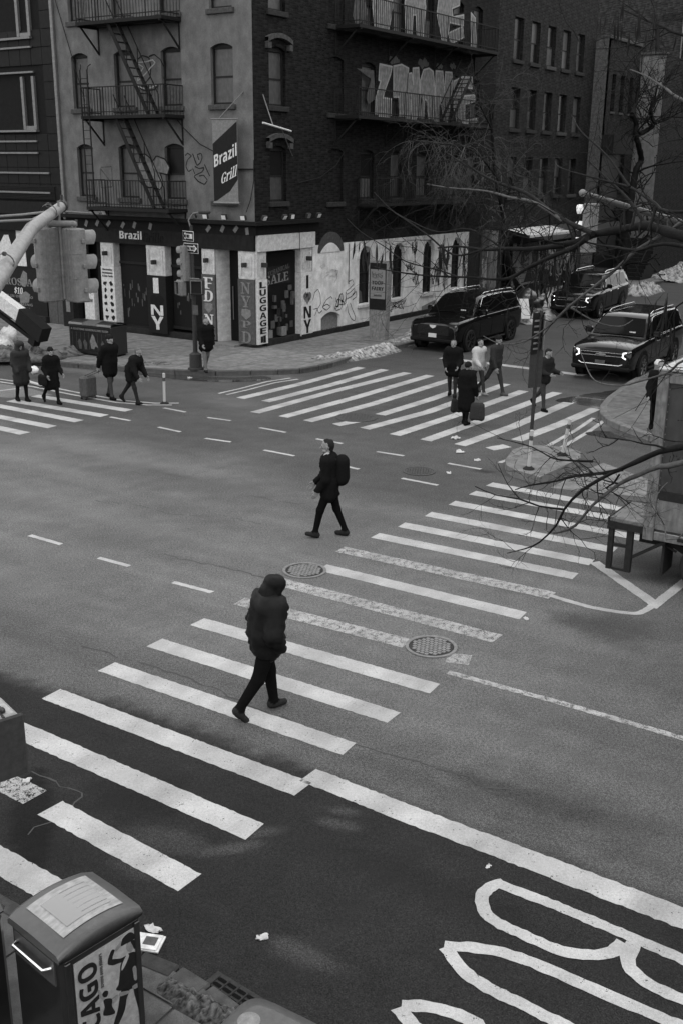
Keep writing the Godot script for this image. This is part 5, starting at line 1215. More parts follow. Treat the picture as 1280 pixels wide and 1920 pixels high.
func make_far_buildings() -> void:
	rng.seed = 61
	# lower neighbour beyond the corner block, standing a little forward of it
	var b := base("low_building"); tag(b, "low dark rendered building with slit windows beyond the corner block", "building")
	var f := 0.72
	var holes := [[30.95, 31.55, 9.45, 11.4, 0.0], [32.3, 32.9, 9.45, 11.4, 0.0], [33.75, 34.35, 9.45, 11.4, 0.0], [33.35, 33.95, 5.2, 8.2, 0.0], [31.0, 31.7, 7.85, 8.15, 0.0], [32.15, 32.85, 7.85, 8.15, 0.0], [33.7, 34.3, 0.9, 3.3, 0.0]]
	obj("wall", wall_shape(30.02, 35.2, 0.15, 13.1, holes, 0.25), M.brick_far, b, FR * Transform3D(Basis(), Vector3(0, 0, f)))
	for k in holes.size():
		var h: Array = holes[k]
		var w := board(b, "window", FR, h[0], h[1], h[2], h[3], f - 0.3, f - 0.2, M.glass_dark)
		if h[3] - h[2] > 1.0:
			board(w, "mullion", Transform3D(), h[0], h[1], (h[2] + h[3]) / 2 - 0.03, (h[2] + h[3]) / 2 + 0.03, f - 0.2, f - 0.15, M.frame); board(w, "sill", Transform3D(), h[0] - 0.06, h[1] + 0.06, h[2] - 0.12, h[2] - 0.003, f - 0.2, f + 0.07, M.sill)
	var s := Shape.new(); s.poly(PackedVector2Array([Vector2(-5, 0.15), Vector2(f, 0.15), Vector2(f, 13.1), Vector2(f - 0.25, 13.15), Vector2(-5, 11.0)]), -0.3, 0.0)
	obj("gable_wall", s, M.rubble_wall, b, FR * Transform3D(Basis(Vector3.UP, -PI / 2), Vector3(30.02, 0, 0)))
	s = Shape.new(); s.box(Vector3(30.0, 13.1, f - 0.5), Vector3(35.2, 13.28, f + 0.1), 0.03); obj("roof_edge", s, M.sill, b, FR)
	s = Shape.new(); s.box(Vector3(30.1, 0.15, -12.0), Vector3(35.1, 12.9, f - 0.32)); obj("core", s, M.brick_far, b, FR)
	board(b, "entrance_hood", FR, 30.05, 33.1, 7.2, 8.2, f, f + 0.7, M.trim); board(b, "entrance", FR, 30.2, 33.0, 3.6, 7.2, f + 0.003, f + 0.05, M.shop_dark)
	for k in 3: board(b, "dark_ledge", FR, 30.3, 31.4, 4.4 + 0.75 * k, 4.47 + 0.75 * k, f + 0.05, f + 0.3, M.sill)
	board(b, "lintel", FR, 29.95, 35.0, 3.0, 3.45, f + 0.005, f + 0.22, M.sign_grey); board(b, "entrance", FR, 30.2, 33.4, 0.15, 3.0, f + 0.003, f + 0.05, M.shop_dark)
	# stoop with iron railings
	var st := base("stoop"); tag(st, "dark front steps with iron railings beyond the roll-down gates", "steps")
	for k in 8: board(st, "step", FR, 33.0 + 0.28 * k, 33.28 + 0.28 * k, 0.15, 0.35 + 0.2 * k, f + 0.25, f + 1.9, M.plinth)
	for z in [f + 0.3, f + 1.85]:
		s = Shape.new(); s.bar(Vector3(33.0, 1.2, z), Vector3(35.2, 2.8, z), 0.06)
		for k in 14: s.bar(Vector3(33.0 + 0.16 * k, 0.3 + 0.115 * k, z), Vector3(33.0 + 0.16 * k, 1.2 + 0.116 * k, z), 0.03)
		obj("railing", s, M.iron, st, FR)
	# pale narrow gable
	b = base("pale_building"); tag(b, "narrow building with a bare pale end wall behind the far street tree", "building")
	var g := FR * Transform3D(Basis(Vector3.UP, -PI / 2), Vector3(36.0, 0, 0))      # x now runs towards the street, z towards us
	s = Shape.new(); s.box(Vector3(-6.0, 0.15, -9), Vector3(1.95, 12.75, -0.06)); obj("wall", s, M.brick_far, b, g)
	board(b, "end_wall", g, -6.0, 1.94, 0.15, 12.75, -0.06, 0.0, M.render_pale)
	s = Shape.new(); s.box(Vector3(-6.1, 12.75, -0.4), Vector3(2.0, 12.88, 0.08), 0.02); obj("coping", s, M.sill, b, g)
	for v in [2.9, 5.2]: board(b, "seam", g, 0.2, 1.9, v, v + 0.03, 0.002, 0.012, M.sign_mid)
	board(b, "dark_base", g, 0.0, 1.94, 0.15, 2.4, 0.003, 0.02, M.plinth)
	# tall brick house closing the view
	b = base("tall_brick_building"); tag(b, "tall grey brick side wall that closes the street at top right", "building")
	g = FR * Transform3D(Basis(Vector3.UP, -PI / 2), Vector3(48.0, 0, 0))
	s = Shape.new(); s.box(Vector3(-18, 0.15, -20), Vector3(3.2, 19.5, 0)); obj("wall", s, M.brick_grey, b, g)
	s = Shape.new(); s.rod(Vector3(-1.0, 9.5, 0.1), Vector3(-1.0, 19, 0.1), 0.05); obj("downpipe", s, M.signal_grey, b, g)
	for k in 3: board(b, "shutter", g, -1.0, 0.8, 4.0 + 1.75 * k, 5.6 + 1.75 * k, 0.003, 0.06, M.trim)
	for k in 3: board(b, "porch_pillar", g, -1.2 + 1.3 * k, -0.9 + 1.3 * k, 0.15, 3.0, 1.0, 1.3, M.render_pale, 0.03)
	board(b, "porch_beam", g, -1.6, 3.0, 3.0, 3.4, 0.003, 1.4, M.render_pale, 0.03); board(b, "door", g, -0.6, 0.6, 0.15, 2.6, 0.003, 0.03, M.shop_dark)
	for k in 2: board(b, "wall_patch", g, -6.0 + 3.5 * k, -3.5 + 3.5 * k, 14.0 + 2.0 * k, 14.5 + 2.0 * k, 0.002, 0.02, M.brick_far)

# ---------------------------------------------------------------- vehicles
func suv(called: String, at: Vector3, turn: float, label: String, style: String) -> Node3D:
	var o := base(called, at, turn); tag(o, label, "car", "black cars on the side street")
	var L := 2.72 if style == "crest" else 2.85
	var ring := func(z: float, wb: float, w: float, wt: float, yb: float, ym: float, ys: float, yt: float) -> Array:
		var half := [Vector2(wb, yb), Vector2(w - 0.02, yb + 0.10), Vector2(w, ym), Vector2(w, ys - 0.16), Vector2(w - 0.03, ys - 0.05), Vector2(wt, ys), Vector2(wt * 0.6, lerpf(ys, yt, 0.75)), Vector2(wt * 0.25, yt)]
		var r := []
		for p in half: r.append(Vector3(p.x, p.y, z))
		half.reverse()
		for p in half: r.append(Vector3(-p.x, p.y, z))
		return r
	var s := Shape.new()
	s.loft([ring.call(-L, 0.7, 0.86, 0.80, 0.50, 0.7, 1.20, 1.21), ring.call(-L + 0.04, 0.8, 0.95, 0.86, 0.42, 0.75, 1.24, 1.25), ring.call(-L + 0.3, 0.85, 1.0, 0.93, 0.34, 0.8, 1.26, 1.27),
		ring.call(-1.4, 0.88, 1.02, 0.96, 0.30, 0.8, 1.25, 1.27), ring.call(0.4, 0.88, 1.02, 0.96, 0.30, 0.8, 1.22, 1.26), ring.call(1.15, 0.88, 1.02, 0.95, 0.30, 0.8, 1.20, 1.27), ring.call(1.35, 0.88, 1.02, 0.93, 0.30, 0.8, 1.19, 1.26),
		ring.call(2.0, 0.86, 1.02, 0.90, 0.31, 0.8, 1.16, 1.23), ring.call(L - 0.30, 0.84, 1.0, 0.88, 0.33, 0.8, 1.12, 1.18), ring.call(L - 0.12, 0.82, 0.97, 0.86, 0.36, 0.78, 1.06, 1.12), ring.call(L - 0.03, 0.78, 0.93, 0.82, 0.40, 0.75, 0.99, 1.03), ring.call(L, 0.72, 0.86, 0.76, 0.45, 0.7, 0.92, 0.95)], true, true)
	obj("body", s, M.car_black, o)
	var tops := [[-L + 0.10, 1.24, 0.0], [-L + 0.22, 1.55, 0.5], [-L + 0.38, 1.80, 0.9], [-L + 0.6, 1.87, 1.0], [-1.2, 1.91, 1.0], [0.1, 1.91, 1.0], [0.55, 1.87, 0.97], [0.75, 1.80, 0.9], [1.05, 1.55, 0.5], [1.42, 1.24, 0.0]]
	var gring := func(t: Array, grow: float) -> Array:
		var y: float = t[1]; var wt := lerpf(0.93, 0.76, t[2])
		var half := [Vector2(0.94, 1.18), Vector2(lerpf(0.94, wt, 0.4), lerpf(1.18, y, 0.4)), Vector2(lerpf(0.94, wt, 0.85), lerpf(1.18, y, 0.85)), Vector2(wt - 0.02, y - 0.03 * t[2]), Vector2(wt - 0.12, y), Vector2(0.3, y + 0.015 * t[2])]
		var r := []
		for p in half: r.append(Vector3(p.x + grow, p.y + grow, t[0]))
		half.reverse()
		for p in half: r.append(Vector3(-p.x - grow, p.y + grow, t[0]))
		return r
	var rings := []
	for t in tops: rings.append(gring.call(t, 0.0))
	s = Shape.new(); s.loft(rings, true, true); obj("roof", s, M.car_black, o)
	# glass
	s = Shape.new()
	var rows := []
	for t in [[0.80, 1.775], [0.95, 1.64], [1.15, 1.475], [1.36, 1.29]]:
		var k: float = (t[1] - 1.24) / 0.6; var hw := lerpf(0.86, 0.68, k); var row := []
		for j in 9: row.append(Vector3(hw * (1.0 - j / 4.0), t[1] + 0.03 - 0.02 * absf(1.0 - j / 4.0), t[0] + 0.02))
		rows.append(row)
	s.loft(rows, false)
	obj("windscreen", s, M.car_glass, o)
	for side in [1.0, -1.0]:
		for q in [[1.02, 0.62, 0.12], [0.06, -0.0, -0.92], [-1.0, -1.0, -2.25]]:
			s = Shape.new()
			var lo0 := Vector3(side * 0.955, 1.27, q[0]); var hi0 := Vector3(side * 0.815, 1.75, q[1] if q[0] > 1.0 else q[0] - 0.02); var lo1 := Vector3(side * 0.955, 1.27, q[2]); var hi1 := Vector3(side * 0.815, 1.75, q[2] if q[2] > -2 else q[2] + 0.12)
			if side > 0: s.quad(lo0, lo1, hi1, hi0)
			else: s.quad(lo1, lo0, hi0, hi1)
			obj("side_window", s, M.car_glass, o)
		s = Shape.new(); s.tube([Vector3(side * 0.965, 1.25, 1.1), Vector3(side * 0.965, 1.255, -2.3)], [0.008], 5); obj("belt_trim", s, M.chrome if style != "crest" else M.car_trim, o)
		s = Shape.new(); s.tube([Vector3(side * 0.90, 1.5, 0.86), Vector3(side * 0.80, 1.79, 0.52), Vector3(side * 0.775, 1.83, 0.2), Vector3(side * 0.775, 1.85, -1.2), Vector3(side * 0.775, 1.82, -2.28)], [0.012], 6); obj("window_trim", s, M.chrome, o)
		s = Shape.new(); s.tube([Vector3(side * 0.68, 1.88, 0.35), Vector3(side * 0.68, 1.955, 0.15), Vector3(side * 0.68, 1.965, -1.0), Vector3(side * 0.68, 1.95, -2.1), Vector3(side * 0.68, 1.87, -2.3)], [0.018], 6); obj("roof_rail", s, M.chrome, o)
		s = Shape.new(); s.box(Vector3(side * 1.12 - 0.12, 1.24, 0.86), Vector3(side * 1.12 + 0.12, 1.44, 1.0), 0.04); s.bar(Vector3(side * 0.95, 1.25, 0.94), Vector3(side * 1.05, 1.28, 0.94), 0.07); obj("mirror", s, M.car_black, o)
		for z in [0.35, -0.75]:
			s = Shape.new(); s.box(Vector3(side * 1.03 - 0.015, 1.06, z - 0.11), Vector3(side * 1.03 + 0.015, 1.09, z + 0.11), 0.008); obj("door_handle", s, M.chrome if style != "crest" else M.car_trim, o)
		for z in [0.98, 0.05, -1.0]:
			s = Shape.new(); s.bar(Vector3(side * 1.022, 0.45, z), Vector3(side * 1.022, 1.2, z), 0.008); obj("door_gap", s, M.car_trim, o)
		s = Shape.new(); s.box(Vector3(side * 1.0 - 0.05, 0.26, -1.0), Vector3(side * 1.0 + 0.09, 0.33, 1.3), 0.02); obj("side_step", s, M.car_trim, o)
	for z in [1.78, -1.62]:
		for side in [1.0, -1.0]:
			s = Shape.new(); s.xf = Transform3D(Basis(Vector3.FORWARD, side * PI / 2), Vector3(side * 0.99, 0.44, z)); s.lathe([Vector2(0.50, 0), Vector2(0.50, 0.045), Vector2(0.0, 0.045)], 28); obj("wheel_arch", s, M.car_trim, o)
			s = Shape.new(); s.xf = Transform3D(Basis(Vector3.FORWARD, side * PI / 2), Vector3(side * 0.80, 0.40, z)); s.lathe([Vector2(0.27, 0.0), Vector2(0.37, 0.0), Vector2(0.40, 0.03), Vector2(0.40, 0.22), Vector2(0.37, 0.262), Vector2(0.29, 0.262), Vector2(0.285, 0.22)], 28)
			var wheel := Node3D.new(); wheel.name = numbered("wheel", o); o.add_child(wheel, true)
			obj("tyre", s, M.rubber, wheel)
			s = Shape.new(); s.xf = Transform3D(Basis(Vector3.FORWARD, side * PI / 2), Vector3(side * 0.80, 0.40, z)); s.lathe([Vector2(0.285, 0.25), Vector2(0.265, 0.25), Vector2(0.255, 0.19), Vector2(0.0, 0.19)], 24)
			s.xf = Transform3D()
			for k in 7:
				var a := TAU * k / 7; s.bar(Vector3(side * 1.02, 0.40 + 0.04 * sin(a), z + 0.04 * cos(a)), Vector3(side * 1.045, 0.40 + 0.265 * sin(a), z + 0.265 * cos(a)), 0.045, 0.03)
			obj("rim", s, M.rim_dark if style == "crest" else M.alloy, wheel)
	# the nose
	s = Shape.new(); s.box(Vector3(-0.66, 0.62, L - 0.03), Vector3(0.66, 0.98, L + 0.012), 0.03); var gr := obj("grille", s, M.car_trim, o)
	s = Shape.new(); s.box(Vector3(-0.95, 0.36, L - 0.16), Vector3(0.95, 0.52, L + 0.03), 0.05); obj("bumper", s, M.car_trim, o)
	s = Shape.new(); s.box(Vector3(-0.16, 0.55, L + 0.03), Vector3(0.16, 0.69, L + 0.045)); obj("number_plate", s, M.plate if style == "crest" else M.sign_grey, o)
	if style == "crest":
		for k in 7: obj("grille_bar", Shape.new().box(Vector3(-0.62, 0.655 + 0.045 * k, L + 0.012), Vector3(0.62, 0.667 + 0.045 * k, L + 0.02)), M.pole_dark, gr)
		s = Shape.new(); s.poly(PackedVector2Array([Vector2(-0.14, 0.98), Vector2(0.14, 0.98), Vector2(0.10, 0.91), Vector2(0.0, 0.86), Vector2(-0.10, 0.91)]), L + 0.012, L + 0.03); obj("emblem", s, M.plate, o)
		for side in [1.0, -1.0]:
			s = Shape.new(); s.box(Vector3(side * 0.87 - 0.03, 0.5, L - 0.10), Vector3(side * 0.87 + 0.03, 0.95, L - 0.005), 0.02); obj("headlight", s, M.rim_dark, o)
	else:
		for y in [0.93, 0.83]: obj("grille_bar", Shape.new().box(Vector3(-0.68, y - 0.012, L + 0.008), Vector3(0.68, y + 0.012, L + 0.03), 0.004), M.chrome, gr)
		s = Shape.new(); s.poly(PackedVector2Array([Vector2(-0.16, 0.855), Vector2(-0.05, 0.855), Vector2(-0.04, 0.84), Vector2(0.04, 0.84), Vector2(0.05, 0.855), Vector2(0.16, 0.855), Vector2(0.18, 0.905), Vector2(0.05, 0.905), Vector2(0.04, 0.92), Vector2(-0.04, 0.92), Vector2(-0.05, 0.905), Vector2(-0.14, 0.905)]), L + 0.03, L + 0.045); obj("emblem", s, M.chrome, o)
		s = Shape.new(); s.tube([Vector3(-0.85, 0.66, L - 0.08), Vector3(-0.6, 0.555, L + 0.03), Vector3(0.6, 0.555, L + 0.03), Vector3(0.85, 0.66, L - 0.08)], [0.022], 6); obj("bumper_trim", s, M.chrome, o)
		for side in [1.0, -1.0]:
			s = Shape.new()
			s.bar(Vector3(side * 0.92, 0.99, L - 0.12), Vector3(side * 0.72, 0.955, L + 0.015), 0.035); s.bar(Vector3(side * 0.72, 0.965, L + 0.015), Vector3(side * 0.70, 0.83, L + 0.02), 0.035); s.bar(Vector3(side * 0.70, 0.83, L + 0.02), Vector3(side * 0.86, 0.74, L - 0.04), 0.035)
			obj("headlight", s, M.headlight, o)
	for k in 2: obj("wiper", Shape.new().bar(Vector3(-0.55 + 0.7 * k, 1.31, 1.38), Vector3(0.05 + 0.65 * k, 1.37, 1.31), 0.015), M.car_trim, o)
	s = Shape.new(); s.box(Vector3(0.35, 1.36, 1.27), Vector3(0.55, 1.40, 1.285)); obj("windscreen_pass", s, M.plate, o, Transform3D(Basis(), Vector3(0, 0.02, 0.02)))
	return o

func make_vehicles() -> void:
	suv("parked_car", Vector3(-18.62, 0.0, -36.4), 0.0, "black car with dark headlights parked at the kerb beside the snow and the kiosk", "crest")
	suv("moving_car", Vector3(-11.72, 0.0, -34.75), 0.02, "black car with lit headlights waiting nearest the stop line, sky mirrored on its bonnet", "bow")
	suv("moving_car", Vector3(-18.3, 0.0, -48.1), 0.06, "black car with lit headlights farther up the street beyond the snow heap", "bow")
	# box truck at the right edge, its tail to the left
	var o := base("box_truck", Vector3(-4.85, 0, -15.8)); tag(o, "grey box truck with pale lower band and tail platform, cut by the right edge", "truck")
	var put_box := func(called: String, a: Vector3, b: Vector3, m: Material, bev := 0.0) -> MeshInstance3D: return obj(called, Shape.new().box(a, b, bev), m, o)
	put_box.call("cargo_box", Vector3(0.08, 0.84, -2.4), Vector3(7.0, 3.42, -0.03), M.truck_grey)
	put_box.call("corner_post", Vector3(0.0, 0.78, -0.12), Vector3(0.17, 3.46, 0.02), M.alloy, 0.01)
	put_box.call("corner_post", Vector3(0.0, 0.78, -2.42), Vector3(0.17, 3.46, -2.28), M.alloy, 0.01)
	put_box.call("top_rail", Vector3(0.172, 3.28, -0.03), Vector3(7.0, 3.45, 0.015), M.alloy, 0.01)
	put_box.call("roof", Vector3(0.0, 3.461, -2.43), Vector3(7.0, 3.50, 0.03), M.truck_roof, 0.01)
	put_box.call("lower_band", Vector3(0.175, 0.98, -0.03), Vector3(7.0, 1.46, 0.004), M.truck_pale)
	put_box.call("dark_stripe", Vector3(0.175, 1.46, -0.03), Vector3(7.0, 1.60, 0.006), M.truck_dark)
	put_box.call("bottom_rail", Vector3(0.175, 0.80, -0.03), Vector3(7.0, 0.94, 0.02), M.alloy, 0.01)
	put_box.call("marker_light", Vector3(0.55, 0.85, 0.02), Vector3(0.72, 0.91, 0.035), M.truck_dark, 0.005)
	for k in 20: put_box.call("rivet", Vector3(0.185, 1.0 + 0.115 * k, 0.006), Vector3(0.2, 1.015 + 0.115 * k, 0.014), M.alloy)
	var s := Shape.new()
	s.add(spray([Vector2(1.0, 2.72), Vector2(0.78, 2.62), Vector2(0.66, 2.42), Vector2(0.66, 2.26), Vector2(0.80, 2.16), Vector2(0.98, 2.22), Vector2(1.04, 2.38), Vector2(0.9, 2.48), Vector2(0.72, 2.40)], 0.045, 0.008), Transform3D()); s.add(spray([Vector2(0.62, 2.84), Vector2(0.8, 2.82), Vector2(1.2, 2.83)], 0.03, 0.008), Transform3D())
	obj("painted_script", s, M.truck_pale, o)
	s = Shape.new()
	for k in 7:
		var a := TAU * k / 7 - 0.3; var c := Vector2(0.80, 1.84)
		s.poly(PackedVector2Array([c + Vector2(cos(a), sin(a)) * 0.05, c + Vector2(cos(a - 0.32), sin(a - 0.32)) * 0.22, c + Vector2(cos(a + 0.32), sin(a + 0.32)) * 0.22]), -0.03, 0.008)
	obj("round_emblem", s, M.truck_pale, o)
	s = Shape.new(); s.poly(PackedVector2Array([Vector2(0.62, 1.38), Vector2(0.66, 1.26), Vector2(0.62, 1.14), Vector2(1.1, 1.12), Vector2(1.1, 1.38)]), -0.02, 0.008); obj("dark_emblem", s, M.truck_dark, o)
	# tail platform with its underride frame
	put_box.call("tail_platform", Vector3(-0.56, 0.97, -1.05), Vector3(-0.01, 1.03, -0.02), M.truck_pale, 0.008)
	put_box.call("platform_edge", Vector3(-0.58, 0.84, -1.06), Vector3(-0.562, 1.035, 0.0), M.truck_dark); put_box.call("platform_side", Vector3(-0.56, 0.86, -0.018), Vector3(-0.01, 0.97, 0.0), M.truck_dark)
	s = Shape.new(); s.box(Vector3(-0.56, 0.16, -0.10), Vector3(-0.48, 0.86, -0.02)); s.box(Vector3(-0.26, 0.16, -0.10), Vector3(-0.16, 0.86, -0.02)); s.box(Vector3(-0.48, 0.16, -0.09), Vector3(-0.26, 0.20, -0.03)); s.box(Vector3(-0.48, 0.56, -0.09), Vector3(-0.26, 0.60, -0.03)); s.bar(Vector3(-0.16, 0.42, -0.06), Vector3(0.35, 0.78, -0.06), 0.05); obj("underride_frame", s, M.truck_dark, o)
	put_box.call("chassis", Vector3(-0.2, 0.55, -1.9), Vector3(7.0, 0.8, -0.5), M.truck_dark)
	s = Shape.new(); s.bar(Vector3(-0.1, 0.9, -0.4), Vector3(0.9, 0.45, -0.35), 0.10); s.bar(Vector3(-0.1, 0.75, -0.8), Vector3(0.9, 0.4, -0.7), 0.10); s.bar(Vector3(0.0, 0.8, -0.25), Vector3(0.5, 0.6, -0.2), 0.03); obj("lift_arm", s, M.truck_dark, o)
	for z in [-0.12, -1.98]:
		for x in [1.0, 5.9]:
			var wh := Node3D.new(); wh.name = numbered("wheel", o); o.add_child(wh, true)
			s = Shape.new(); s.xf = Transform3D(Basis(Vector3.RIGHT, PI / 2), Vector3(x, 0.42, z - 0.28)); s.lathe([Vector2(0.25, 0.0), Vector2(0.38, 0.0), Vector2(0.42, 0.03), Vector2(0.42, 0.25), Vector2(0.38, 0.28), Vector2(0.26, 0.28), Vector2(0.2, 0.2), Vector2(0.0, 0.2)], 26); obj("tyre", s, M.rubber, wh)
			s = Shape.new(); s.xf = Transform3D(Basis(Vector3.RIGHT, PI / 2), Vector3(x, 0.42, z - 0.06)); s.lathe([Vector2(0.21, 0.0), Vector2(0.19, 0.03), Vector2(0.08, 0.02), Vector2(0.07, 0.06), Vector2(0.0, 0.06)], 18); obj("rim", s, M.truck_dark, wh)
	put_box.call("mudguard", Vector3(0.3, 0.2, -0.6), Vector3(0.34, 0.72, -0.1), M.truck_dark)
	put_box.call("cab", Vector3(7.05, 0.5, -2.2), Vector3(8.9, 2.6, -0.15), M.truck_pale, 0.2)

func make_opposite_building() -> void:
	# the block on the other side of the side street: it stands beside the cars, just outside the frame
	var b := base("brick_building"); tag(b, "dark brick building on the right-hand pavement of the side street", "building")
	var g := Transform3D(Basis(Vector3.UP, -PI / 2), Vector3(-5.4, 0, -34.0))
	var holes := []
	for r in 4:
		for k in 12: holes.append([-50.0 + 4.0 * k, -48.6 + 4.0 * k, 1.2 + 3.4 * r, 3.3 + 3.4 * r, 0.0])
	obj("wall", wall_shape(-54.0, 0.0, 0.15, 15.5, holes, 0.25), M.brick_far, b, g)
	obj("core", Shape.new().box(Vector3(-54, 0.15, -14), Vector3(0, 15.4, -0.26)), M.brick_far, b, g)
	for h in holes: board(b, "window", g, h[0], h[1], h[2], h[3], -0.25, -0.2, M.glass_dark)

# ---------------------------------------------------------------- street furniture
func signal_head(called: String, o: Node3D, at: Vector3, turn: float, m: Material, vm: Material) -> void:     # three lamps under visors; the lamps face local +z
	var s := Shape.new(); var T0 := Transform3D(Basis(Vector3.UP, turn), at)
	s.box(Vector3(-0.17, -0.54, -0.13), Vector3(0.17, 0.54, 0.09), 0.02)
	for y in [-0.18, 0.18]: s.box(Vector3(-0.175, y - 0.006, -0.135), Vector3(0.175, y + 0.006, 0.0))
	for x in [-0.08, 0.0, 0.08]: s.box(Vector3(x - 0.006, -0.53, -0.136), Vector3(x + 0.006, 0.53, -0.12))
	var h := obj(called, s, m, o, T0)
	for y in [-0.36, 0.0, 0.36]:
		s = Shape.new(); var rings := []
		for k in 4:
			var r := []
			for j in 13:
				var a := lerpf(-0.35, PI + 0.35, j / 12.0); r.append(Vector3(cos(a) * 0.15, y + sin(a) * 0.15, 0.09 + 0.075 * k * (0.75 + 0.25 * sin(a))))
			rings.append(r)
		s.loft(rings, false); obj("visor", s, vm, h)
		s = Shape.new(); s.ball(Vector3(0, y, 0.08), Vector3(0.12, 0.12, 0.03)); obj("lens", s, M.shop_dark, h)
		for x in [-0.18, 0.18]: obj("hinge", Shape.new().box(Vector3(x - 0.02, y - 0.03, 0.0), Vector3(x + 0.02, y + 0.03, 0.05), 0.006), m, h)

func make_furniture() -> void:
	rng.seed = 71
	# left mast arm with the hanging signals
	var tip := Vector3(-12.762, 5.724, -11.476); var a1 := Vector3(-12.182, 5.461, -10.370); var a2 := Vector3(-11.329, 4.985, -9.112)
	var far := a2 + (a2 - a1) * 3.3
	far.y = 3.6
	var foot := Vector3(far.x, 0.15, far.z)
	var o := base("signal_mast", foot); tag(o, "pale tapered signal mast arm reaching in from the left edge", "mast arm")
	var s := Shape.new(); s.tube([tip - foot, a1 - foot, a2 - foot, (a2 + far) / 2 - foot + Vector3(0, -0.1, 0), far - foot], [0.075, 0.092, 0.108, 0.115, 0.12], 16); obj("arm", s, M.galvanised, o)
	s = Shape.new(); s.lathe([Vector2(0.22, 0), Vector2(0.20, 0.3), Vector2(0.14, 0.4), Vector2(0.12, 4.2), Vector2(0.0, 4.25)], 16); obj("post", s, M.galvanised, o)
	s = Shape.new(); s.tube([tip - foot - (tip - a1).normalized() * 0.05, tip - foot + (tip - a1).normalized() * 0.02], [0.09, 0.09], 16); s.rod(tip - foot, tip - foot + Vector3(0, 0.16, 0), 0.02); obj("arm_cap", s, M.signal_dark, o)
	for q in [[Vector3(-12.590, 5.654, -11.058), Vector3(-12.423, 5.633, -10.403), Vector3(-11.939, 5.647, -9.467)], [Vector3(-12.590, 5.654, -11.058), Vector3(-12.273, 5.570, -10.478), Vector3(-11.928, 5.587, -9.451)]]:
		s = Shape.new(); var pts := []
		for p in q: pts.append(p - foot)
		pts.append((pts[2] + far - foot) / 2.0); s.tube(pts, [0.02], 6); obj("stay_cable", s, M.signal_grey, o)
	for p in [Vector3(-11.408, 5.106, -9.233), Vector3(-12.548, 5.649, -11.021)]:
		s = Shape.new(); var dir := (a1 - a2).normalized(); s.tube([p - foot - dir * 0.02, p - foot + dir * 0.02], [0.118, 0.118], 16, false); s.ball(p - foot + Vector3(0, 0.11, 0), Vector3(0.035, 0.03, 0.035), 8, 5); obj("clamp", s, M.signal_dark, o)
	var hang := Vector3(-12.596, 4.876, -11.256)
	o = base("traffic_signal", hang); tag(o, "two grey back-to-back traffic signals hanging under the left mast arm", "traffic light", "traffic lights at the junction")
	signal_head("signal_head", o, Vector3(-0.19, 0, 0.11), -PI / 2 - 0.22, M.signal_grey, M.signal_grey)
	signal_head("signal_head", o, Vector3(0.18, 0, -0.11), PI - 0.18, M.signal_grey, M.signal_grey)
	s = Shape.new(); s.rod(Vector3(-0.18, 0.60, 0.1), Vector3(0.18, 0.60, -0.1), 0.05, 10); s.ball(Vector3(-0.18, 0.6, 0.1), Vector3(0.06, 0.05, 0.05), 8, 6); s.ball(Vector3(0.18, 0.6, -0.1), Vector3(0.06, 0.05, 0.05), 8, 6); s.rod(Vector3(0, 0.6, 0), Vector3(0, 0.93, 0), 0.018, 6); s.rod(Vector3(0, -0.5, 0), Vector3(0, 0.6, 0), 0.025, 6); s.box(Vector3(-0.2, 0.52, 0.06), Vector3(-0.12, 0.60, 0.14)); s.box(Vector3(0.12, 0.52, -0.14), Vector3(0.2, 0.60, -0.06)); obj("hanger", s, M.signal_grey, o)
	# right mast arm with its ball end
	var b0 := Vector3(-9.456, 5.815, -23.828); var b1 := Vector3(-8.063, 5.089, -27.002); var b2 := b1 + (b1 - b0) * 1.6
	foot = Vector3(b2.x, 0.15, b2.z)
	o = base("signal_mast", foot); tag(o, "ball-ended signal mast arm reaching in from the right behind bare branches", "mast arm")
	s = Shape.new(); s.tube([b0 - foot, b1 - foot, b2 - foot], [0.055, 0.085, 0.12], 12); obj("arm", s, M.arm_dark, o)
	s = Shape.new(); s.ball(b0 - foot, Vector3(0.085, 0.085, 0.085)); obj("ball_end", s, M.signal_grey, o)
	s = Shape.new(); s.lathe([Vector2(0.2, 0), Vector2(0.14, 0.4), Vector2(0.12, 5.0), Vector2(0.0, 5.1)], 14); obj("post", s, M.galvanised, o)
	hang = Vector3(-9.194, 5.060, -23.709)
	o = base("traffic_signal", hang); tag(o, "pale traffic signal under the right mast arm, partly behind branches", "traffic light", "traffic lights at the junction")
	signal_head("signal_head", o, Vector3.ZERO, -PI / 2 - 0.2, M.signal_grey, M.lamp_white)
	s = Shape.new(); s.rod(Vector3(0, 0.5, 0), Vector3(-0.05, 0.78, 0), 0.025, 6); obj("hanger", s, M.signal_dark, o)
	# far corner pole with one-way plates and signals
	o = base("signal_pole", Vector3(-22.55, 0.15, -25.37)); tag(o, "dark signal pole with two arrow plates on the far corner pavement", "signal pole")
	s = Shape.new(); s.lathe([Vector2(0.25, 0), Vector2(0.25, 0.06), Vector2(0.2, 0.08), Vector2(0.19, 0.5), Vector2(0.1, 0.56)], 8); obj("pole_base", s, M.pole_dark, o)
	s = Shape.new(); s.lathe([Vector2(0.075, 0.5), Vector2(0.06, 2.8), Vector2(0.045, 4.45), Vector2(0.0, 4.46)], 12); obj("pole", s, M.pole_dark, o)
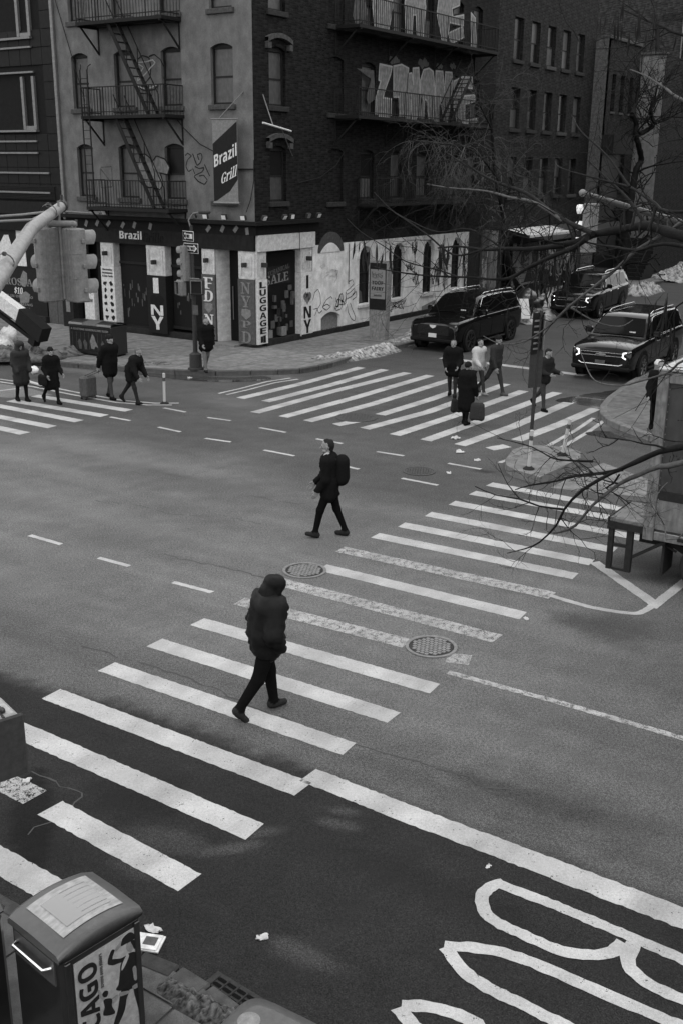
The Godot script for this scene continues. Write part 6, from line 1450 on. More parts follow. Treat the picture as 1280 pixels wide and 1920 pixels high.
	for k in 2:
		var T0 := Transform3D(Basis(Vector3.UP, -0.32 + 0.2 * k), Vector3(-0.06 + 0.1 * k, 4.13 - 0.36 * k, 0.08))
		var pl := obj("one_way_plate", Shape.new().box(Vector3(-0.33, -0.15, 0), Vector3(0.33, 0.15, 0.012), 0.004), M.sign_white, o, T0)
		obj("plate_face", Shape.new().box(Vector3(-0.315, -0.135, 0.012), Vector3(0.315, 0.135, 0.016)), M.sign_black, pl)
		var dir := -1.0 if k == 0 else 1.0
		s = Shape.new(); s.poly(PackedVector2Array([Vector2(dir * 0.29, 0), Vector2(dir * 0.14, 0.115), Vector2(dir * 0.14, 0.07), Vector2(-dir * 0.27, 0.07), Vector2(-dir * 0.27, -0.07), Vector2(dir * 0.14, -0.07), Vector2(dir * 0.14, -0.115)]), 0.016, 0.02); obj("arrow", s, M.sign_white, pl)
		words(pl, "lettering", "ONE WAY", Transform3D(), -0.24 + 0.02 * dir, 0.16 + 0.04 * dir, -0.05, 0.05, 0.024, M.sign_black)
	signal_head("signal_head", o, Vector3(-0.22, 3.3, 0.05), -PI / 2 - 0.1, M.signal_grey, M.signal_grey)
	for q in [[Vector3(-0.38, 2.55, 0.12), -0.5], [Vector3(0.26, 2.62, 0.1), 0.45]]:
		var T0 := Transform3D(Basis(Vector3.UP, q[1]), q[0])
		var ps := obj("walk_signal", Shape.new().box(Vector3(-0.22, -0.24, -0.1), Vector3(0.22, 0.24, 0.1), 0.03), M.signal_grey if q[1] < 0 else M.pole_dark, o, T0)
		obj("screen", Shape.new().box(Vector3(-0.16, -0.18, 0.1), Vector3(0.16, 0.18, 0.106)), M.sign_black, ps)
		s = Shape.new(); s.box(Vector3(-0.18, -0.20, 0.1), Vector3(-0.165, 0.2, 0.16)); s.box(Vector3(0.165, -0.2, 0.1), Vector3(0.18, 0.2, 0.16)); s.box(Vector3(-0.165, 0.185, 0.1), Vector3(0.165, 0.2, 0.16)); obj("hood", s, M.signal_grey, ps)
	s = Shape.new(); s.rod(Vector3(-0.4, 2.85, 0.05), Vector3(0.3, 2.85, 0.05), 0.03); s.rod(Vector3(-0.3, 3.85, 0.05), Vector3(0.0, 3.85, 0), 0.025); s.tube([Vector3(0, 4.3, 0), Vector3(-0.1, 4.6, 0.0), Vector3(0.1, 4.8, 0), Vector3(0.4, 4.85, 0)], [0.025], 6); obj("bracket_arm", s, M.signal_grey, o)
	obj("lamp", Shape.new().box(Vector3(0.35, 4.80, -0.08), Vector3(0.75, 4.9, 0.08), 0.03), M.pole_dark, o)
	obj("walk_button_sign", Shape.new().box(Vector3(0.02, 1.75, 0.08), Vector3(0.24, 2.05, 0.09)), M.sign_grey, o)
	# newspaper box with its advertisement
	o = base("newspaper_box", Vector3(-27.15, 0.15, -25.62), 0.06); tag(o, "wide black newspaper box with a theatre advertisement on the far pavement", "newspaper box")
	s = Shape.new(); s.box(Vector3(-0.95, 0.06, -0.4), Vector3(0.95, 1.02, 0.4), 0.02); obj("cabinet", s, M.bin_black, o)
	for x in [-0.8, 0.8]: obj("foot", Shape.new().box(Vector3(x - 0.08, 0.0, -0.35), Vector3(x + 0.08, 0.06, 0.35)), M.iron, o)
	for k in 3:
		s = Shape.new(); var r := []
		for x in [-0.95 + 0.635 * k, -0.33 + 0.635 * k]:
			r.append([Vector3(x, 1.02, 0.41), Vector3(x, 1.10, 0.36), Vector3(x, 1.15, 0.1), Vector3(x, 1.15, -0.1), Vector3(x, 1.08, -0.4), Vector3(x, 1.02, -0.41)])
		s.loft([r[1], r[0]], false); obj("lid", s, M.sign_grey if k == 1 else M.bin_black, o)
	var ad := obj("advertisement", Shape.new().box(Vector3(-0.88, 0.14, 0.4), Vector3(0.88, 0.96, 0.412)), M.trim, o)
	words(ad, "lettering", "A RIVETING ADRENALINE RUSH", Transform3D(), -0.84, 0.84, 0.84, 0.91, 0.416, M.sign_mid)
	for k in 9: obj("pictured_bar", Shape.new().box(Vector3(-0.8 + 0.19 * k, 0.2, 0.412), Vector3(-0.79 + 0.19 * k, 0.78, 0.414)), M.sign_grey, ad)
	s = Shape.new(); s.poly(PackedVector2Array([Vector2(0.05, 0.25), Vector2(0.0, 0.5), Vector2(0.06, 0.62), Vector2(0.12, 0.74), Vector2(0.2, 0.68), Vector2(0.26, 0.5), Vector2(0.36, 0.3), Vector2(0.24, 0.34), Vector2(0.18, 0.24)]), 0.412, 0.418); obj("pictured_figure", s, M.sign_mid, ad)
	for x in [-0.5, -0.25, 0.55]:
		s = Shape.new(); s.poly(PackedVector2Array([Vector2(x, 0.2), Vector2(x - 0.06, 0.45), Vector2(x + 0.02, 0.55), Vector2(x + 0.12, 0.42), Vector2(x + 0.1, 0.2)]), 0.412, 0.416); obj("pictured_figure", s, M.sign_grey, ad)
	# display kiosk
	o = base("display_kiosk", Vector3(-21.15, 0.15, -34.1), 0.05); tag(o, "tall slim grey display kiosk with a poster on its screen behind the snow", "kiosk")
	s = Shape.new(); var rr := []
	for q in [[0.33, 0.13, 0.0], [0.36, 0.15, 0.9], [0.40, 0.16, 2.2], [0.42, 0.16, 2.92]]: rr.append([Vector3(-q[0], q[2], -q[1]), Vector3(-q[0], q[2], q[1]), Vector3(q[0], q[2], q[1]), Vector3(q[0], q[2], -q[1])])
	for k in 3:
		for e in 4: s.quad(rr[k][e], rr[k][(e + 1) % 4], rr[k + 1][(e + 1) % 4], rr[k + 1][e])
	s.quad(rr[3][0], rr[3][1], rr[3][2], rr[3][3]); obj("casing", s, M.kiosk_metal, o)
	obj("foot_plate", Shape.new().box(Vector3(-0.5, 0.0, -0.35), Vector3(0.6, 0.03, 0.35), 0.01), M.signal_grey, o)
	var sc := obj("screen", Shape.new().box(Vector3(-0.345, 1.15, 0.13), Vector3(0.345, 2.85, 0.168)), M.sign_black, o)
	obj("poster_face", Shape.new().box(Vector3(-0.31, 1.55, 0.168), Vector3(0.31, 2.62, 0.173)), M.kiosk_screen, sc)
	words(sc, "lettering", "TOOF\nFAIRY", Transform3D(), -0.25, 0.25, 1.86, 2.2, 0.177, M.sign_black); words(sc, "lettering", "from the new book", Transform3D(), -0.16, 0.16, 1.64, 1.72, 0.177, M.sign_grey)
	obj("poster_drawing", scribble(77, Vector2(0, 2.38), Vector2(0.5, 0.36), 0.035, 0.176, 7), M.sign_grey, sc)
	# sign post on the island and the flexible posts
	o = base("sign_post", Vector3(-9.27, 0.17, -21.39)); tag(o, "dark thin sign post with two narrow plates standing on the traffic island", "sign post")
	s = Shape.new(); s.bar(Vector3.ZERO, Vector3(0.06, 3.28, 0), 0.06); obj("post", s, M.pole_dark, o)
	for q in [[2.35, 3.24, 1.15, "sign_black", -0.02], [2.45, 3.2, -1.0, "sign_mid", 0.06], [1.62, 2.55, 1.05, "signal_dark", -0.02]]:
		var pl := obj("plate", Shape.new().box(Vector3(-0.17, q[0], -0.006), Vector3(0.17, q[1], 0.006), 0.003), M[q[3]], o, Transform3D(Basis(Vector3.UP, q[2]), Vector3(0.05 + q[4], 0, 0.04 if q[2] > 0 else -0.05)))
		if q[0] > 2.0 and q[2] > 0:
			for k in 6: obj("line", Shape.new().box(Vector3(-0.12, q[0] + 0.1 + 0.12 * k, 0.006), Vector3(0.10, q[0] + 0.14 + 0.12 * k, 0.009)), M.sign_mid, pl)
	var n := 0
	for q in [[Vector2(-8.922, -20.597), "white flexible post on the island nearest the sign post", 0.0], [Vector2(-8.790, -22.122), "white flexible post at the right end of the traffic island", 0.12], [Vector2(-20.306, -21.490), "lone white flexible post at the far left crossing, by the bent walker", 0.0]]:
		o = base("flexible_post", Vector3(q[0].x, 0.17 if n < 2 else 0.0, q[0].y)); tag(o, q[1], "flexible post", "flexible white posts")
		s = Shape.new(); s.lathe([Vector2(0.13, 0), Vector2(0.12, 0.02), Vector2(0.06, 0.06), Vector2(0.0, 0.07)], 12); obj("foot", s, M.rubber, o)
		s = Shape.new(); s.xf = Transform3D(Basis(Vector3.BACK, -q[2] - 0.02), Vector3.ZERO); s.lathe([Vector2(0.035, 0.03), Vector2(0.04, 0.1), Vector2(0.04, 0.86), Vector2(0.0, 0.87)], 12); obj("tube", s, M.flex_white, o)
		s = Shape.new(); s.xf = Transform3D(Basis(Vector3.BACK, -q[2] - 0.02), Vector3.ZERO); s.lathe([Vector2(0.041, 0.64), Vector2(0.041, 0.74)], 12); obj("band", s, M.sign_grey, o)
		n += 1
	o = base("flexible_post", Vector3(-25.211, 0.000, -21.198)); tag(o, "fallen white flexible post lying on the far left crossing", "flexible post", "flexible white posts")
	s = Shape.new(); s.rod(Vector3(-0.5, 0.05, -0.05), Vector3(0.35, 0.05, 0.12), 0.045, 10); obj("tube", s, M.flex_white, o)
	s = Shape.new(); s.xf = Transform3D(Basis(), Vector3(0.42, 0.0, 0.14)); s.lathe([Vector2(0.13, 0), Vector2(0.1, 0.03), Vector2(0.0, 0.05)], 10); obj("foot", s, M.rubber, o)
	o = base("bollard", Vector3(-9.1, 0.15, -29.6)); tag(o, "grey round bollard with a pale cap behind the box truck", "bollard")
	s = Shape.new(); s.lathe([Vector2(0.13, 0), Vector2(0.13, 1.0)], 16); obj("shaft", s, M.signal_grey, o)
	s = Shape.new(); s.lathe([Vector2(0.14, 1.0), Vector2(0.14, 1.05), Vector2(0.10, 1.12), Vector2(0.0, 1.14)], 16); obj("cap", s, M.sign_white, o)
	# banner on its bracket at the corner and the empty bracket round it
	var B0 := Transform3D(Basis(), Vector3(XR, 0, ZL))
	o = base("banner", B0 * Vector3(-0.95, 5.1, 0.5)); tag(o, "black and grey hanging restaurant banner at the corner of the stucco front", "banner")
	var TB := Transform3D(Basis(Vector3.UP, 0.15) * Basis.from_scale(Vector3(1.18, 1.0, 1.0)), Vector3(0.10, 0, 0))
	s = Shape.new(); s.box(Vector3(-0.40, 0.06, -0.008), Vector3(0.42, 2.72, 0.008)); obj("cloth", s, M.sign_mid, o, TB)
	s = Shape.new(); s.poly(PackedVector2Array([Vector2(-0.395, 1.95), Vector2(0.415, 2.66), Vector2(0.415, 0.80), Vector2(0.15, 0.42), Vector2(-0.30, 0.10), Vector2(-0.395, 0.08)]), 0.008, 0.011); obj("dark_field", s, M.sign_black, o, TB)
	words(o, "lettering", "Brazil", TB, -0.36, 0.40, 1.38, 1.80, 0.013, M.sign_white, false, 0.0, 0.24); words(o, "lettering", "Grill", TB, -0.12, 0.40, 0.78, 1.16, 0.013, M.sign_white, true, 0.12, 0.20)
	obj("rod", Shape.new().rod(Vector3(-0.44, 2.74, 0), Vector3(0.46, 2.74, 0), 0.025), M.metal_trim, o, TB); obj("rod", Shape.new().rod(Vector3(-0.40, 0.03, 0), Vector3(0.46, 0.03, 0), 0.05, 8), M.metal_trim, o, TB)
	s = Shape.new(); s.rod(Vector3(-0.15, 2.74, 0), Vector3(0.55, 3.6, -0.48), 0.018); obj("stay", s, M.metal_trim, o)
	o = base("banner_bracket", FR * Vector3(1.5, 7.4, 0.5)); tag(o, "empty white banner bracket on the brick side by the corner", "bracket")
	var q3 := [FR * Vector3(-0.130, 7.716, 0.500), FR * Vector3(1.445, 7.498, 0.500), FR * Vector3(0.494, 8.639, 0.030), FR * Vector3(0.421, 7.652, 0.500), FR * Vector3(0.867, 7.617, 0.500), FR * Vector3(2.137, 6.706, 0.030)]
	for k in 3: obj("rod", Shape.new().rod(q3[2 * k] - o.position, q3[2 * k + 1] - o.position, 0.032 if k == 0 else 0.018), M.sign_white if k == 0 else M.metal_trim, o)
	# jib of a small digger over the rubble
	o = base("digger_arm", Vector3(-28.6, 0.15, -23.4)); tag(o, "white slanting digger arm with black end above the rubble, left edge", "digger")
	s = Shape.new(); s.bar(Vector3(-3.2, 3.2, 0.3), Vector3(0.55, 1.35, 0), 0.32, 0.42); obj("jib", s, M.sign_white, o)
	s = Shape.new(); s.bar(Vector3(0.3, 1.47, 0.0), Vector3(1.35, 0.90, 0), 0.40, 0.52); obj("jib_end", s, M.sign_black, o)
	s = Shape.new(); s.bar(Vector3(-1.2, 1.65, 0.1), Vector3(0.7, 0.75, 0), 0.12); s.bar(Vector3(0.7, 0.75, 0), Vector3(0.95, 0.62, 0), 0.28); obj("ram", s, M.iron, o)
	s = Shape.new(); s.box(Vector3(-5.2, 0.1, -0.7), Vector3(-3.0, 2.4, 0.9), 0.2); obj("machine_body", s, M.sign_grey, o)
	near_things()

func rounded_flat(pts: Array) -> PackedVector2Array:
	var cv := Curve2D.new(); cv.bake_interval = 0.012
	var n := pts.size()
	for k in n + 1:
		var t: Vector2 = (pts[(k + 1) % n] - pts[(k + n - 1) % n]) / 6.5
		cv.add_point(pts[k % n], -t, t)
	var q := cv.get_baked_points(); q.remove_at(q.size() - 1)
	return q

func near_things() -> void:
	rng.seed = 81
	# solar litter bin with its poster
	var o := base("litter_bin", Vector3(-4.98, 0.15, -4.15), -0.14); tag(o, "black solar litter bin with a musical poster on its side, bottom left", "litter bin")
	var x0 := -0.31; var x1 := 0.31; var z0 := -0.33; var z1 := 0.33
	var s := Shape.new(); s.box(Vector3(x0, 0.0, z0), Vector3(x1, 1.14, z1), 0.035); obj("cabinet", s, M.bin_black, o)
	s = Shape.new(); var rings := []
	for k in 11:
		var t := k / 10.0; var z := lerpf(z0 - 0.015, z1 + 0.015, t); var arc := 0.055 * (1.0 - pow(2 * t - 1, 2)); var e := 0.012 if k in [0, 10] else 0.0
		rings.append([Vector3(x0 - 0.012 + e, 1.12, z), Vector3(x0 - 0.012 + e, 1.165 + arc - e, z), Vector3(x0 + 0.03, 1.19 + arc - e, z), Vector3(0, 1.20 + arc - e, z), Vector3(x1 - 0.03, 1.19 + arc - e, z), Vector3(x1 + 0.012 - e, 1.165 + arc - e, z), Vector3(x1 + 0.012 - e, 1.12, z)])
	for r in rings: r.reverse()
	s.loft(rings, true, true); var lid := obj("curved_lid", s, M.bin_grey, o)
	var patch := func(u0: float, u1: float, w0: float, w1: float, lift: float) -> Shape:
		var q := Shape.new(); var rows := []
		for k in 9:
			var z := lerpf(w0, w1, k / 8.0); var t := (z - z0 + 0.015) / (z1 - z0 + 0.03); var y := 1.197 + 0.055 * (1.0 - pow(2 * t - 1, 2)) + lift
			rows.append([Vector3(u1, y - 0.003, z), Vector3((u0 + u1) / 2, y, z), Vector3(u0, y - 0.003, z)])
		q.loft(rows, false)
		return q
	obj("pale_border", patch.call(-0.23, 0.22, -0.25, 0.24, 0.004), M.solar_rim, lid)
	obj("solar_panel", patch.call(-0.16, 0.16, -0.19, 0.17, 0.008), M.solar, lid)
	for k in 6: obj("cell_line", patch.call(-0.16 + 0.055 * k, -0.156 + 0.055 * k, -0.19, 0.02, 0.010), M.solar_rim, lid)
	# poster towards the road on the right-hand side
	var F := Transform3D(Basis(Vector3.UP, PI / 2), Vector3(x1, 0, 0))      # x runs to the road
	var po := obj("poster", Shape.new().box(Vector3(x0 + 0.07, 0.06, 0.0), Vector3(x1 - 0.05, 1.06, 0.006)), M.poster, o, F)
	words(po, "lettering", "CHICAGO", Transform3D(Basis(Vector3.BACK, PI / 2), Vector3(x0 + 0.17, 0.08, 0)), 0.0, 0.92, -0.075, 0.075, 0.009, M.sign_black)
	words(po, "small_print", "LADIES WHO DANCE", Transform3D(Basis(Vector3.BACK, -PI / 2), Vector3(x0 + 0.28, 1.02, 0)), 0.0, 0.28, -0.01, 0.01, 0.009, M.sign_grey)
	var fig := func(called: String, pts: Array, z: float, m: Material) -> void:
		var q := rounded_flat(pts); obj(called, Shape.new().poly(q, 0.006, z), m, po)
	fig.call("pictured_dancer", [Vector2(0.190, 0.876), Vector2(0.253, 0.860), Vector2(0.282, 0.809), Vector2(0.290, 0.713), Vector2(0.267, 0.667), Vector2(0.274, 0.583), Vector2(0.188, 0.573), Vector2(0.082, 0.641), Vector2(0.103, 0.677), Vector2(0.122, 0.771), Vector2(0.135, 0.834)], 0.0085, M.sign_black)      # dress
	fig.call("pictured_arm", [Vector2(0.194, 0.869), Vector2(0.135, 0.878), Vector2(0.056, 0.918), Vector2(0.032, 0.895), Vector2(0.069, 0.863), Vector2(0.135, 0.845), Vector2(0.174, 0.826)], 0.0085, M.sign_black)
	fig.call("pictured_arm", [Vector2(0.067, 0.991), Vector2(0.088, 0.976), Vector2(0.069, 0.934), Vector2(0.056, 0.883), Vector2(0.027, 0.897), Vector2(0.038, 0.950)], 0.0088, M.sign_black)
	fig.call("pictured_arm", [Vector2(0.093, 0.981), Vector2(0.135, 1.012), Vector2(0.164, 1.021), Vector2(0.174, 1.005), Vector2(0.142, 0.980), Vector2(0.103, 0.959)], 0.0085, M.sign_mid)
	fig.call("pictured_face", [Vector2(0.203, 0.973), Vector2(0.235, 0.951), Vector2(0.246, 0.907), Vector2(0.227, 0.879), Vector2(0.198, 0.901), Vector2(0.185, 0.942)], 0.0085, M.sign_mid)
	fig.call("pictured_hat", [Vector2(0.142, 0.980), Vector2(0.161, 1.028), Vector2(0.214, 1.046), Vector2(0.248, 1.025), Vector2(0.267, 0.978), Vector2(0.227, 0.968), Vector2(0.181, 0.973)], 0.0092, M.sign_black)
	fig.call("pictured_hair", [Vector2(0.227, 0.964), Vector2(0.261, 0.957), Vector2(0.269, 0.907), Vector2(0.253, 0.885), Vector2(0.240, 0.921)], 0.0092, M.sign_black)
	fig.call("pictured_throat", [Vector2(0.185, 0.879), Vector2(0.203, 0.858), Vector2(0.164, 0.797), Vector2(0.135, 0.776), Vector2(0.143, 0.824)], 0.0095, M.poster)
	fig.call("pictured_hand", [Vector2(0.227, 0.738), Vector2(0.253, 0.740), Vector2(0.264, 0.668), Vector2(0.256, 0.617), Vector2(0.235, 0.631), Vector2(0.230, 0.685)], 0.0095, M.sign_mid)
	fig.call("pictured_leg", [Vector2(0.122, 0.605), Vector2(0.188, 0.573), Vector2(0.161, 0.511), Vector2(0.135, 0.420), Vector2(0.056, 0.320), Vector2(0.030, 0.344), Vector2(0.082, 0.468)], 0.0085, M.sign_black)
	fig.call("pictured_leg", [Vector2(0.227, 0.560), Vector2(0.282, 0.556), Vector2(0.301, 0.455), Vector2(0.309, 0.337), Vector2(0.306, 0.200), Vector2(0.267, 0.219), Vector2(0.256, 0.362)], 0.0085, M.sign_black)
	fig.call("pictured_thigh", [Vector2(0.114, 0.600), Vector2(0.185, 0.568), Vector2(0.177, 0.549), Vector2(0.106, 0.572)], 0.0095, M.sign_mid)
	fig.call("pictured_thigh", [Vector2(0.219, 0.586), Vector2(0.282, 0.581), Vector2(0.290, 0.545), Vector2(0.224, 0.555)], 0.0095, M.sign_mid)
	fig.call("pictured_dancer", [Vector2(-0.029, 0.626), Vector2(0.003, 0.621), Vector2(0.040, 0.592), Vector2(0.036, 0.536), Vector2(0.056, 0.458), Vector2(-0.036, 0.502), Vector2(-0.023, 0.565)], 0.0085, M.sign_black)
	fig.call("pictured_hair", [Vector2(-0.036, 0.680), Vector2(-0.016, 0.697), Vector2(0.010, 0.682), Vector2(0.011, 0.658), Vector2(-0.002, 0.641), Vector2(-0.026, 0.652)], 0.0085, M.sign_black)
	fig.call("pictured_arm", [Vector2(0.036, 0.594), Vector2(0.076, 0.604), Vector2(0.096, 0.588), Vector2(0.082, 0.560), Vector2(0.048, 0.548), Vector2(0.043, 0.565), Vector2(0.067, 0.582)], 0.0085, M.sign_mid)
	fig.call("pictured_arm", [Vector2(-0.029, 0.626), Vector2(-0.054, 0.672), Vector2(-0.068, 0.734), Vector2(-0.054, 0.732), Vector2(-0.039, 0.682), Vector2(-0.020, 0.638)], 0.0085, M.sign_mid)
	for x in [x0 + 0.025, x1 - 0.025]: obj("poster_frame", Shape.new().box(Vector3(x - 0.025, 0.03, 0.0), Vector3(x + 0.02, 1.1, 0.018), 0.005), M.bin_black, o, F)
	# handle and label on the left-hand side
	var FS := Transform3D(Basis(), Vector3(0, 0, z1))
	s = Shape.new(); s.box(Vector3(-0.24, 0.90, 0.0), Vector3(0.24, 1.1, 0.012)); obj("hopper_door", s, M.bin_grey, o, FS)
	s = Shape.new(); s.tube([Vector3(-0.2, 1.03, 0.01), Vector3(-0.18, 1.03, 0.06), Vector3(0.18, 1.03, 0.06), Vector3(0.2, 1.03, 0.01)], [0.014], 8); obj("handle", s, M.chrome, o, FS)
	# darker neighbour bin, only its corner in view
	o = base("litter_bin", Vector3(-5.84, 0.15, -3.66), -0.1); tag(o, "dark second bin beside the solar bin, cut by the left edge", "litter bin")
	s = Shape.new(); s.box(Vector3(-0.3, 0, -0.33), Vector3(0.3, 1.05, 0.33), 0.04); obj("cabinet", s, M.bin_black, o)
	s = Shape.new(); s.box(Vector3(-0.32, 1.05, -0.35), Vector3(0.32, 1.13, 0.35), 0.035); obj("lid", s, M.bin_black, o)
	# rounded box with a sticker over the drain
	o = base("street_box", Vector3(-3.197, 1.150, -4.145) - Vector3(0, 1.0, 0), 0.03); tag(o, "dark round-topped street box with white round sticker beside the drain", "street box")
	rings = []
	for q in [[0.46, 0.0], [0.46, 0.86], [0.45, 0.93], [0.41, 0.98], [0.34, 1.0]]:
		var r := []
		for k in 32:
			var a := -TAU * k / 32; var cx := signf(cos(a)) * pow(absf(cos(a)), 0.35); var cz := signf(sin(a)) * pow(absf(sin(a)), 0.35); r.append(Vector3(cx * q[0], q[1], cz * (q[0] - 0.12)))
		rings.append(r)
	s = Shape.new(); s.loft(rings, true, true); obj("casing", s, M.bin_grey, o)
	rings = []
	for q in [[0.475, 0.80], [0.475, 0.84]]:
		var r := []
		for k in 32:
			var a := -TAU * k / 32; r.append(Vector3(signf(cos(a)) * pow(absf(cos(a)), 0.35) * q[0], q[1], signf(sin(a)) * pow(absf(sin(a)), 0.35) * (q[0] - 0.12)))
		rings.append(r)
	s = Shape.new(); s.loft(rings, true, true); obj("rim", s, M.bin_black, o)
	s = Shape.new(); s.xf = Transform3D(Basis(), Vector3(-0.27, 1.0, -0.06)); s.lathe([Vector2(0.075, 0), Vector2(0.074, 0.004), Vector2(0, 0.004)], 20); obj("round_sticker", s, M.sign_mid, o)
	var lb := obj("label", Shape.new().box(Vector3(-0.06, 1.0, -0.16), Vector3(0.26, 1.004, 0.06)), M.sign_mid, o)
	obj("label_band", Shape.new().box(Vector3(-0.04, 1.004, -0.14), Vector3(0.24, 1.007, -0.06)), M.sign_black, lb)
	words(lb, "lettering", "WARNING", Transform3D(Basis(Vector3.RIGHT, -PI / 2), Vector3(0, 1.007, 0)), 0.0, 0.2, 0.075, 0.125, 0.002, M.sign_mid)
	# drain grate
	o = base("drain_grate", Vector3.ZERO); tag(o, "iron drain grate with oval slots in the near gutter", "drain grate")
	s = Shape.new()
	var ga := Vector2(-4.739, -5.378); var gx := Vector2(1, 0.06).normalized(); var gz := Vector2(-gx.y, gx.x)
	var at := func(u: float, w: float, h: float) -> Vector3: var p: Vector2 = ga + gx * u + gz * w; return Vector3(p.x, h, p.y)
	s.quad(at.call(-0.05, 0.38, 0.0045), at.call(1.25, 0.38, 0.0045), at.call(1.25, -0.03, 0.0045), at.call(-0.05, -0.03, 0.0045)); obj("plate", s, M.cast_iron, o)
	for i in 11:
		for j in 6:
			s = Shape.new(); var c0 := Vector2(0.055 + 0.105 * i, 0.03 + 0.058 * j)
			var ring := []
			for k in 16:
				var a := TAU * k / 16; ring.append(c0 + Vector2(cos(a) * 0.018 + (0.026 if cos(a) > 0 else -0.026), sin(a) * 0.019))
			for k in 16: s.tri(at.call(c0.x, c0.y, 0.0075), at.call(ring[(k + 1) % 16].x, ring[(k + 1) % 16].y, 0.0075), at.call(ring[k].x, ring[k].y, 0.0075))
			fix_up(s); obj("slot", s, M.hole, o)
	for i in 12: obj("bar", Shape.new().bar(at.call(0.002 + 0.105 * i, 0.0, 0.008), at.call(0.002 + 0.105 * i, 0.35, 0.008), 0.012, 0.008), M.cast_iron, o)
	# walk-signal housing on a pole out of frame, hanging in at the left edge
	var hp := Vector3(-5.435, 2.578, -4.023)
	o = base("walk_signal", Vector3(hp.x - 0.9, 0.15, hp.z + 0.55)); tag(o, "grey rounded signal housing cut by the left edge above the near crossing", "signal housing")
	var c := hp - o.position; var tb := Transform3D(Basis(Vector3.UP, -0.30), c + Vector3(-0.07, 0, 0))
	s = Shape.new(); s.box(Vector3(-0.22, -0.225, -0.14), Vector3(0.16, 0.225, 0.11), 0.035); obj("housing", s, M.housing_grey, o, tb)
	s = Shape.new(); s.box(Vector3(0.155, -0.23, -0.15), Vector3(0.185, 0.23, 0.12), 0.012); s.box(Vector3(-0.22, 0.222, -0.03), Vector3(0.16, 0.232, -0.015)); obj("door_rim", s, M.signal_dark, o, tb)
	s = Shape.new(); s.box(Vector3(0.06, 0.22, -0.06), Vector3(0.10, 0.26, -0.02), 0.008); s.rod(Vector3(0.05, 0.25, -0.04), Vector3(0.12, 0.25, -0.04), 0.012); obj("latch", s, M.signal_dark, o, tb)
	s = Shape.new(); s.lathe([Vector2(0.15, 0), Vector2(0.08, 0.3), Vector2(0.06, 3.4), Vector2(0, 3.42)], 14); obj("post", s, M.pole_dark, o)
	s = Shape.new(); s.rod(Vector3(0, c.y, 0), c + Vector3(-0.15, 0, 0), 0.03, 8); obj("arm", s, M.signal_dark, o)
	# litter on the road
	n_litter = 0
	for q in [[Vector2(-5.570, -5.467), 0.10, "crushed white paper on the road right of the solar bin"], [Vector2(-4.736, -5.934), 0.08, "crumpled grey paper scrap in the dark lane above the drain"], [Vector2(-4.947, -4.882), 0.06, "small white scrap on the near kerb by the slush"], [Vector2(-11.065, -21.533), 0.14, "white paper scrap by the far crossing bars, larger one"], [Vector2(-10.422, -21.117), 0.10, "white paper scrap left of the traffic island, middle one"],
			[Vector2(-10.426, -19.805), 0.10, "white paper scrap nearest the faint manhole"], [Vector2(-11.790, -22.656), 0.14, "thin white scrap between the far crossing bars"], [Vector2(-8.323, -6.440), 0.07, "small white strip on the dark wet patch at the near left"], [Vector2(-5.740, -13.511), 0.07, "white paint blob at the end of a near crossing bar"], [Vector2(-22.282, -24.766), 0.09, "white litter lump on the far kerb under the signal pole"], [Vector2(-3.574, -7.920), 0.05, "small pale leaf on the dark lane right of centre"]]:
		var f := FastNoiseLite.new(); f.seed = n_litter + 3; f.frequency = 1.5
		s = Shape.new(); s.ball(Vector3(0, q[1] * 0.12, 0), Vector3(q[1] * 0.8, q[1] * 0.16, q[1] * 0.5), 12, 8)
		for k in s.v.size(): s.v[k] += s.n[k] * f.get_noise_3dv(s.v[k] * 14.0 / q[1] * 0.1) * q[1] * 0.7; s.v[k].y = maxf(s.v[k].y, 0.006)
		var lt := obj("litter", s, M.litter, null, Transform3D(Basis(Vector3.UP, n_litter * 1.1), Vector3(q[0].x, 0.0, q[0].y)))
		tag(lt, q[2], "litter", "scraps of litter on the road"); n_litter += 1
	s = Shape.new(); s.box(Vector3(-0.14, 0.008, -0.10), Vector3(0.14, 0.02, 0.10)); s.box(Vector3(-0.13, 0.02, -0.10), Vector3(0.12, 0.03, 0.09), 0.004)
	o = base("newspaper", Vector3(-5.499, -0.000, -5.314), 0.4); tag(o, "folded newspaper lying half behind the solar bin", "newspaper"); obj("sheets", s, M.sign_white, o)
	obj("picture", Shape.new().box(Vector3(-0.02, 0.03, -0.06), Vector3(0.09, 0.032, 0.04)), M.sign_grey, o)
	# rubbish on the snow behind the parked car
	o = base("rubbish_bag", Vector3(-20.105, 0.500, -44.913)); tag(o, "dark rubbish bags on the snow heap behind the parked car", "rubbish bag")
	s = Shape.new()
	for q in [[Vector3(0, 0.3, 0), 0.5], [Vector3(-0.7, 0.15, 0.2), 0.45], [Vector3(0.55, 0.2, 0.1), 0.35]]: s.ball(q[0], Vector3(q[1] * 1.1, q[1] * 0.8, q[1]), 14, 10)
	var fz := FastNoiseLite.new(); fz.seed = 4; fz.frequency = 1.7
	for k in s.v.size(): s.v[k] += s.n[k] * fz.get_noise_3dv(s.v[k] * 1.4) * 0.22
	obj("bag", s, M.bin_black, o)
	o = base("cardboard_sheet", Vector3(-18.914, 0.250, -42.340), 0.7); tag(o, "pale cardboard sheet leaning against the snow by the car", "cardboard")
	s = Shape.new(); s.xf = Transform3D(Basis(Vector3.RIGHT, -0.6), Vector3.ZERO); s.box(Vector3(-0.2, 0, -0.02), Vector3(0.2, 0.95, 0.02), 0.004); obj("sheet", s, M.sign_white, o)
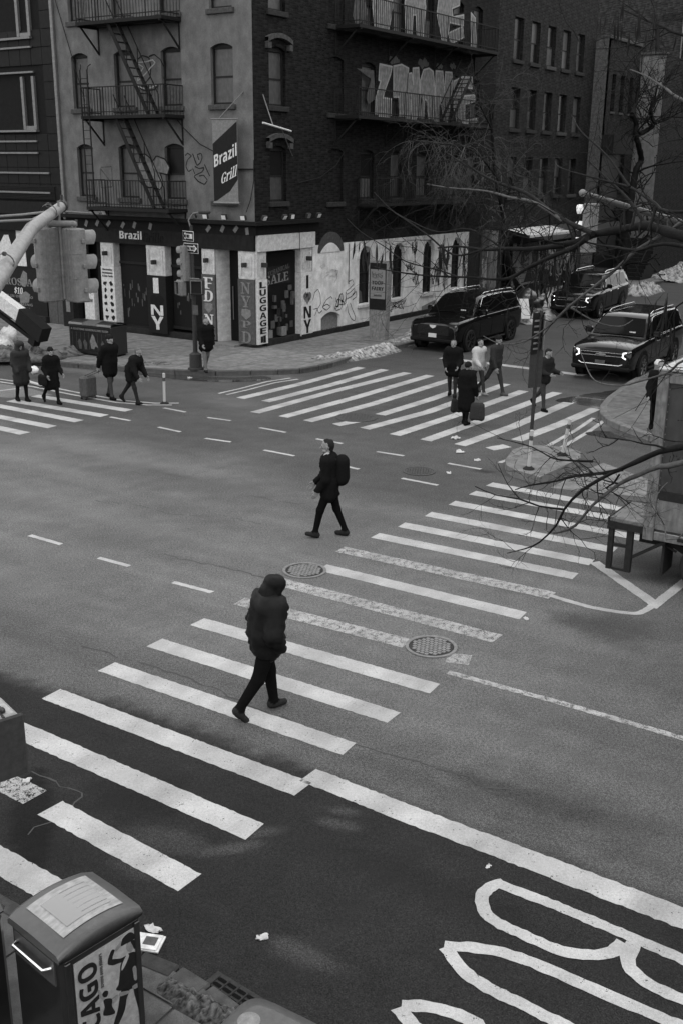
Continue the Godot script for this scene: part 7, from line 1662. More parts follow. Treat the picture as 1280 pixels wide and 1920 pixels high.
	for q in [[Vector2(-29.900, -23.824), 0.42, "pale stone at the left edge of the rubble"], [Vector2(-31.815, -25.634), 0.38, "round pale boulder beneath the digger arm"], [Vector2(-26.117, -21.913), 0.16, "small white stone in the rubble between two walkers"]]:
		s = Shape.new(); s.ball(Vector3(0, q[1] * 0.6, 0), Vector3(q[1], q[1] * 0.8, q[1] * 0.8), 12, 8)
		for k in s.v.size(): s.v[k] += s.n[k] * fz.get_noise_3dv(s.v[k] * 3.0 + Vector3(q[1] * 90, 0, 0)) * q[1] * 0.5
		tag(obj("stone", s, M.snow, null, Transform3D(Basis(), Vector3(q[0].x, 0.15, q[0].y))), q[2], "stone", "stones in the rubble")

var n_litter := 0

# ---------------------------------------------------------------- people
# a body is a field of tapered capsules joined smoothly and meshed as surface nets; heads and hands are meshed once on finer grids
func net(bones: Array, cell: float, k: float) -> Shape:
	var lo := Vector3(1e9, 1e9, 1e9); var hi := -lo
	for b in bones:
		var r: float = maxf(b[1], b[3]) + k * 0.6 + cell * 2.5
		lo = lo.min(b[0] - Vector3.ONE * r).min(b[2] - Vector3.ONE * r); hi = hi.max(b[0] + Vector3.ONE * r).max(b[2] + Vector3.ONE * r)
	var nx := int((hi.x - lo.x) / cell) + 2; var ny := int((hi.y - lo.y) / cell) + 2; var nzz := int((hi.z - lo.z) / cell) + 2
	var f := PackedFloat32Array(); f.resize(nx * ny * nzz); f.fill(9.0)
	var who := PackedByteArray(); who.resize(nx * ny * nzz); var best := PackedFloat32Array(); best.resize(nx * ny * nzz); best.fill(9.0)
	for bi in bones.size():
		var b: Array = bones[bi]
		var a: Vector3 = b[0]; var ra: float = b[1]; var c: Vector3 = b[2]; var rb: float = b[3]
		var d := c - a; var L := maxf(d.length_squared(), 1e-9); var m := maxf(ra, rb) + k + cell * 2.0
		var i0 := ((a.min(c) - Vector3.ONE * m - lo) / cell).floor().max(Vector3.ZERO); var i1 := ((a.max(c) + Vector3.ONE * m - lo) / cell).ceil().min(Vector3(nx - 1, ny - 1, nzz - 1))
		for z in range(int(i0.z), int(i1.z) + 1):
			for y in range(int(i0.y), int(i1.y) + 1):
				var row := (z * ny + y) * nx
				for x in range(int(i0.x), int(i1.x) + 1):
					var p := lo + Vector3(x, y, z) * cell
					var t := clampf((p - a).dot(d) / L, 0.0, 1.0)
					var dist := (p - a - d * t).length() - lerpf(ra, rb, t)
					var o := f[row + x]
					if dist < best[row + x]: best[row + x] = dist; who[row + x] = bi
					var h := maxf(k - absf(dist - o), 0.0) / k
					f[row + x] = minf(dist, o) - h * h * k * 0.25
	var s := Shape.new(); var vid := PackedInt32Array(); vid.resize(nx * ny * nzz); vid.fill(-1)
	var offs := [0, 1, nx, nx + 1, nx * ny, nx * ny + 1, nx * ny + nx, nx * ny + nx + 1]
	for z in nzz - 1:
		for y in ny - 1:
			for x in nx - 1:
				var i := (z * ny + y) * nx + x
				var mask := 0
				for q in 8:
					if f[i + offs[q]] < 0.0: mask |= 1 << q
				if mask == 0 or mask == 255: continue
				var p := Vector3.ZERO; var n := 0
				for e in [[0, 1], [2, 3], [4, 5], [6, 7], [0, 2], [1, 3], [4, 6], [5, 7], [0, 4], [1, 5], [2, 6], [3, 7]]:
					var a := f[i + offs[e[0]]]; var b := f[i + offs[e[1]]]
					if (a < 0.0) == (b < 0.0): continue
					var t := a / (a - b)
					var pa := Vector3(e[0] & 1, (e[0] >> 1) & 1, e[0] >> 2); var pb := Vector3(e[1] & 1, (e[1] >> 1) & 1, e[1] >> 2)
					p += pa.lerp(pb, t); n += 1
				p /= n
				var g := Vector3(f[i + 1] + f[i + nx + 1] - f[i] - f[i + nx], f[i + nx] + f[i + nx + 1] - f[i] - f[i + 1], f[i + nx * ny] + f[i + nx * ny + 1] - f[i] - f[i + 1])
				vid[i] = s.v.size()
				var w := who[i + offs[0]]; var bd := 9.0
				for q in 8:
					if absf(best[i + offs[q]]) < bd: bd = absf(best[i + offs[q]]); w = who[i + offs[q]]
				var t: float = bones[w][4]
				s.col = Color(t, t, t)
				s.vert(lo + (Vector3(x, y, z) + p) * cell, g.normalized() if g.length() > 1e-9 else Vector3.UP)
	for z in range(1, nzz - 1):
		for y in range(1, ny - 1):
			for x in range(1, nx - 1):
				var i := (z * ny + y) * nx + x
				var a := f[i] < 0.0
				for ax in 3:
					var st: int = [1, nx, nx * ny][ax]; var b := f[i + st] < 0.0
					if a == b: continue
					var d1: int = [nx, nx * ny, 1][ax]; var d2: int = [nx * ny, 1, nx][ax]
					var q := [vid[i - d1 - d2], vid[i - d2], vid[i], vid[i - d1]]
					if q[0] < 0 or q[1] < 0 or q[2] < 0 or q[3] < 0: continue
					if a: s.i.append_array([q[0], q[2], q[1], q[0], q[3], q[2]])
					else: s.i.append_array([q[0], q[1], q[2], q[0], q[2], q[3]])
	# smooth normals from the faces
	for q in s.n.size(): s.n[q] = Vector3.ZERO
	for q in range(0, s.i.size(), 3):
		var nn := (s.v[s.i[q + 2]] - s.v[s.i[q]]).cross(s.v[s.i[q + 1]] - s.v[s.i[q]])
		for e in 3: s.n[s.i[q + e]] += nn
	for q in s.n.size(): s.n[q] = s.n[q].normalized()
	return s

var head_skin: Shape
var hand: Shape

func make_body_parts() -> void:
	# a head about 0.23 m high: origin at the base of the skull, +z the face
	var sk := 0.30; var V := func(x: float, y: float, z: float) -> Vector3: return Vector3(x, y, z)
	var b := [[V.call(0, 0.135, -0.025), 0.078, V.call(0, 0.145, 0.015), 0.074, sk], [V.call(0, 0.11, -0.01), 0.072, V.call(0, 0.10, 0.03), 0.066, sk], [V.call(0, 0.035, 0.045), 0.044, V.call(0, 0.012, 0.068), 0.028, sk], [V.call(-0.035, 0.03, 0.03), 0.032, V.call(0.035, 0.03, 0.03), 0.032, sk],
		[V.call(0, 0.105, 0.094), 0.009, V.call(0, 0.068, 0.112), 0.015, sk], [V.call(-0.03, 0.118, 0.080), 0.013, V.call(0.03, 0.118, 0.080), 0.013, sk], [V.call(-0.018, 0.036, 0.092), 0.0095, V.call(0.018, 0.036, 0.092), 0.0095, sk * 0.5],
		[V.call(-0.074, 0.105, -0.005), 0.014, V.call(-0.072, 0.065, -0.002), 0.011, sk], [V.call(0.074, 0.105, -0.005), 0.014, V.call(0.072, 0.065, -0.002), 0.011, sk], [V.call(0, -0.06, -0.02), 0.05, V.call(0, 0.05, -0.01), 0.052, sk]]
	head_skin = net(b, 0.0075, 0.016)
	for x in [-0.031, 0.031]:
		head_skin.col = Color(0.03, 0.03, 0.03); head_skin.ball(Vector3(x, 0.100, 0.088), Vector3(0.012, 0.0075, 0.008), 8, 6)
	# a relaxed right hand: wrist at the origin, fingers down -y, palm towards +x, thumb forward
	b = [[V.call(0, 0.02, 0), 0.024, V.call(0, -0.03, 0), 0.026, sk], [V.call(0, -0.03, 0.022), 0.016, V.call(0, -0.085, 0.028), 0.014, sk], [V.call(0, -0.03, 0.0), 0.017, V.call(0, -0.09, 0.008), 0.0145, sk], [V.call(0, -0.03, -0.018), 0.016, V.call(0, -0.088, -0.012), 0.014, sk], [V.call(0, -0.03, -0.028), 0.014, V.call(0, -0.08, -0.031), 0.0125, sk]]
	for q in [[0.029, -0.088, 0.040, 0.030], [0.009, -0.092, 0.045, 0.034], [-0.012, -0.09, 0.041, 0.031], [-0.031, -0.082, 0.032, 0.025]]:
		var k0 := Vector3(0, q[1], q[0]); var k1 := k0 + Vector3(0.012, -q[2], 0.001); var k2 := k1 + Vector3(0.017, -q[3] * 0.75, 0); var k3 := k2 + Vector3(0.015, -q[3] * 0.35, 0)
		b.append([k0, 0.0098, k1, 0.0088, sk]); b.append([k1, 0.0088, k2, 0.008, sk]); b.append([k2, 0.008, k3, 0.007, sk])
	b.append([V.call(0.008, -0.025, 0.03), 0.014, V.call(0.02, -0.06, 0.055), 0.011, sk]); b.append([V.call(0.02, -0.06, 0.055), 0.0105, V.call(0.027, -0.09, 0.058), 0.0085, sk])
	hand = net(b, 0.0055, 0.007)

func limb(o: Vector3, ang: float, side: float, L: float) -> Vector3:     # hangs down, swung forwards by ang and outwards by side
	return o + Vector3(sin(side) * cos(ang), -cos(ang) * cos(side), sin(ang)) * L

func person(at: Vector2, ground: float, turn: float, h: float, label: String, d: Dictionary) -> Node3D:
	# local frame: +z ahead, +x the left-hand side
	var o := base("person", Vector3(at.x, ground, at.y), turn); tag(o, label, "person", d.get("group", "people on foot at the crossing"))
	var k := h / 1.75; var cell: float = d.get("cell", 0.022)
	var leg_l: Array = d.get("leg_l", [0.35, 0.08]); var leg_r: Array = d.get("leg_r", [-0.30, 0.25])      # thigh swing, knee bend
	var lean: float = d.get("lean", 0.06)
	var hip := Vector3(0, 0.93 * k, 0); var L1 := 0.43 * k; var L2 := 0.42 * k
	var feet := []; var knees := []; var ankles := []; var lowest := 9.0
	for q in [[1.0, leg_l], [-1.0, leg_r]]:
		var hj: Vector3 = hip + Vector3(q[0] * 0.085 * k, 0, 0); var kn := limb(hj, q[1][0], q[0] * 0.02, L1); var an := limb(kn, q[1][0] - q[1][1], 0.0, L2)
		knees.append([hj, kn]); ankles.append(an); lowest = minf(lowest, an.y)
	var drop := Vector3(0, 0.085 * k - lowest, 0)
	hip += drop
	var chest := hip + Vector3(0, cos(lean), sin(lean)) * 0.44 * k; var neck := chest + Vector3(0, cos(lean), sin(lean)) * 0.10 * k
	var tr: float = d.get("trousers", 0.012); var lr: float = d.get("leg_width", 1.0); var sk: float = d.get("skin", 0.28); var ct: float = d.get("coat", 0.012)
	var body := []
	body.append([hip + Vector3(-0.07 * k, 0.02, 0), 0.115 * k, hip + Vector3(0.07 * k, 0.02, 0), 0.115 * k, tr])
	body.append([hip + Vector3(0, 0.1, 0), 0.115 * k, chest - Vector3(0, 0.08, 0), 0.125 * k, ct]); body.append([chest + Vector3(-0.10 * k, 0, 0), 0.095 * k, chest + Vector3(0.10 * k, 0, 0), 0.095 * k, ct])
	body.append([chest, 0.07 * k, neck + Vector3(0, 0.05 * k, 0.01), 0.052 * k, sk])
	var shoes := []
	for j in 2:
		var hj: Vector3 = knees[j][0] + drop; var kn: Vector3 = knees[j][1] + drop; var an: Vector3 = ankles[j] + drop
		body.append([hj, 0.092 * k * lr, kn, 0.062 * k * lr, tr]); body.append([kn, 0.062 * k * lr, an + Vector3(0, 0.03, 0), 0.046 * k * lr, tr])
		var raised := an.y > 0.13 * k; var fd := Vector3(0, 0, 1)
		if raised: fd = Vector3(0, -0.75, 0.66)
		elif [leg_l, leg_r][j][0] > 0.3: fd = Vector3(0, 0.16, 0.98)
		var heel := an + Vector3(0, -0.035 * k, -0.03 * k) if not raised else an + Vector3(0, -0.01, -0.05 * k)
		var sh: float = d.get("shoes", 0.012)
		body.append([an, 0.045 * k, heel, 0.045 * k, sh]); shoes.append([heel, 0.046 * k, heel + fd * 0.175 * k + Vector3((0.5 - j) * 0.03, -0.008, 0), 0.038 * k, sh]); shoes.append([an, 0.046 * k, heel + fd * 0.06, 0.05 * k, sh])
	# arms
	var arm_l: Array = d.get("arm_l", [-0.3, 0.3, 0.10]); var arm_r: Array = d.get("arm_r", [0.3, 0.4, 0.10])      # swing, elbow bend, outwards
	var arms := []; var hands := []
	for q in [[1.0, arm_l], [-1.0, arm_r]]:
		var sj := chest + Vector3(q[0] * 0.185 * k, 0.035 * k, 0); var el := limb(sj, q[1][0], q[0] * q[1][2], 0.30 * k); var inward: float = q[1][3] if q[1].size() > 3 else 0.0
		var wr := limb(el, q[1][0] + q[1][1], q[0] * (q[1][2] * 0.5 - inward), 0.26 * k)
		arms.append([sj, el, wr]); body.append([sj, 0.055 * k, el, 0.042 * k, ct]); body.append([el, 0.042 * k, wr, 0.03 * k, ct])
		var y := (el - wr).normalized(); var z := Vector3(0, 0, 1); z = (z - y * z.dot(y)); z = z.normalized() if z.length() > 0.1 else Vector3.UP; var x := y.cross(z)
		hands.append([wr, Basis(x, y, z), q[0]])
	var s := net(body + shoes, cell, 0.035)
	var hd: Array = d.get("head", [0.0, 0.0])      # turn, nod
	var HT := Transform3D(Basis(Vector3.UP, hd[0]) * Basis(Vector3.RIGHT, hd[1]) * Basis().scaled(Vector3.ONE * k), neck + Vector3(0, 0.055 * k, 0.02 * k))
	s.add(head_skin, HT)
	if not d.get("pockets", false):
		for q in hands: s.add(hand, Transform3D((q[1] as Basis) * Basis().scaled(Vector3(-q[2] * k, k, k)), q[0]))
	obj("body", s, M.cloth, o)
	# the coat over torso and arms
	var bulk: float = d.get("bulk", 0.02); var hem: float = d.get("hem", 0.05)      # hem: how far the coat hangs below the hips
	var coat := []
	coat.append([chest + Vector3(-0.11 * k, 0.02, 0), 0.10 * k + bulk, chest + Vector3(0.11 * k, 0.02, 0), 0.10 * k + bulk, ct]); coat.append([chest + Vector3(-0.07 * k, -0.02, -0.01), 0.11 * k + bulk, hip + Vector3(-0.06 * k, 0.12, 0), 0.112 * k + bulk, ct]); coat.append([chest + Vector3(0.07 * k, -0.02, -0.01), 0.11 * k + bulk, hip + Vector3(0.06 * k, 0.12, 0), 0.112 * k + bulk, ct])
	var low := hip + Vector3(0, -hem * k, 0.0)
	for e in [-1.0, 1.0]: coat.append([hip + Vector3(e * 0.07 * k, 0.10, 0), 0.115 * k + bulk, low + Vector3(e * 0.075 * k, 0, 0.02 * e * (leg_l[0] - leg_r[0])), 0.105 * k + bulk * 0.8 + hem * 0.06, ct])
	coat.append([neck + Vector3(0, -0.03, 0), 0.075 * k, neck + Vector3(0, 0.02 * k, 0.0), 0.062 * k, ct])
	for q in arms:
		coat.append([q[0], 0.062 * k + bulk * 0.8, q[1], 0.055 * k + bulk * 0.7, ct]); coat.append([q[1], 0.055 * k + bulk * 0.7, q[1].lerp(q[2], 0.93), 0.042 * k + bulk * 0.4, ct])
	if d.get("hood", 0) == 1: coat.append([neck + Vector3(-0.08, 0.0, -0.07), 0.065, neck + Vector3(0.08, 0.0, -0.07), 0.065, ct])
	s = net(coat, cell * 0.85, 0.04)
	var fz := FastNoiseLite.new(); fz.seed = int(h * 1000); fz.frequency = 5.0; fz.fractal_octaves = 3
	var quilt: float = d.get("quilt", 0.0)
	for q in s.v.size():
		var p := s.v[q]; var amp := fz.get_noise_3dv(Vector3(p.x, p.y * 1.8, p.z)) * 0.03
		if quilt > 0.0: amp += (absf(sin(p.y * 32.0)) - 0.6) * quilt
		s.v[q] = p + s.n[q] * amp
	obj("coat", s, M.cloth_shiny if d.get("shiny", false) else M.cloth, o)
	# hair, cap or hood on the head
	var top: String = d.get("top", "hair"); var hb := []
	if top == "hood": hb = [[Vector3(-0.03, 0.13, -0.03), 0.092, Vector3(-0.03, 0.14, 0.03), 0.092, ct], [Vector3(0.03, 0.13, -0.03), 0.092, Vector3(0.03, 0.14, 0.03), 0.092, ct], [Vector3(-0.03, 0.03, -0.05), 0.095, Vector3(-0.06, -0.05, -0.05), 0.09, ct], [Vector3(0.03, 0.03, -0.05), 0.095, Vector3(0.06, -0.05, -0.05), 0.09, ct], [Vector3(-0.075, 0.08, 0.03), 0.05, Vector3(-0.075, -0.03, 0.03), 0.055, ct], [Vector3(0.075, 0.08, 0.03), 0.05, Vector3(0.075, -0.03, 0.03), 0.055, ct]]
	elif top == "beanie": hb = [[Vector3(0, 0.15, -0.03), 0.087, Vector3(0, 0.155, 0.015), 0.083, 0.02], [Vector3(-0.02, 0.2, -0.02), 0.05, Vector3(0.02, 0.2, -0.01), 0.05, 0.02]]
	elif top == "long": hb = [[Vector3(0, 0.145, -0.03), 0.087, Vector3(0, 0.155, 0.01), 0.080, 0.02], [Vector3(-0.05, 0.12, -0.05), 0.05, Vector3(-0.06, -0.06, -0.05), 0.045, 0.02], [Vector3(0.05, 0.12, -0.05), 0.05, Vector3(0.06, -0.06, -0.05), 0.045, 0.02], [Vector3(0, 0.1, -0.07), 0.05, Vector3(0, -0.08, -0.08), 0.05, 0.02]]
	else: hb = [[Vector3(0, 0.146, -0.036), 0.082, Vector3(0, 0.163, 0.006), 0.070, 0.02], [Vector3(0, 0.10, -0.05), 0.062, Vector3(0, 0.06, -0.055), 0.05, 0.02]]
	for q in hb: q[4] = d.get("hair", q[4])
	s = net(hb, 0.012, 0.03)
	for q in s.v.size(): s.v[q] += s.n[q] * fz.get_noise_3dv(s.v[q] * 4.0) * 0.008
	obj({"hood": "hood", "beanie": "knit_cap"}.get(top, "hair"), s, M.cloth_shiny if d.get("shiny", false) else M.cloth, o, HT)
	if d.has("collar"):
		s = net([[neck + Vector3(-0.03, 0.015, 0.01), 0.062, neck + Vector3(0.03, 0.015, 0.01), 0.062, d.collar], [neck + Vector3(-0.05, -0.02, 0.03), 0.062, neck + Vector3(0.05, -0.02, 0.03), 0.062, d.collar]], 0.014, 0.02); obj("collar", s, M.cloth, o)
	o.set_meta("wrist_l", o.transform * (arms[0][2] as Vector3)); o.set_meta("wrist_r", o.transform * (arms[1][2] as Vector3)); o.set_meta("back", o.transform * (chest + Vector3(0, -0.12, -0.2)))
	return o

func soft_bag(called: String, at: Vector3, turn: float, size: Vector3, v: float, label: String, category: String) -> Node3D:
	var o := base(called, at, turn); tag(o, label, category)
	var e := size / 2.0; var r := minf(e.x, minf(e.y, e.z)) * 0.85; var b := []
	for q in [[-1, -1], [1, -1], [-1, 1], [1, 1]]: b.append([Vector3(q[0] * (e.x - r), -e.y + r, q[1] * (e.z - r)), r, Vector3(q[0] * (e.x - r) * 0.9, e.y - r, q[1] * (e.z - r) * 0.8), r * 0.95, v])
	b.append([Vector3(0, -e.y + r, 0), r, Vector3(0, e.y - r, 0), r, v])
	obj("bag", net(b, 0.02, 0.05), M.cloth, o)
	return o

func make_people() -> void:
	make_body_parts()
	var away := PI      # facing -z
	# the two in front
	var p := person(Vector2(-7.138, -9.100), 0.0, away - 0.55, 1.78, "hooded person in a dark puffer jacket striding over the near crossing bars", {cell = 0.016, coat = 0.014, trousers = 0.011, shoes = 0.035, leg_l = [0.18, 0.06], leg_r = [-0.30, 0.28], leg_width = 1.25, pockets = true, arm_l = [-0.22, 0.7, 0.34, 0.45], arm_r = [-0.20, 0.7, 0.34, 0.45], bulk = 0.078, hem = 0.04, quilt = 0.018, top = "hood", hood = 1, head = [0.0, 0.30], lean = 0.12, hair = 0.011, shiny = true})
	p = person(Vector2(-10.186, -14.886), 0.0, -1.10, 1.83, "bare-headed man in a dark suit with a backpack striding left across the junction", {cell = 0.016, coat = 0.012, trousers = 0.011, shoes = 0.03, leg_l = [0.36, 0.16], leg_r = [-0.24, 0.12], leg_width = 1.05, arm_l = [0.10, 0.45, 0.08, 0.1], arm_r = [0.24, 0.55, 0.08, 0.1], bulk = 0.034, hem = 0.12, collar = 0.45, lean = 0.05, skin = 0.2, hair = 0.03})
	var bk: Vector3 = p.get_meta("back")
	var bag := soft_bag("backpack", bk + Vector3(0.02, -0.03, -0.02), -1.10, Vector3(0.36, 0.52, 0.27), 0.014, "black backpack on the back of the man in the suit", "backpack")
	for x in [-0.11, 0.11]: obj("strap", Shape.new().tube([Vector3(x, 0.2, 0.08), Vector3(x, 0.27, 0.2), Vector3(x * 1.1, 0.15, 0.34), Vector3(x, -0.15, 0.22), Vector3(x, -0.2, 0.08)], [0.018], 6), M.bag, bag)
	# on the far left crossing
	person(Vector2(-23.673, -19.370), 0.0, 1.35, 1.70, "person in a long quilted coat with its hood up on the far left crossing", {coat = 0.035, trousers = 0.012, leg_l = [0.10, 0.05], leg_r = [-0.12, 0.12], hem = 0.32, bulk = 0.04, quilt = 0.012, top = "hood", hood = 1, arm_l = [0.1, 0.5, 0.12, 0.2], arm_r = [0.05, 0.5, 0.12, 0.2], pockets = true, hair = 0.035, shiny = true})
	p = person(Vector2(-22.777, -19.676), 0.0, 1.30, 1.58, "shorter person in knit cap and dark coat with shoulder bag, far left crossing", {coat = 0.014, trousers = 0.013, leg_l = [0.22, 0.04], leg_r = [-0.38, 0.30], hem = 0.34, bulk = 0.03, top = "beanie", arm_l = [0.15, 0.8, 0.12], arm_r = [-0.1, 0.9, 0.14]})
	soft_bag("shoulder_bag", (p.get_meta("wrist_r") as Vector3) + Vector3(-0.05, -0.10, 0.12), 1.3, Vector3(0.14, 0.30, 0.34), 0.016, "dark shoulder bag at the hip of the shorter person in the knit cap", "bag")
	p = person(Vector2(-21.952, -21.084), 0.0, 1.55, 1.82, "person in dark coat and cap pulling a suitcase before the newspaper box", {coat = 0.013, trousers = 0.07, leg_l = [-0.20, 0.10], leg_r = [0.16, 0.05], hem = 0.18, bulk = 0.045, top = "beanie", arm_l = [-0.25, 0.25, 0.10], arm_r = [-0.45, 0.15, 0.18], collar = 0.03})
	var w: Vector3 = p.get_meta("wrist_r")
	var sc := base("suitcase", Vector3(w.x - 0.35, 0.0, w.z + 0.1), 1.5); tag(sc, "dark upright suitcase trailing behind the capped person on the left", "suitcase")
	obj("shell", Shape.new().box(Vector3(-0.22, 0.06, -0.15), Vector3(0.22, 0.66, 0.15), 0.05), M.sign_grey, sc)
	for x in [-0.13, -0.04, 0.05, 0.14]: obj("rib", Shape.new().box(Vector3(x - 0.012, 0.1, -0.158), Vector3(x + 0.012, 0.62, 0.158), 0.005), M.bin_grey, sc)
	var s := Shape.new(); var wl := sc.transform.affine_inverse() * w
	for z in [-0.07, 0.07]: s.rod(Vector3(-0.1, 0.64, z), Vector3(wl.x, wl.y - 0.1, wl.z + z), 0.01)
	s.rod(Vector3(wl.x, wl.y - 0.1, wl.z - 0.08), Vector3(wl.x, wl.y - 0.1, wl.z + 0.08), 0.014); obj("pull_handle", s, M.pole_dark, sc)
	for q in [[-0.17, -0.1], [0.17, -0.1], [-0.17, 0.1], [0.17, 0.1]]: obj("castor", Shape.new().ball(Vector3(q[0], 0.03, q[1]), Vector3(0.035, 0.03, 0.02), 10, 6), M.rubber, sc)
	person(Vector2(-21.009, -20.974), 0.0, 1.75, 1.66, "grey-haired person stooping forwards in a dark jacket by the lone flexible post", {coat = 0.016, trousers = 0.03, shoes = 0.02, leg_l = [-0.46, 0.16], leg_r = [0.34, 0.12], hem = 0.14, bulk = 0.04, lean = 0.42, top = "hair", hair = 0.16, arm_l = [0.1, 0.5, 0.1], arm_r = [0.2, 0.4, 0.1], head = [0.0, 0.3]})
	p = person(Vector2(-22.035, -25.292), 0.15, 1.1, 1.72, "person in dark jacket and pale trousers walking on the far corner pavement", {coat = 0.012, trousers = 0.17, shoes = 0.02, leg_l = [-0.26, 0.25], leg_r = [0.22, 0.06], hem = 0.14, bulk = 0.045, top = "hair", hair = 0.08, arm_l = [-0.2, 0.5, 0.12], arm_r = [0.2, 0.6, 0.12]})
	# the group on the far crossing
	p = person(Vector2(-14.209, -26.961), 0.0, 0.35, 1.70, "person in a dark hip-length coat facing the camera on the far crossing", {coat = 0.014, trousers = 0.035, leg_l = [0.10, 0.06], leg_r = [-0.16, 0.2], hem = 0.16, bulk = 0.045, top = "hair", hair = 0.03, arm_l = [0.1, 0.9, 0.12, 0.3], arm_r = [0.1, 0.7, 0.12, 0.3]})
	p = person(Vector2(-12.320, -24.176), 0.0, away - 0.2, 1.62, "capped person in a long dark coat holding shopping bags on the far crossing", {coat = 0.012, trousers = 0.010, leg_l = [0.08, 0.02], leg_r = [-0.08, 0.06], hem = 0.40, bulk = 0.05, top = "beanie", arm_l = [0.0, 0.35, 0.16], arm_r = [0.05, 0.3, 0.22], lean = 0.02})
	soft_bag("shopping_bag", (p.get_meta("wrist_r") as Vector3) + Vector3(0.06, -0.42, 0.06), 0.3, Vector3(0.38, 0.46, 0.18), 0.05, "grey shopping bag in the right hand of the long-coated capped person", "bag")
	soft_bag("shopping_bag", (p.get_meta("wrist_l") as Vector3) + Vector3(-0.0, -0.34, 0.12), 0.2, Vector3(0.42, 0.36, 0.16), 0.03, "darker shopping bag in the left hand of the long-coated capped person", "bag")
	person(Vector2(-13.831, -27.807), 0.0, 1.2, 1.66, "person in a white jacket half hidden by the capped shopper on the far crossing", {coat = 0.55, trousers = 0.05, shoes = 0.25, leg_l = [0.28, 0.08], leg_r = [-0.28, 0.25], hem = 0.02, bulk = 0.035, top = "hair", hair = 0.03, arm_l = [-0.2, 0.6, 0.14], arm_r = [0.35, 0.6, 0.12]})
	person(Vector2(-13.389, -28.036), 0.0, 1.45, 1.78, "long-striding person in a grey jacket with pale hem on the far crossing", {coat = 0.045, trousers = 0.05, shoes = 0.10, leg_l = [0.30, 0.05], leg_r = [-0.50, 0.22], hem = 0.04, bulk = 0.025, top = "beanie", collar = 0.3, arm_l = [-0.1, 0.2, 0.10], arm_r = [0.1, 0.3, 0.10]})
	person(Vector2(-11.368, -26.925), 0.0, 1.25, 1.72, "person with a pale scarf looking at a phone behind the sign post", {coat = 0.03, trousers = 0.06, shoes = 0.012, leg_l = [-0.42, 0.3], leg_r = [0.16, 0.05], hem = 0.05, bulk = 0.03, top = "hair", hair = 0.03, collar = 0.4, arm_l = [0.2, 1.3, 0.10, 0.2], arm_r = [0.25, 1.2, 0.10, 0.2], head = [0.0, 0.3]})
	person(Vector2(-7.800, -25.544), 0.15, 0.3, 1.80, "person in dark clothes mostly hidden behind the box truck's corner post", {coat = 0.013, trousers = 0.012, leg_l = [0.10, 0.05], leg_r = [-0.2, 0.2], hem = 0.05, bulk = 0.035, top = "hair", hair = 0.05})
	person(Vector2(-21.6, -50.2), 0.15, 0.2, 1.72, "distant person in dark clothes by the shop poster beyond the parked car", {coat = 0.02, trousers = 0.02, cell = 0.03, leg_l = [0.1, 0.05], leg_r = [-0.1, 0.1], hem = 0.1, bulk = 0.03, top = "hair"})

# ---------------------------------------------------------------- bare trees
func bend(pts: Array) -> Array:        # smooth a limb's points
	var cv := Curve3D.new(); cv.bake_interval = 0.15
	for k in pts.size():
		var a: Vector3 = pts[maxi(k - 1, 0)]; var b: Vector3 = pts[mini(k + 1, pts.size() - 1)]
		cv.add_point(pts[k], (a - b) / 6.0, (b - a) / 6.0)
	return Array(cv.get_baked_points())

func tube_along(s: Shape, q: Array, r0: float, r1: float, sides: int) -> void:
	var rad := []
	for k in q.size(): rad.append(lerpf(r0, r1, float(k) / (q.size() - 1)) * (1.0 + 0.10 * sin(k * 1.7 + r0 * 100)))
	s.tube(q, rad, sides)

func twig(s: Shape, r: RandomNumberGenerator, from: Vector3, dir: Vector3, L: float, rad: float, depth: int, droop: float) -> void:
	var q := [from]; var d := dir.normalized(); var n := 5
	for k in n:
		d = (d + Vector3(r.randf_range(-0.28, 0.28), r.randf_range(-0.28, 0.28) - droop * 0.15, r.randf_range(-0.28, 0.28))).normalized()
		q.append(q[k] + d * L / n)
		if depth > 0 and k > 0 and r.randf() < 0.75:
			var side := d.cross(Vector3(r.randf_range(-1, 1), r.randf_range(-1, 1), r.randf_range(-1, 1))).normalized()
			twig(s, r, q[k + 1], d * 0.7 + side * 0.75, L * r.randf_range(0.35, 0.65), rad * 0.6, depth - 1, droop)
	tube_along(s, q, rad, rad * 0.35, 4 if rad < 0.006 else 5)
	if depth == 0 and r.randf() < 0.5: s.ball(q[n], Vector3.ONE * rad * 1.6, 5, 4)

func limb_part(o: Node3D, called: String, pts: Array, r0: float, r1: float, m: Material, r: RandomNumberGenerator, twigs: int, L: float, tw: Shape, droop := 0.0, deep := 2) -> void:
	var q := bend(pts); var s := Shape.new()
	tube_along(s, q, r0, r1, 9 if r0 > 0.03 else 6)
	obj(called, s, m, o)
	for k in twigs:
		var t := r.randf_range(0.12, 1.0); var j := mini(int(t * (q.size() - 1)), q.size() - 2); var d: Vector3 = (q[j + 1] - q[j]).normalized()
		var side := d.cross(Vector3(r.randf_range(-1, 1), r.randf_range(-1, 1), r.randf_range(-1, 1))).normalized()
		twig(tw, r, q[j], d * 0.6 + side, L * r.randf_range(0.4, 1.1), lerpf(r0, r1, t) * 0.34 + 0.0012, deep, droop)

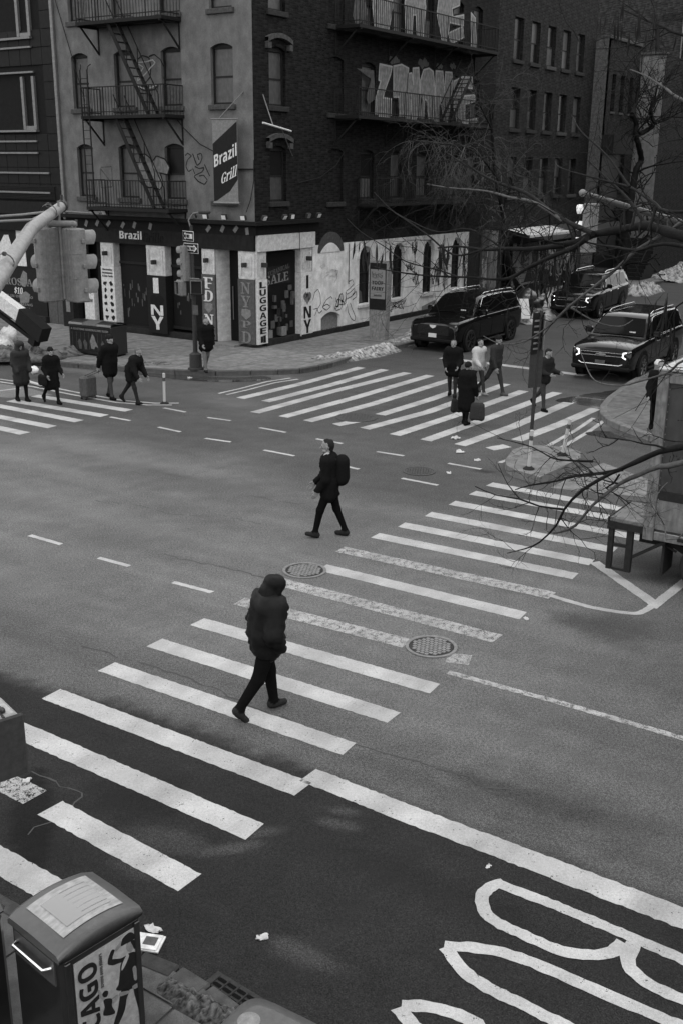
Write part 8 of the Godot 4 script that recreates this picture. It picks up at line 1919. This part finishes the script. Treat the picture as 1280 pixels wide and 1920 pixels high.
func pods(o: Node3D, r: RandomNumberGenerator, at: Array, n: int, spread: Vector3, L: float) -> void:      # hanging seed pods
	var s := Shape.new()
	for c in at:
		for k in n:
			var p: Vector3 = c + Vector3(r.randf_range(-1, 1) * spread.x, -absf(r.randf_range(0, 1)) * spread.y, r.randf_range(-1, 1) * spread.z)
			var len := L * r.randf_range(0.6, 1.2); var a := r.randf_range(0, TAU); var cu := r.randf_range(-0.35, 0.35); var w := len * 0.06
			var q := []; var rad := []
			for j in 6:
				var t := j / 5.0; q.append(p + Vector3(cos(a) * cu * t * t * len, -t * len, sin(a) * cu * t * t * len)); rad.append(w * (0.25 + sin(PI * clampf(t * 1.05, 0, 1)) * 0.9) * (1.0 + 0.25 * sin(j * 3.0)))
			s.tube(q, rad, 5); s.tube([p, p + (c - p) * 0.6 + Vector3(0, 0.05, 0)], [w * 0.18], 4)
	tag(obj("seed_pods", s, M.pod, o), "", "", "", "stuff")

func make_trees() -> void:
	var r := RandomNumberGenerator.new(); r.seed = 91
	# near tree whose trunk stands out of frame to the right
	var o := base("street_tree"); tag(o, "bare near tree reaching long branches in from the right edge", "tree", "bare street trees")
	var tw := Shape.new()
	var root := Vector3(-1.483, 5.376, -9.013); var fork := Vector3(-2.147, 5.709, -8.952); var root2 := Vector3(-1.591, 4.569, -7.869)
	var s := Shape.new(); s.tube(bend([Vector3(root.x + 0.5, 0.1, root.z + 0.4), Vector3(root.x + 0.35, 2.2, root.z + 0.2), Vector3(root.x + 0.2, 4.2, root.z), root + Vector3(0, 0.6, 0), root + Vector3(-0.2, 2.5, -0.3)]), [0.17, 0.16, 0.15, 0.14, 0.13, 0.12, 0.11, 0.10], 12); obj("trunk", s, M.bark, o)
	limb_part(o, "branch", [root, fork, Vector3(-2.710, 5.789, -9.113), Vector3(-2.919, 5.811, -9.327), Vector3(-3.175, 5.844, -9.513), Vector3(-3.415, 5.801, -9.681), Vector3(-3.745, 5.733, -9.778), Vector3(-3.944, 5.662, -9.963), Vector3(-4.257, 5.588, -10.069), Vector3(-4.573, 5.542, -10.185), Vector3(-4.906, 5.525, -10.301), Vector3(-5.199, 5.493, -10.438), Vector3(-5.548, 5.505, -10.554), Vector3(-5.872, 5.467, -10.667)], 0.060, 0.008, M.bark, r, 12, 1.0, tw)
	limb_part(o, "branch", [Vector3(-3.754, 5.704, -9.647), Vector3(-3.953, 5.599, -9.838), Vector3(-4.217, 5.503, -9.989), Vector3(-4.522, 5.366, -10.098), Vector3(-4.768, 5.245, -10.251), Vector3(-5.035, 5.195, -10.418), Vector3(-5.394, 5.186, -10.540), Vector3(-5.927, 5.171, -10.544), Vector3(-6.419, 5.191, -10.588), Vector3(-6.752, 5.211, -10.739)], 0.026, 0.006, M.bark, r, 9, 0.8, tw)
	limb_part(o, "branch", [Vector3(-3.713, 5.747, -9.691), Vector3(-4.096, 5.817, -10.052), Vector3(-4.485, 5.921, -10.422), Vector3(-4.907, 6.068, -10.787), Vector3(-5.432, 6.184, -11.071), Vector3(-5.974, 6.367, -11.371), Vector3(-6.395, 6.494, -11.729)], 0.026, 0.006, M.bark, r, 16, 0.9, tw, 1.2)
	limb_part(o, "branch", [Vector3(-4.200, 5.825, -10.154), Vector3(-4.647, 5.984, -10.448), Vector3(-5.057, 6.023, -10.720), Vector3(-5.482, 6.077, -10.988), Vector3(-6.028, 6.100, -11.163), Vector3(-6.459, 6.133, -11.419)], 0.02, 0.005, M.bark_pale, r, 14, 0.8, tw, 1.2)
	limb_part(o, "branch", [root, Vector3(-2.634, 5.723, -8.885), Vector3(-3.078, 5.661, -9.101), Vector3(-3.409, 5.656, -9.415), Vector3(-3.724, 5.653, -9.741), Vector3(-4.048, 5.673, -10.070)], 0.028, 0.006, M.bark, r, 6, 0.7, tw)
	limb_part(o, "branch", [fork, Vector3(-2.659, 5.908, -9.193), Vector3(-2.941, 5.794, -9.402), Vector3(-3.241, 5.632, -9.582), Vector3(-3.527, 5.398, -9.742), Vector3(-3.927, 5.060, -9.786), Vector3(-4.201, 4.824, -9.953), Vector3(-4.513, 4.627, -10.111), Vector3(-4.859, 4.545, -10.290), Vector3(-5.190, 4.571, -10.522)], 0.024, 0.004, M.bark_pale, r, 8, 0.6, tw)
	limb_part(o, "branch", [Vector3(-3.988, 5.021, -9.983), Vector3(-3.831, 4.862, -10.278), Vector3(-3.698, 4.796, -10.594), Vector3(-3.668, 4.832, -10.881)], 0.010, 0.004, M.bark_pale, r, 3, 0.5, tw)
	limb_part(o, "branch", [root + Vector3(0, 0.8, 0), Vector3(-2.684, 5.990, -8.955), Vector3(-3.060, 6.048, -9.333), Vector3(-3.413, 6.156, -9.747), Vector3(-3.832, 6.218, -10.098), Vector3(-4.345, 6.312, -10.398), Vector3(-4.624, 6.375, -10.843)], 0.022, 0.004, M.bark, r, 10, 0.8, tw)
	limb_part(o, "branch", [Vector3(-3.297, 6.170, -9.374), Vector3(-3.659, 6.429, -9.739), Vector3(-4.051, 6.647, -10.067), Vector3(-4.326, 6.819, -10.457)], 0.012, 0.004, M.bark, r, 5, 0.6, tw)
	limb_part(o, "branch", [Vector3(-3.196, 5.855, -9.572), Vector3(-3.476, 6.051, -9.883), Vector3(-3.772, 6.205, -10.166), Vector3(-4.116, 6.398, -10.433)], 0.020, 0.005, M.bark, r, 5, 0.6, tw)
	limb_part(o, "branch", [Vector3(-2.363, 7.234, -9.401), Vector3(-2.939, 7.349, -9.314), Vector3(-3.143, 7.431, -9.462), Vector3(-3.341, 7.507, -9.612), Vector3(-3.646, 7.641, -9.713)], 0.022, 0.005, M.bark, r, 8, 0.8, tw)
	limb_part(o, "branch", [Vector3(-2.242, 6.592, -9.231), Vector3(-2.878, 6.854, -9.288), Vector3(-3.124, 6.971, -9.549), Vector3(-3.390, 7.094, -9.798), Vector3(-3.626, 7.173, -10.050)], 0.018, 0.005, M.bark_pale, r, 8, 0.7, tw)
	limb_part(o, "branch", [Vector3(-5.174, 5.497, -10.387), Vector3(-5.576, 5.417, -10.492), Vector3(-6.017, 5.604, -10.675), Vector3(-6.413, 5.746, -10.870), Vector3(-6.731, 5.831, -11.095), Vector3(-7.130, 6.031, -11.311)], 0.013, 0.004, M.bark, r, 8, 0.6, tw)
	limb_part(o, "branch", [Vector3(-5.003, 5.510, -10.506), Vector3(-5.543, 5.675, -10.779), Vector3(-6.054, 5.619, -10.984), Vector3(-6.563, 5.711, -11.249), Vector3(-7.071, 5.842, -11.529)], 0.012, 0.004, M.bark, r, 6, 0.6, tw)
	limb_part(o, "branch", [Vector3(-5.427, 5.198, -10.354), Vector3(-5.809, 5.239, -10.571), Vector3(-6.307, 5.296, -10.715), Vector3(-6.734, 5.431, -10.938), Vector3(-7.183, 5.563, -11.144), Vector3(-7.569, 5.705, -11.396)], 0.010, 0.003, M.bark, r, 5, 0.5, tw)
	# lower boughs
	limb_part(o, "branch", [root2, Vector3(-2.072, 4.429, -7.493), Vector3(-2.274, 4.334, -7.610), Vector3(-2.532, 4.166, -7.662), Vector3(-2.689, 4.065, -7.806), Vector3(-2.989, 3.973, -7.859), Vector3(-3.200, 3.867, -7.966), Vector3(-3.464, 3.767, -8.040), Vector3(-3.649, 3.666, -8.166)], 0.032, 0.004, M.bark, r, 7, 0.5, tw)
	limb_part(o, "branch", [root2, Vector3(-2.052, 4.320, -7.464), Vector3(-2.246, 4.237, -7.555), Vector3(-2.420, 4.125, -7.648), Vector3(-2.591, 4.003, -7.739), Vector3(-2.808, 3.776, -7.759), Vector3(-2.954, 3.567, -7.833), Vector3(-3.123, 3.448, -7.926), Vector3(-3.261, 3.382, -8.061), Vector3(-3.377, 3.343, -8.222)], 0.026, 0.006, M.bark_pale, r, 8, 0.5, tw)
	limb_part(o, "branch", [Vector3(-2.565, 4.135, -7.681), Vector3(-2.675, 4.065, -7.779), Vector3(-2.898, 3.892, -7.762), Vector3(-3.043, 3.698, -7.789), Vector3(-3.130, 3.525, -7.862), Vector3(-3.279, 3.338, -7.888), Vector3(-3.429, 3.233, -7.945), Vector3(-3.608, 3.143, -7.989)], 0.016, 0.004, M.bark, r, 6, 0.45, tw)
	limb_part(o, "branch", [Vector3(-3.099, 3.659, -7.898), Vector3(-3.320, 3.637, -7.932), Vector3(-3.521, 3.647, -7.990), Vector3(-3.762, 3.635, -8.015), Vector3(-3.984, 3.661, -8.066)], 0.010, 0.004, M.bark, r, 4, 0.4, tw)
	limb_part(o, "branch", [Vector3(-3.521, 3.647, -7.990), Vector3(-3.695, 3.728, -8.096), Vector3(-3.853, 3.849, -8.227)], 0.006, 0.003, M.bark, r, 3, 0.3, tw)
	limb_part(o, "branch", [Vector3(-2.864, 4.113, -7.853), Vector3(-3.118, 4.061, -7.947), Vector3(-3.311, 4.023, -8.088), Vector3(-3.547, 4.050, -8.225), Vector3(-3.901, 4.067, -8.279)], 0.010, 0.003, M.bark, r, 4, 0.4, tw)
	limb_part(o, "branch", [Vector3(-2.607, 4.069, -7.754), Vector3(-2.662, 3.982, -7.810), Vector3(-2.739, 3.914, -7.858), Vector3(-2.672, 3.825, -7.995), Vector3(-2.620, 3.735, -8.121)], 0.008, 0.003, M.bark, r, 16, 0.35, tw)
	limb_part(o, "branch", [root2, Vector3(-2.199, 4.948, -7.989), Vector3(-2.437, 4.820, -8.138), Vector3(-2.704, 4.702, -8.273), Vector3(-2.902, 4.618, -8.466), Vector3(-3.184, 4.600, -8.629), Vector3(-3.396, 4.710, -8.888), Vector3(-3.558, 4.785, -9.167)], 0.013, 0.003, M.bark_pale, r, 4, 0.5, tw)
	limb_part(o, "branch", [root2, Vector3(-2.012, 3.768, -7.402), Vector3(-2.144, 3.819, -7.492), Vector3(-2.252, 3.874, -7.599), Vector3(-2.299, 3.971, -7.763), Vector3(-2.288, 4.014, -7.946)], 0.010, 0.003, M.bark_pale, r, 3, 0.4, tw)
	limb_part(o, "branch", [root, Vector3(-2.523, 5.321, -8.803), Vector3(-2.660, 4.940, -8.984), Vector3(-2.803, 4.667, -9.204), Vector3(-3.035, 4.240, -9.304)], 0.012, 0.003, M.bark, r, 6, 0.6, tw)
	s = Shape.new(); s.tube(bend([Vector3(root.x + 0.35, 2.4, root.z + 0.2), root2 + Vector3(0.5, -0.2, 0.2), root2]), [0.08, 0.06, 0.05, 0.045, 0.04], 9); obj("branch", s, M.bark, o)
	tag(obj("twigs", tw, M.bark, o), "", "", "", "stuff")
	pods(o, r, [Vector3(-7.244, 5.535, -11.168), Vector3(-7.133, 5.462, -11.214)], 3, Vector3(0.12, 0.12, 0.12), 0.2)
	pods(o, r, [Vector3(-6.940, 5.457, -11.088), Vector3(-6.757, 5.423, -11.071)], 4, Vector3(0.16, 0.15, 0.12), 0.2)
	pods(o, r, [Vector3(-5.864, 5.546, -10.830), Vector3(-5.872, 5.460, -10.791)], 3, Vector3(0.05, 0.1, 0.05), 0.25)
	pods(o, r, [Vector3(-4.579, 5.401, -10.494), Vector3(-4.272, 5.512, -10.237), Vector3(-4.182, 5.386, -10.248), Vector3(-4.404, 5.289, -10.315), Vector3(-4.322, 5.213, -10.340)], 7, Vector3(0.22, 0.2, 0.2), 0.16)
	pods(o, r, [Vector3(-3.542, 7.576, -9.379), Vector3(-3.498, 7.640, -9.433), Vector3(-3.219, 7.523, -9.447), Vector3(-3.290, 7.606, -9.432)], 6, Vector3(0.16, 0.2, 0.15), 0.17)
	pods(o, r, [Vector3(-2.759, 5.285, -9.010), Vector3(-2.795, 5.101, -9.041), Vector3(-2.690, 5.158, -9.007)], 5, Vector3(0.12, 0.2, 0.12), 0.15)
	pods(o, r, [Vector3(-3.081, 6.024, -9.209), Vector3(-3.245, 6.017, -9.349)], 4, Vector3(0.15, 0.1, 0.1), 0.2)
	# street tree by the parked car
	o = base("street_tree"); tag(o, "bare dark street tree against the brick side behind the parked car", "tree", "bare street trees"); tw = Shape.new()
	var F := func(a: Array) -> Array:
		var q := []
		for p in a: q.append(FR * (p as Vector3))
		return q
	limb_part(o, "trunk", F.call([Vector3(18.4, 0.1, 2.0), Vector3(16.018, 2.529, 2.000), Vector3(15.328, 4.438, 2.000), Vector3(14.583, 6.036, 1.900), Vector3(14.264, 7.794, 1.800), Vector3(14.209, 9.089, 1.600)]), 0.19, 0.04, M.bark, r, 16, 2.2, tw, 0.6, 2)
	limb_part(o, "branch", F.call([Vector3(15.195, 4.625, 2.000), Vector3(15.213, 5.590, 2.400), Vector3(15.662, 6.043, 2.600), Vector3(15.905, 6.720, 2.700), Vector3(15.833, 7.610, 2.800)]), 0.05, 0.01, M.bark, r, 36, 1.8, tw, 1.0, 2)
	limb_part(o, "branch", F.call([Vector3(14.583, 6.036, 1.900), Vector3(12.326, 6.680, 2.400), Vector3(10.308, 7.065, 2.800), Vector3(8.200, 7.180, 3.200), Vector3(5.431, 7.193, 3.600), Vector3(3.586, 7.254, 3.800)]), 0.055, 0.012, M.bark, r, 55, 1.6, tw, 1.2, 2)
	limb_part(o, "branch", F.call([Vector3(14.136, 8.007, 1.800), Vector3(12.250, 8.768, 2.200), Vector3(11.069, 9.507, 2.400), Vector3(10.810, 9.787, 2.400)]), 0.04, 0.01, M.bark, r, 30, 1.6, tw, 0.6, 2)
	limb_part(o, "branch", F.call([Vector3(9.462, 7.129, 3.000), Vector3(8.683, 6.644, 3.200), Vector3(7.897, 6.055, 3.300), Vector3(8.211, 5.269, 3.400)]), 0.03, 0.008, M.bark_pale, r, 46, 1.4, tw, 1.0, 2)
	tag(obj("twigs", tw, M.bark_pale, o), "", "", "", "stuff")
	# crooked tree far up the street
	o = base("street_tree"); tag(o, "crooked bare tree far up the street before the pale end wall", "tree", "bare street trees"); tw = Shape.new()
	var base_u := Vector3(28.370, 2.856, 3.200)
	limb_part(o, "trunk", F.call([Vector3(base_u.x, 0.1, 3.2), Vector3(28.417, 2.995, 3.200), Vector3(28.663, 5.218, 3.200), Vector3(29.023, 6.371, 3.200), Vector3(29.655, 6.870, 3.200), Vector3(29.013, 7.623, 3.200), Vector3(28.363, 8.143, 3.200), Vector3(28.382, 8.674, 3.200), Vector3(27.602, 9.116, 3.200)]), 0.26, 0.12, M.bark, r, 14, 2.6, tw, -0.2, 2)
	limb_part(o, "branch", F.call([Vector3(27.602, 9.116, 3.200), Vector3(28.647, 9.798, 3.000), Vector3(29.493, 10.642, 2.800), Vector3(29.677, 11.453, 2.600)]), 0.12, 0.03, M.bark, r, 22, 2.6, tw, -0.2, 2)
	limb_part(o, "branch", F.call([Vector3(28.863, 8.157, 3.200), Vector3(29.576, 8.392, 3.400), Vector3(30.012, 8.728, 3.600), Vector3(28.627, 9.307, 3.800), Vector3(28.568, 9.770, 4.000), Vector3(29.828, 10.205, 4.000)]), 0.14, 0.05, M.bark, r, 22, 2.6, tw, -0.2, 2)
	limb_part(o, "branch", F.call([Vector3(28.568, 9.770, 4.000), Vector3(28.240, 10.521, 4.200), Vector3(28.660, 11.054, 4.400)]), 0.06, 0.02, M.bark, r, 14, 2.2, tw, -0.2, 2)
	tag(obj("twigs", tw, M.bark, o), "", "", "", "stuff")

# ---------------------------------------------------------------- scene
func _ready() -> void:
	var cam := Camera3D.new()
	cam.name = "camera"; cam.fov = 51.4521; cam.near = 0.1; cam.far = 900.0; cam.keep_aspect = Camera3D.KEEP_HEIGHT
	cam.transform = Transform3D(Basis(Vector3(0.830076, 0.008897, -0.557580), Vector3(-0.178655, 0.951414, -0.250784), Vector3(0.528258, 0.307785, 0.791335)), Vector3(0, 6.3, 0))
	add_child(cam)
	cam.current = true
	var we := WorldEnvironment.new(); we.name = "world"
	var env := Environment.new()
	var sky := ProceduralSkyMaterial.new()
	sky.sky_top_color = Color(1.0, 1.0, 1.0); sky.sky_horizon_color = Color(0.80, 0.80, 0.80); sky.sky_curve = 0.2
	sky.ground_bottom_color = Color(0.25, 0.25, 0.25); sky.ground_horizon_color = Color(0.45, 0.45, 0.45); sky.sun_angle_max = 1.0
	env.sky = Sky.new(); env.sky.sky_material = sky; env.background_mode = Environment.BG_SKY
	env.tonemap_mode = Environment.TONE_MAPPER_LINEAR; env.tonemap_exposure = 2.5
	env.sdfgi_enabled = true; env.ssao_enabled = true; env.ssil_enabled = true
	we.environment = env; add_child(we)
	var sun := DirectionalLight3D.new(); sun.name = "sun"
	sun.light_energy = 0.25; sun.light_angular_distance = 40.0; sun.shadow_enabled = true
	sun.rotation = Vector3(deg_to_rad(-62), deg_to_rad(35), 0)
	add_child(sun)
	make_textures()
	make_materials()
	make_ground()
	make_markings()
	make_pavements()
	make_corner_building()
	make_left_building()
	make_far_buildings()
	make_opposite_building()
	make_vehicles()
	make_furniture()
	make_people()
	make_trees()
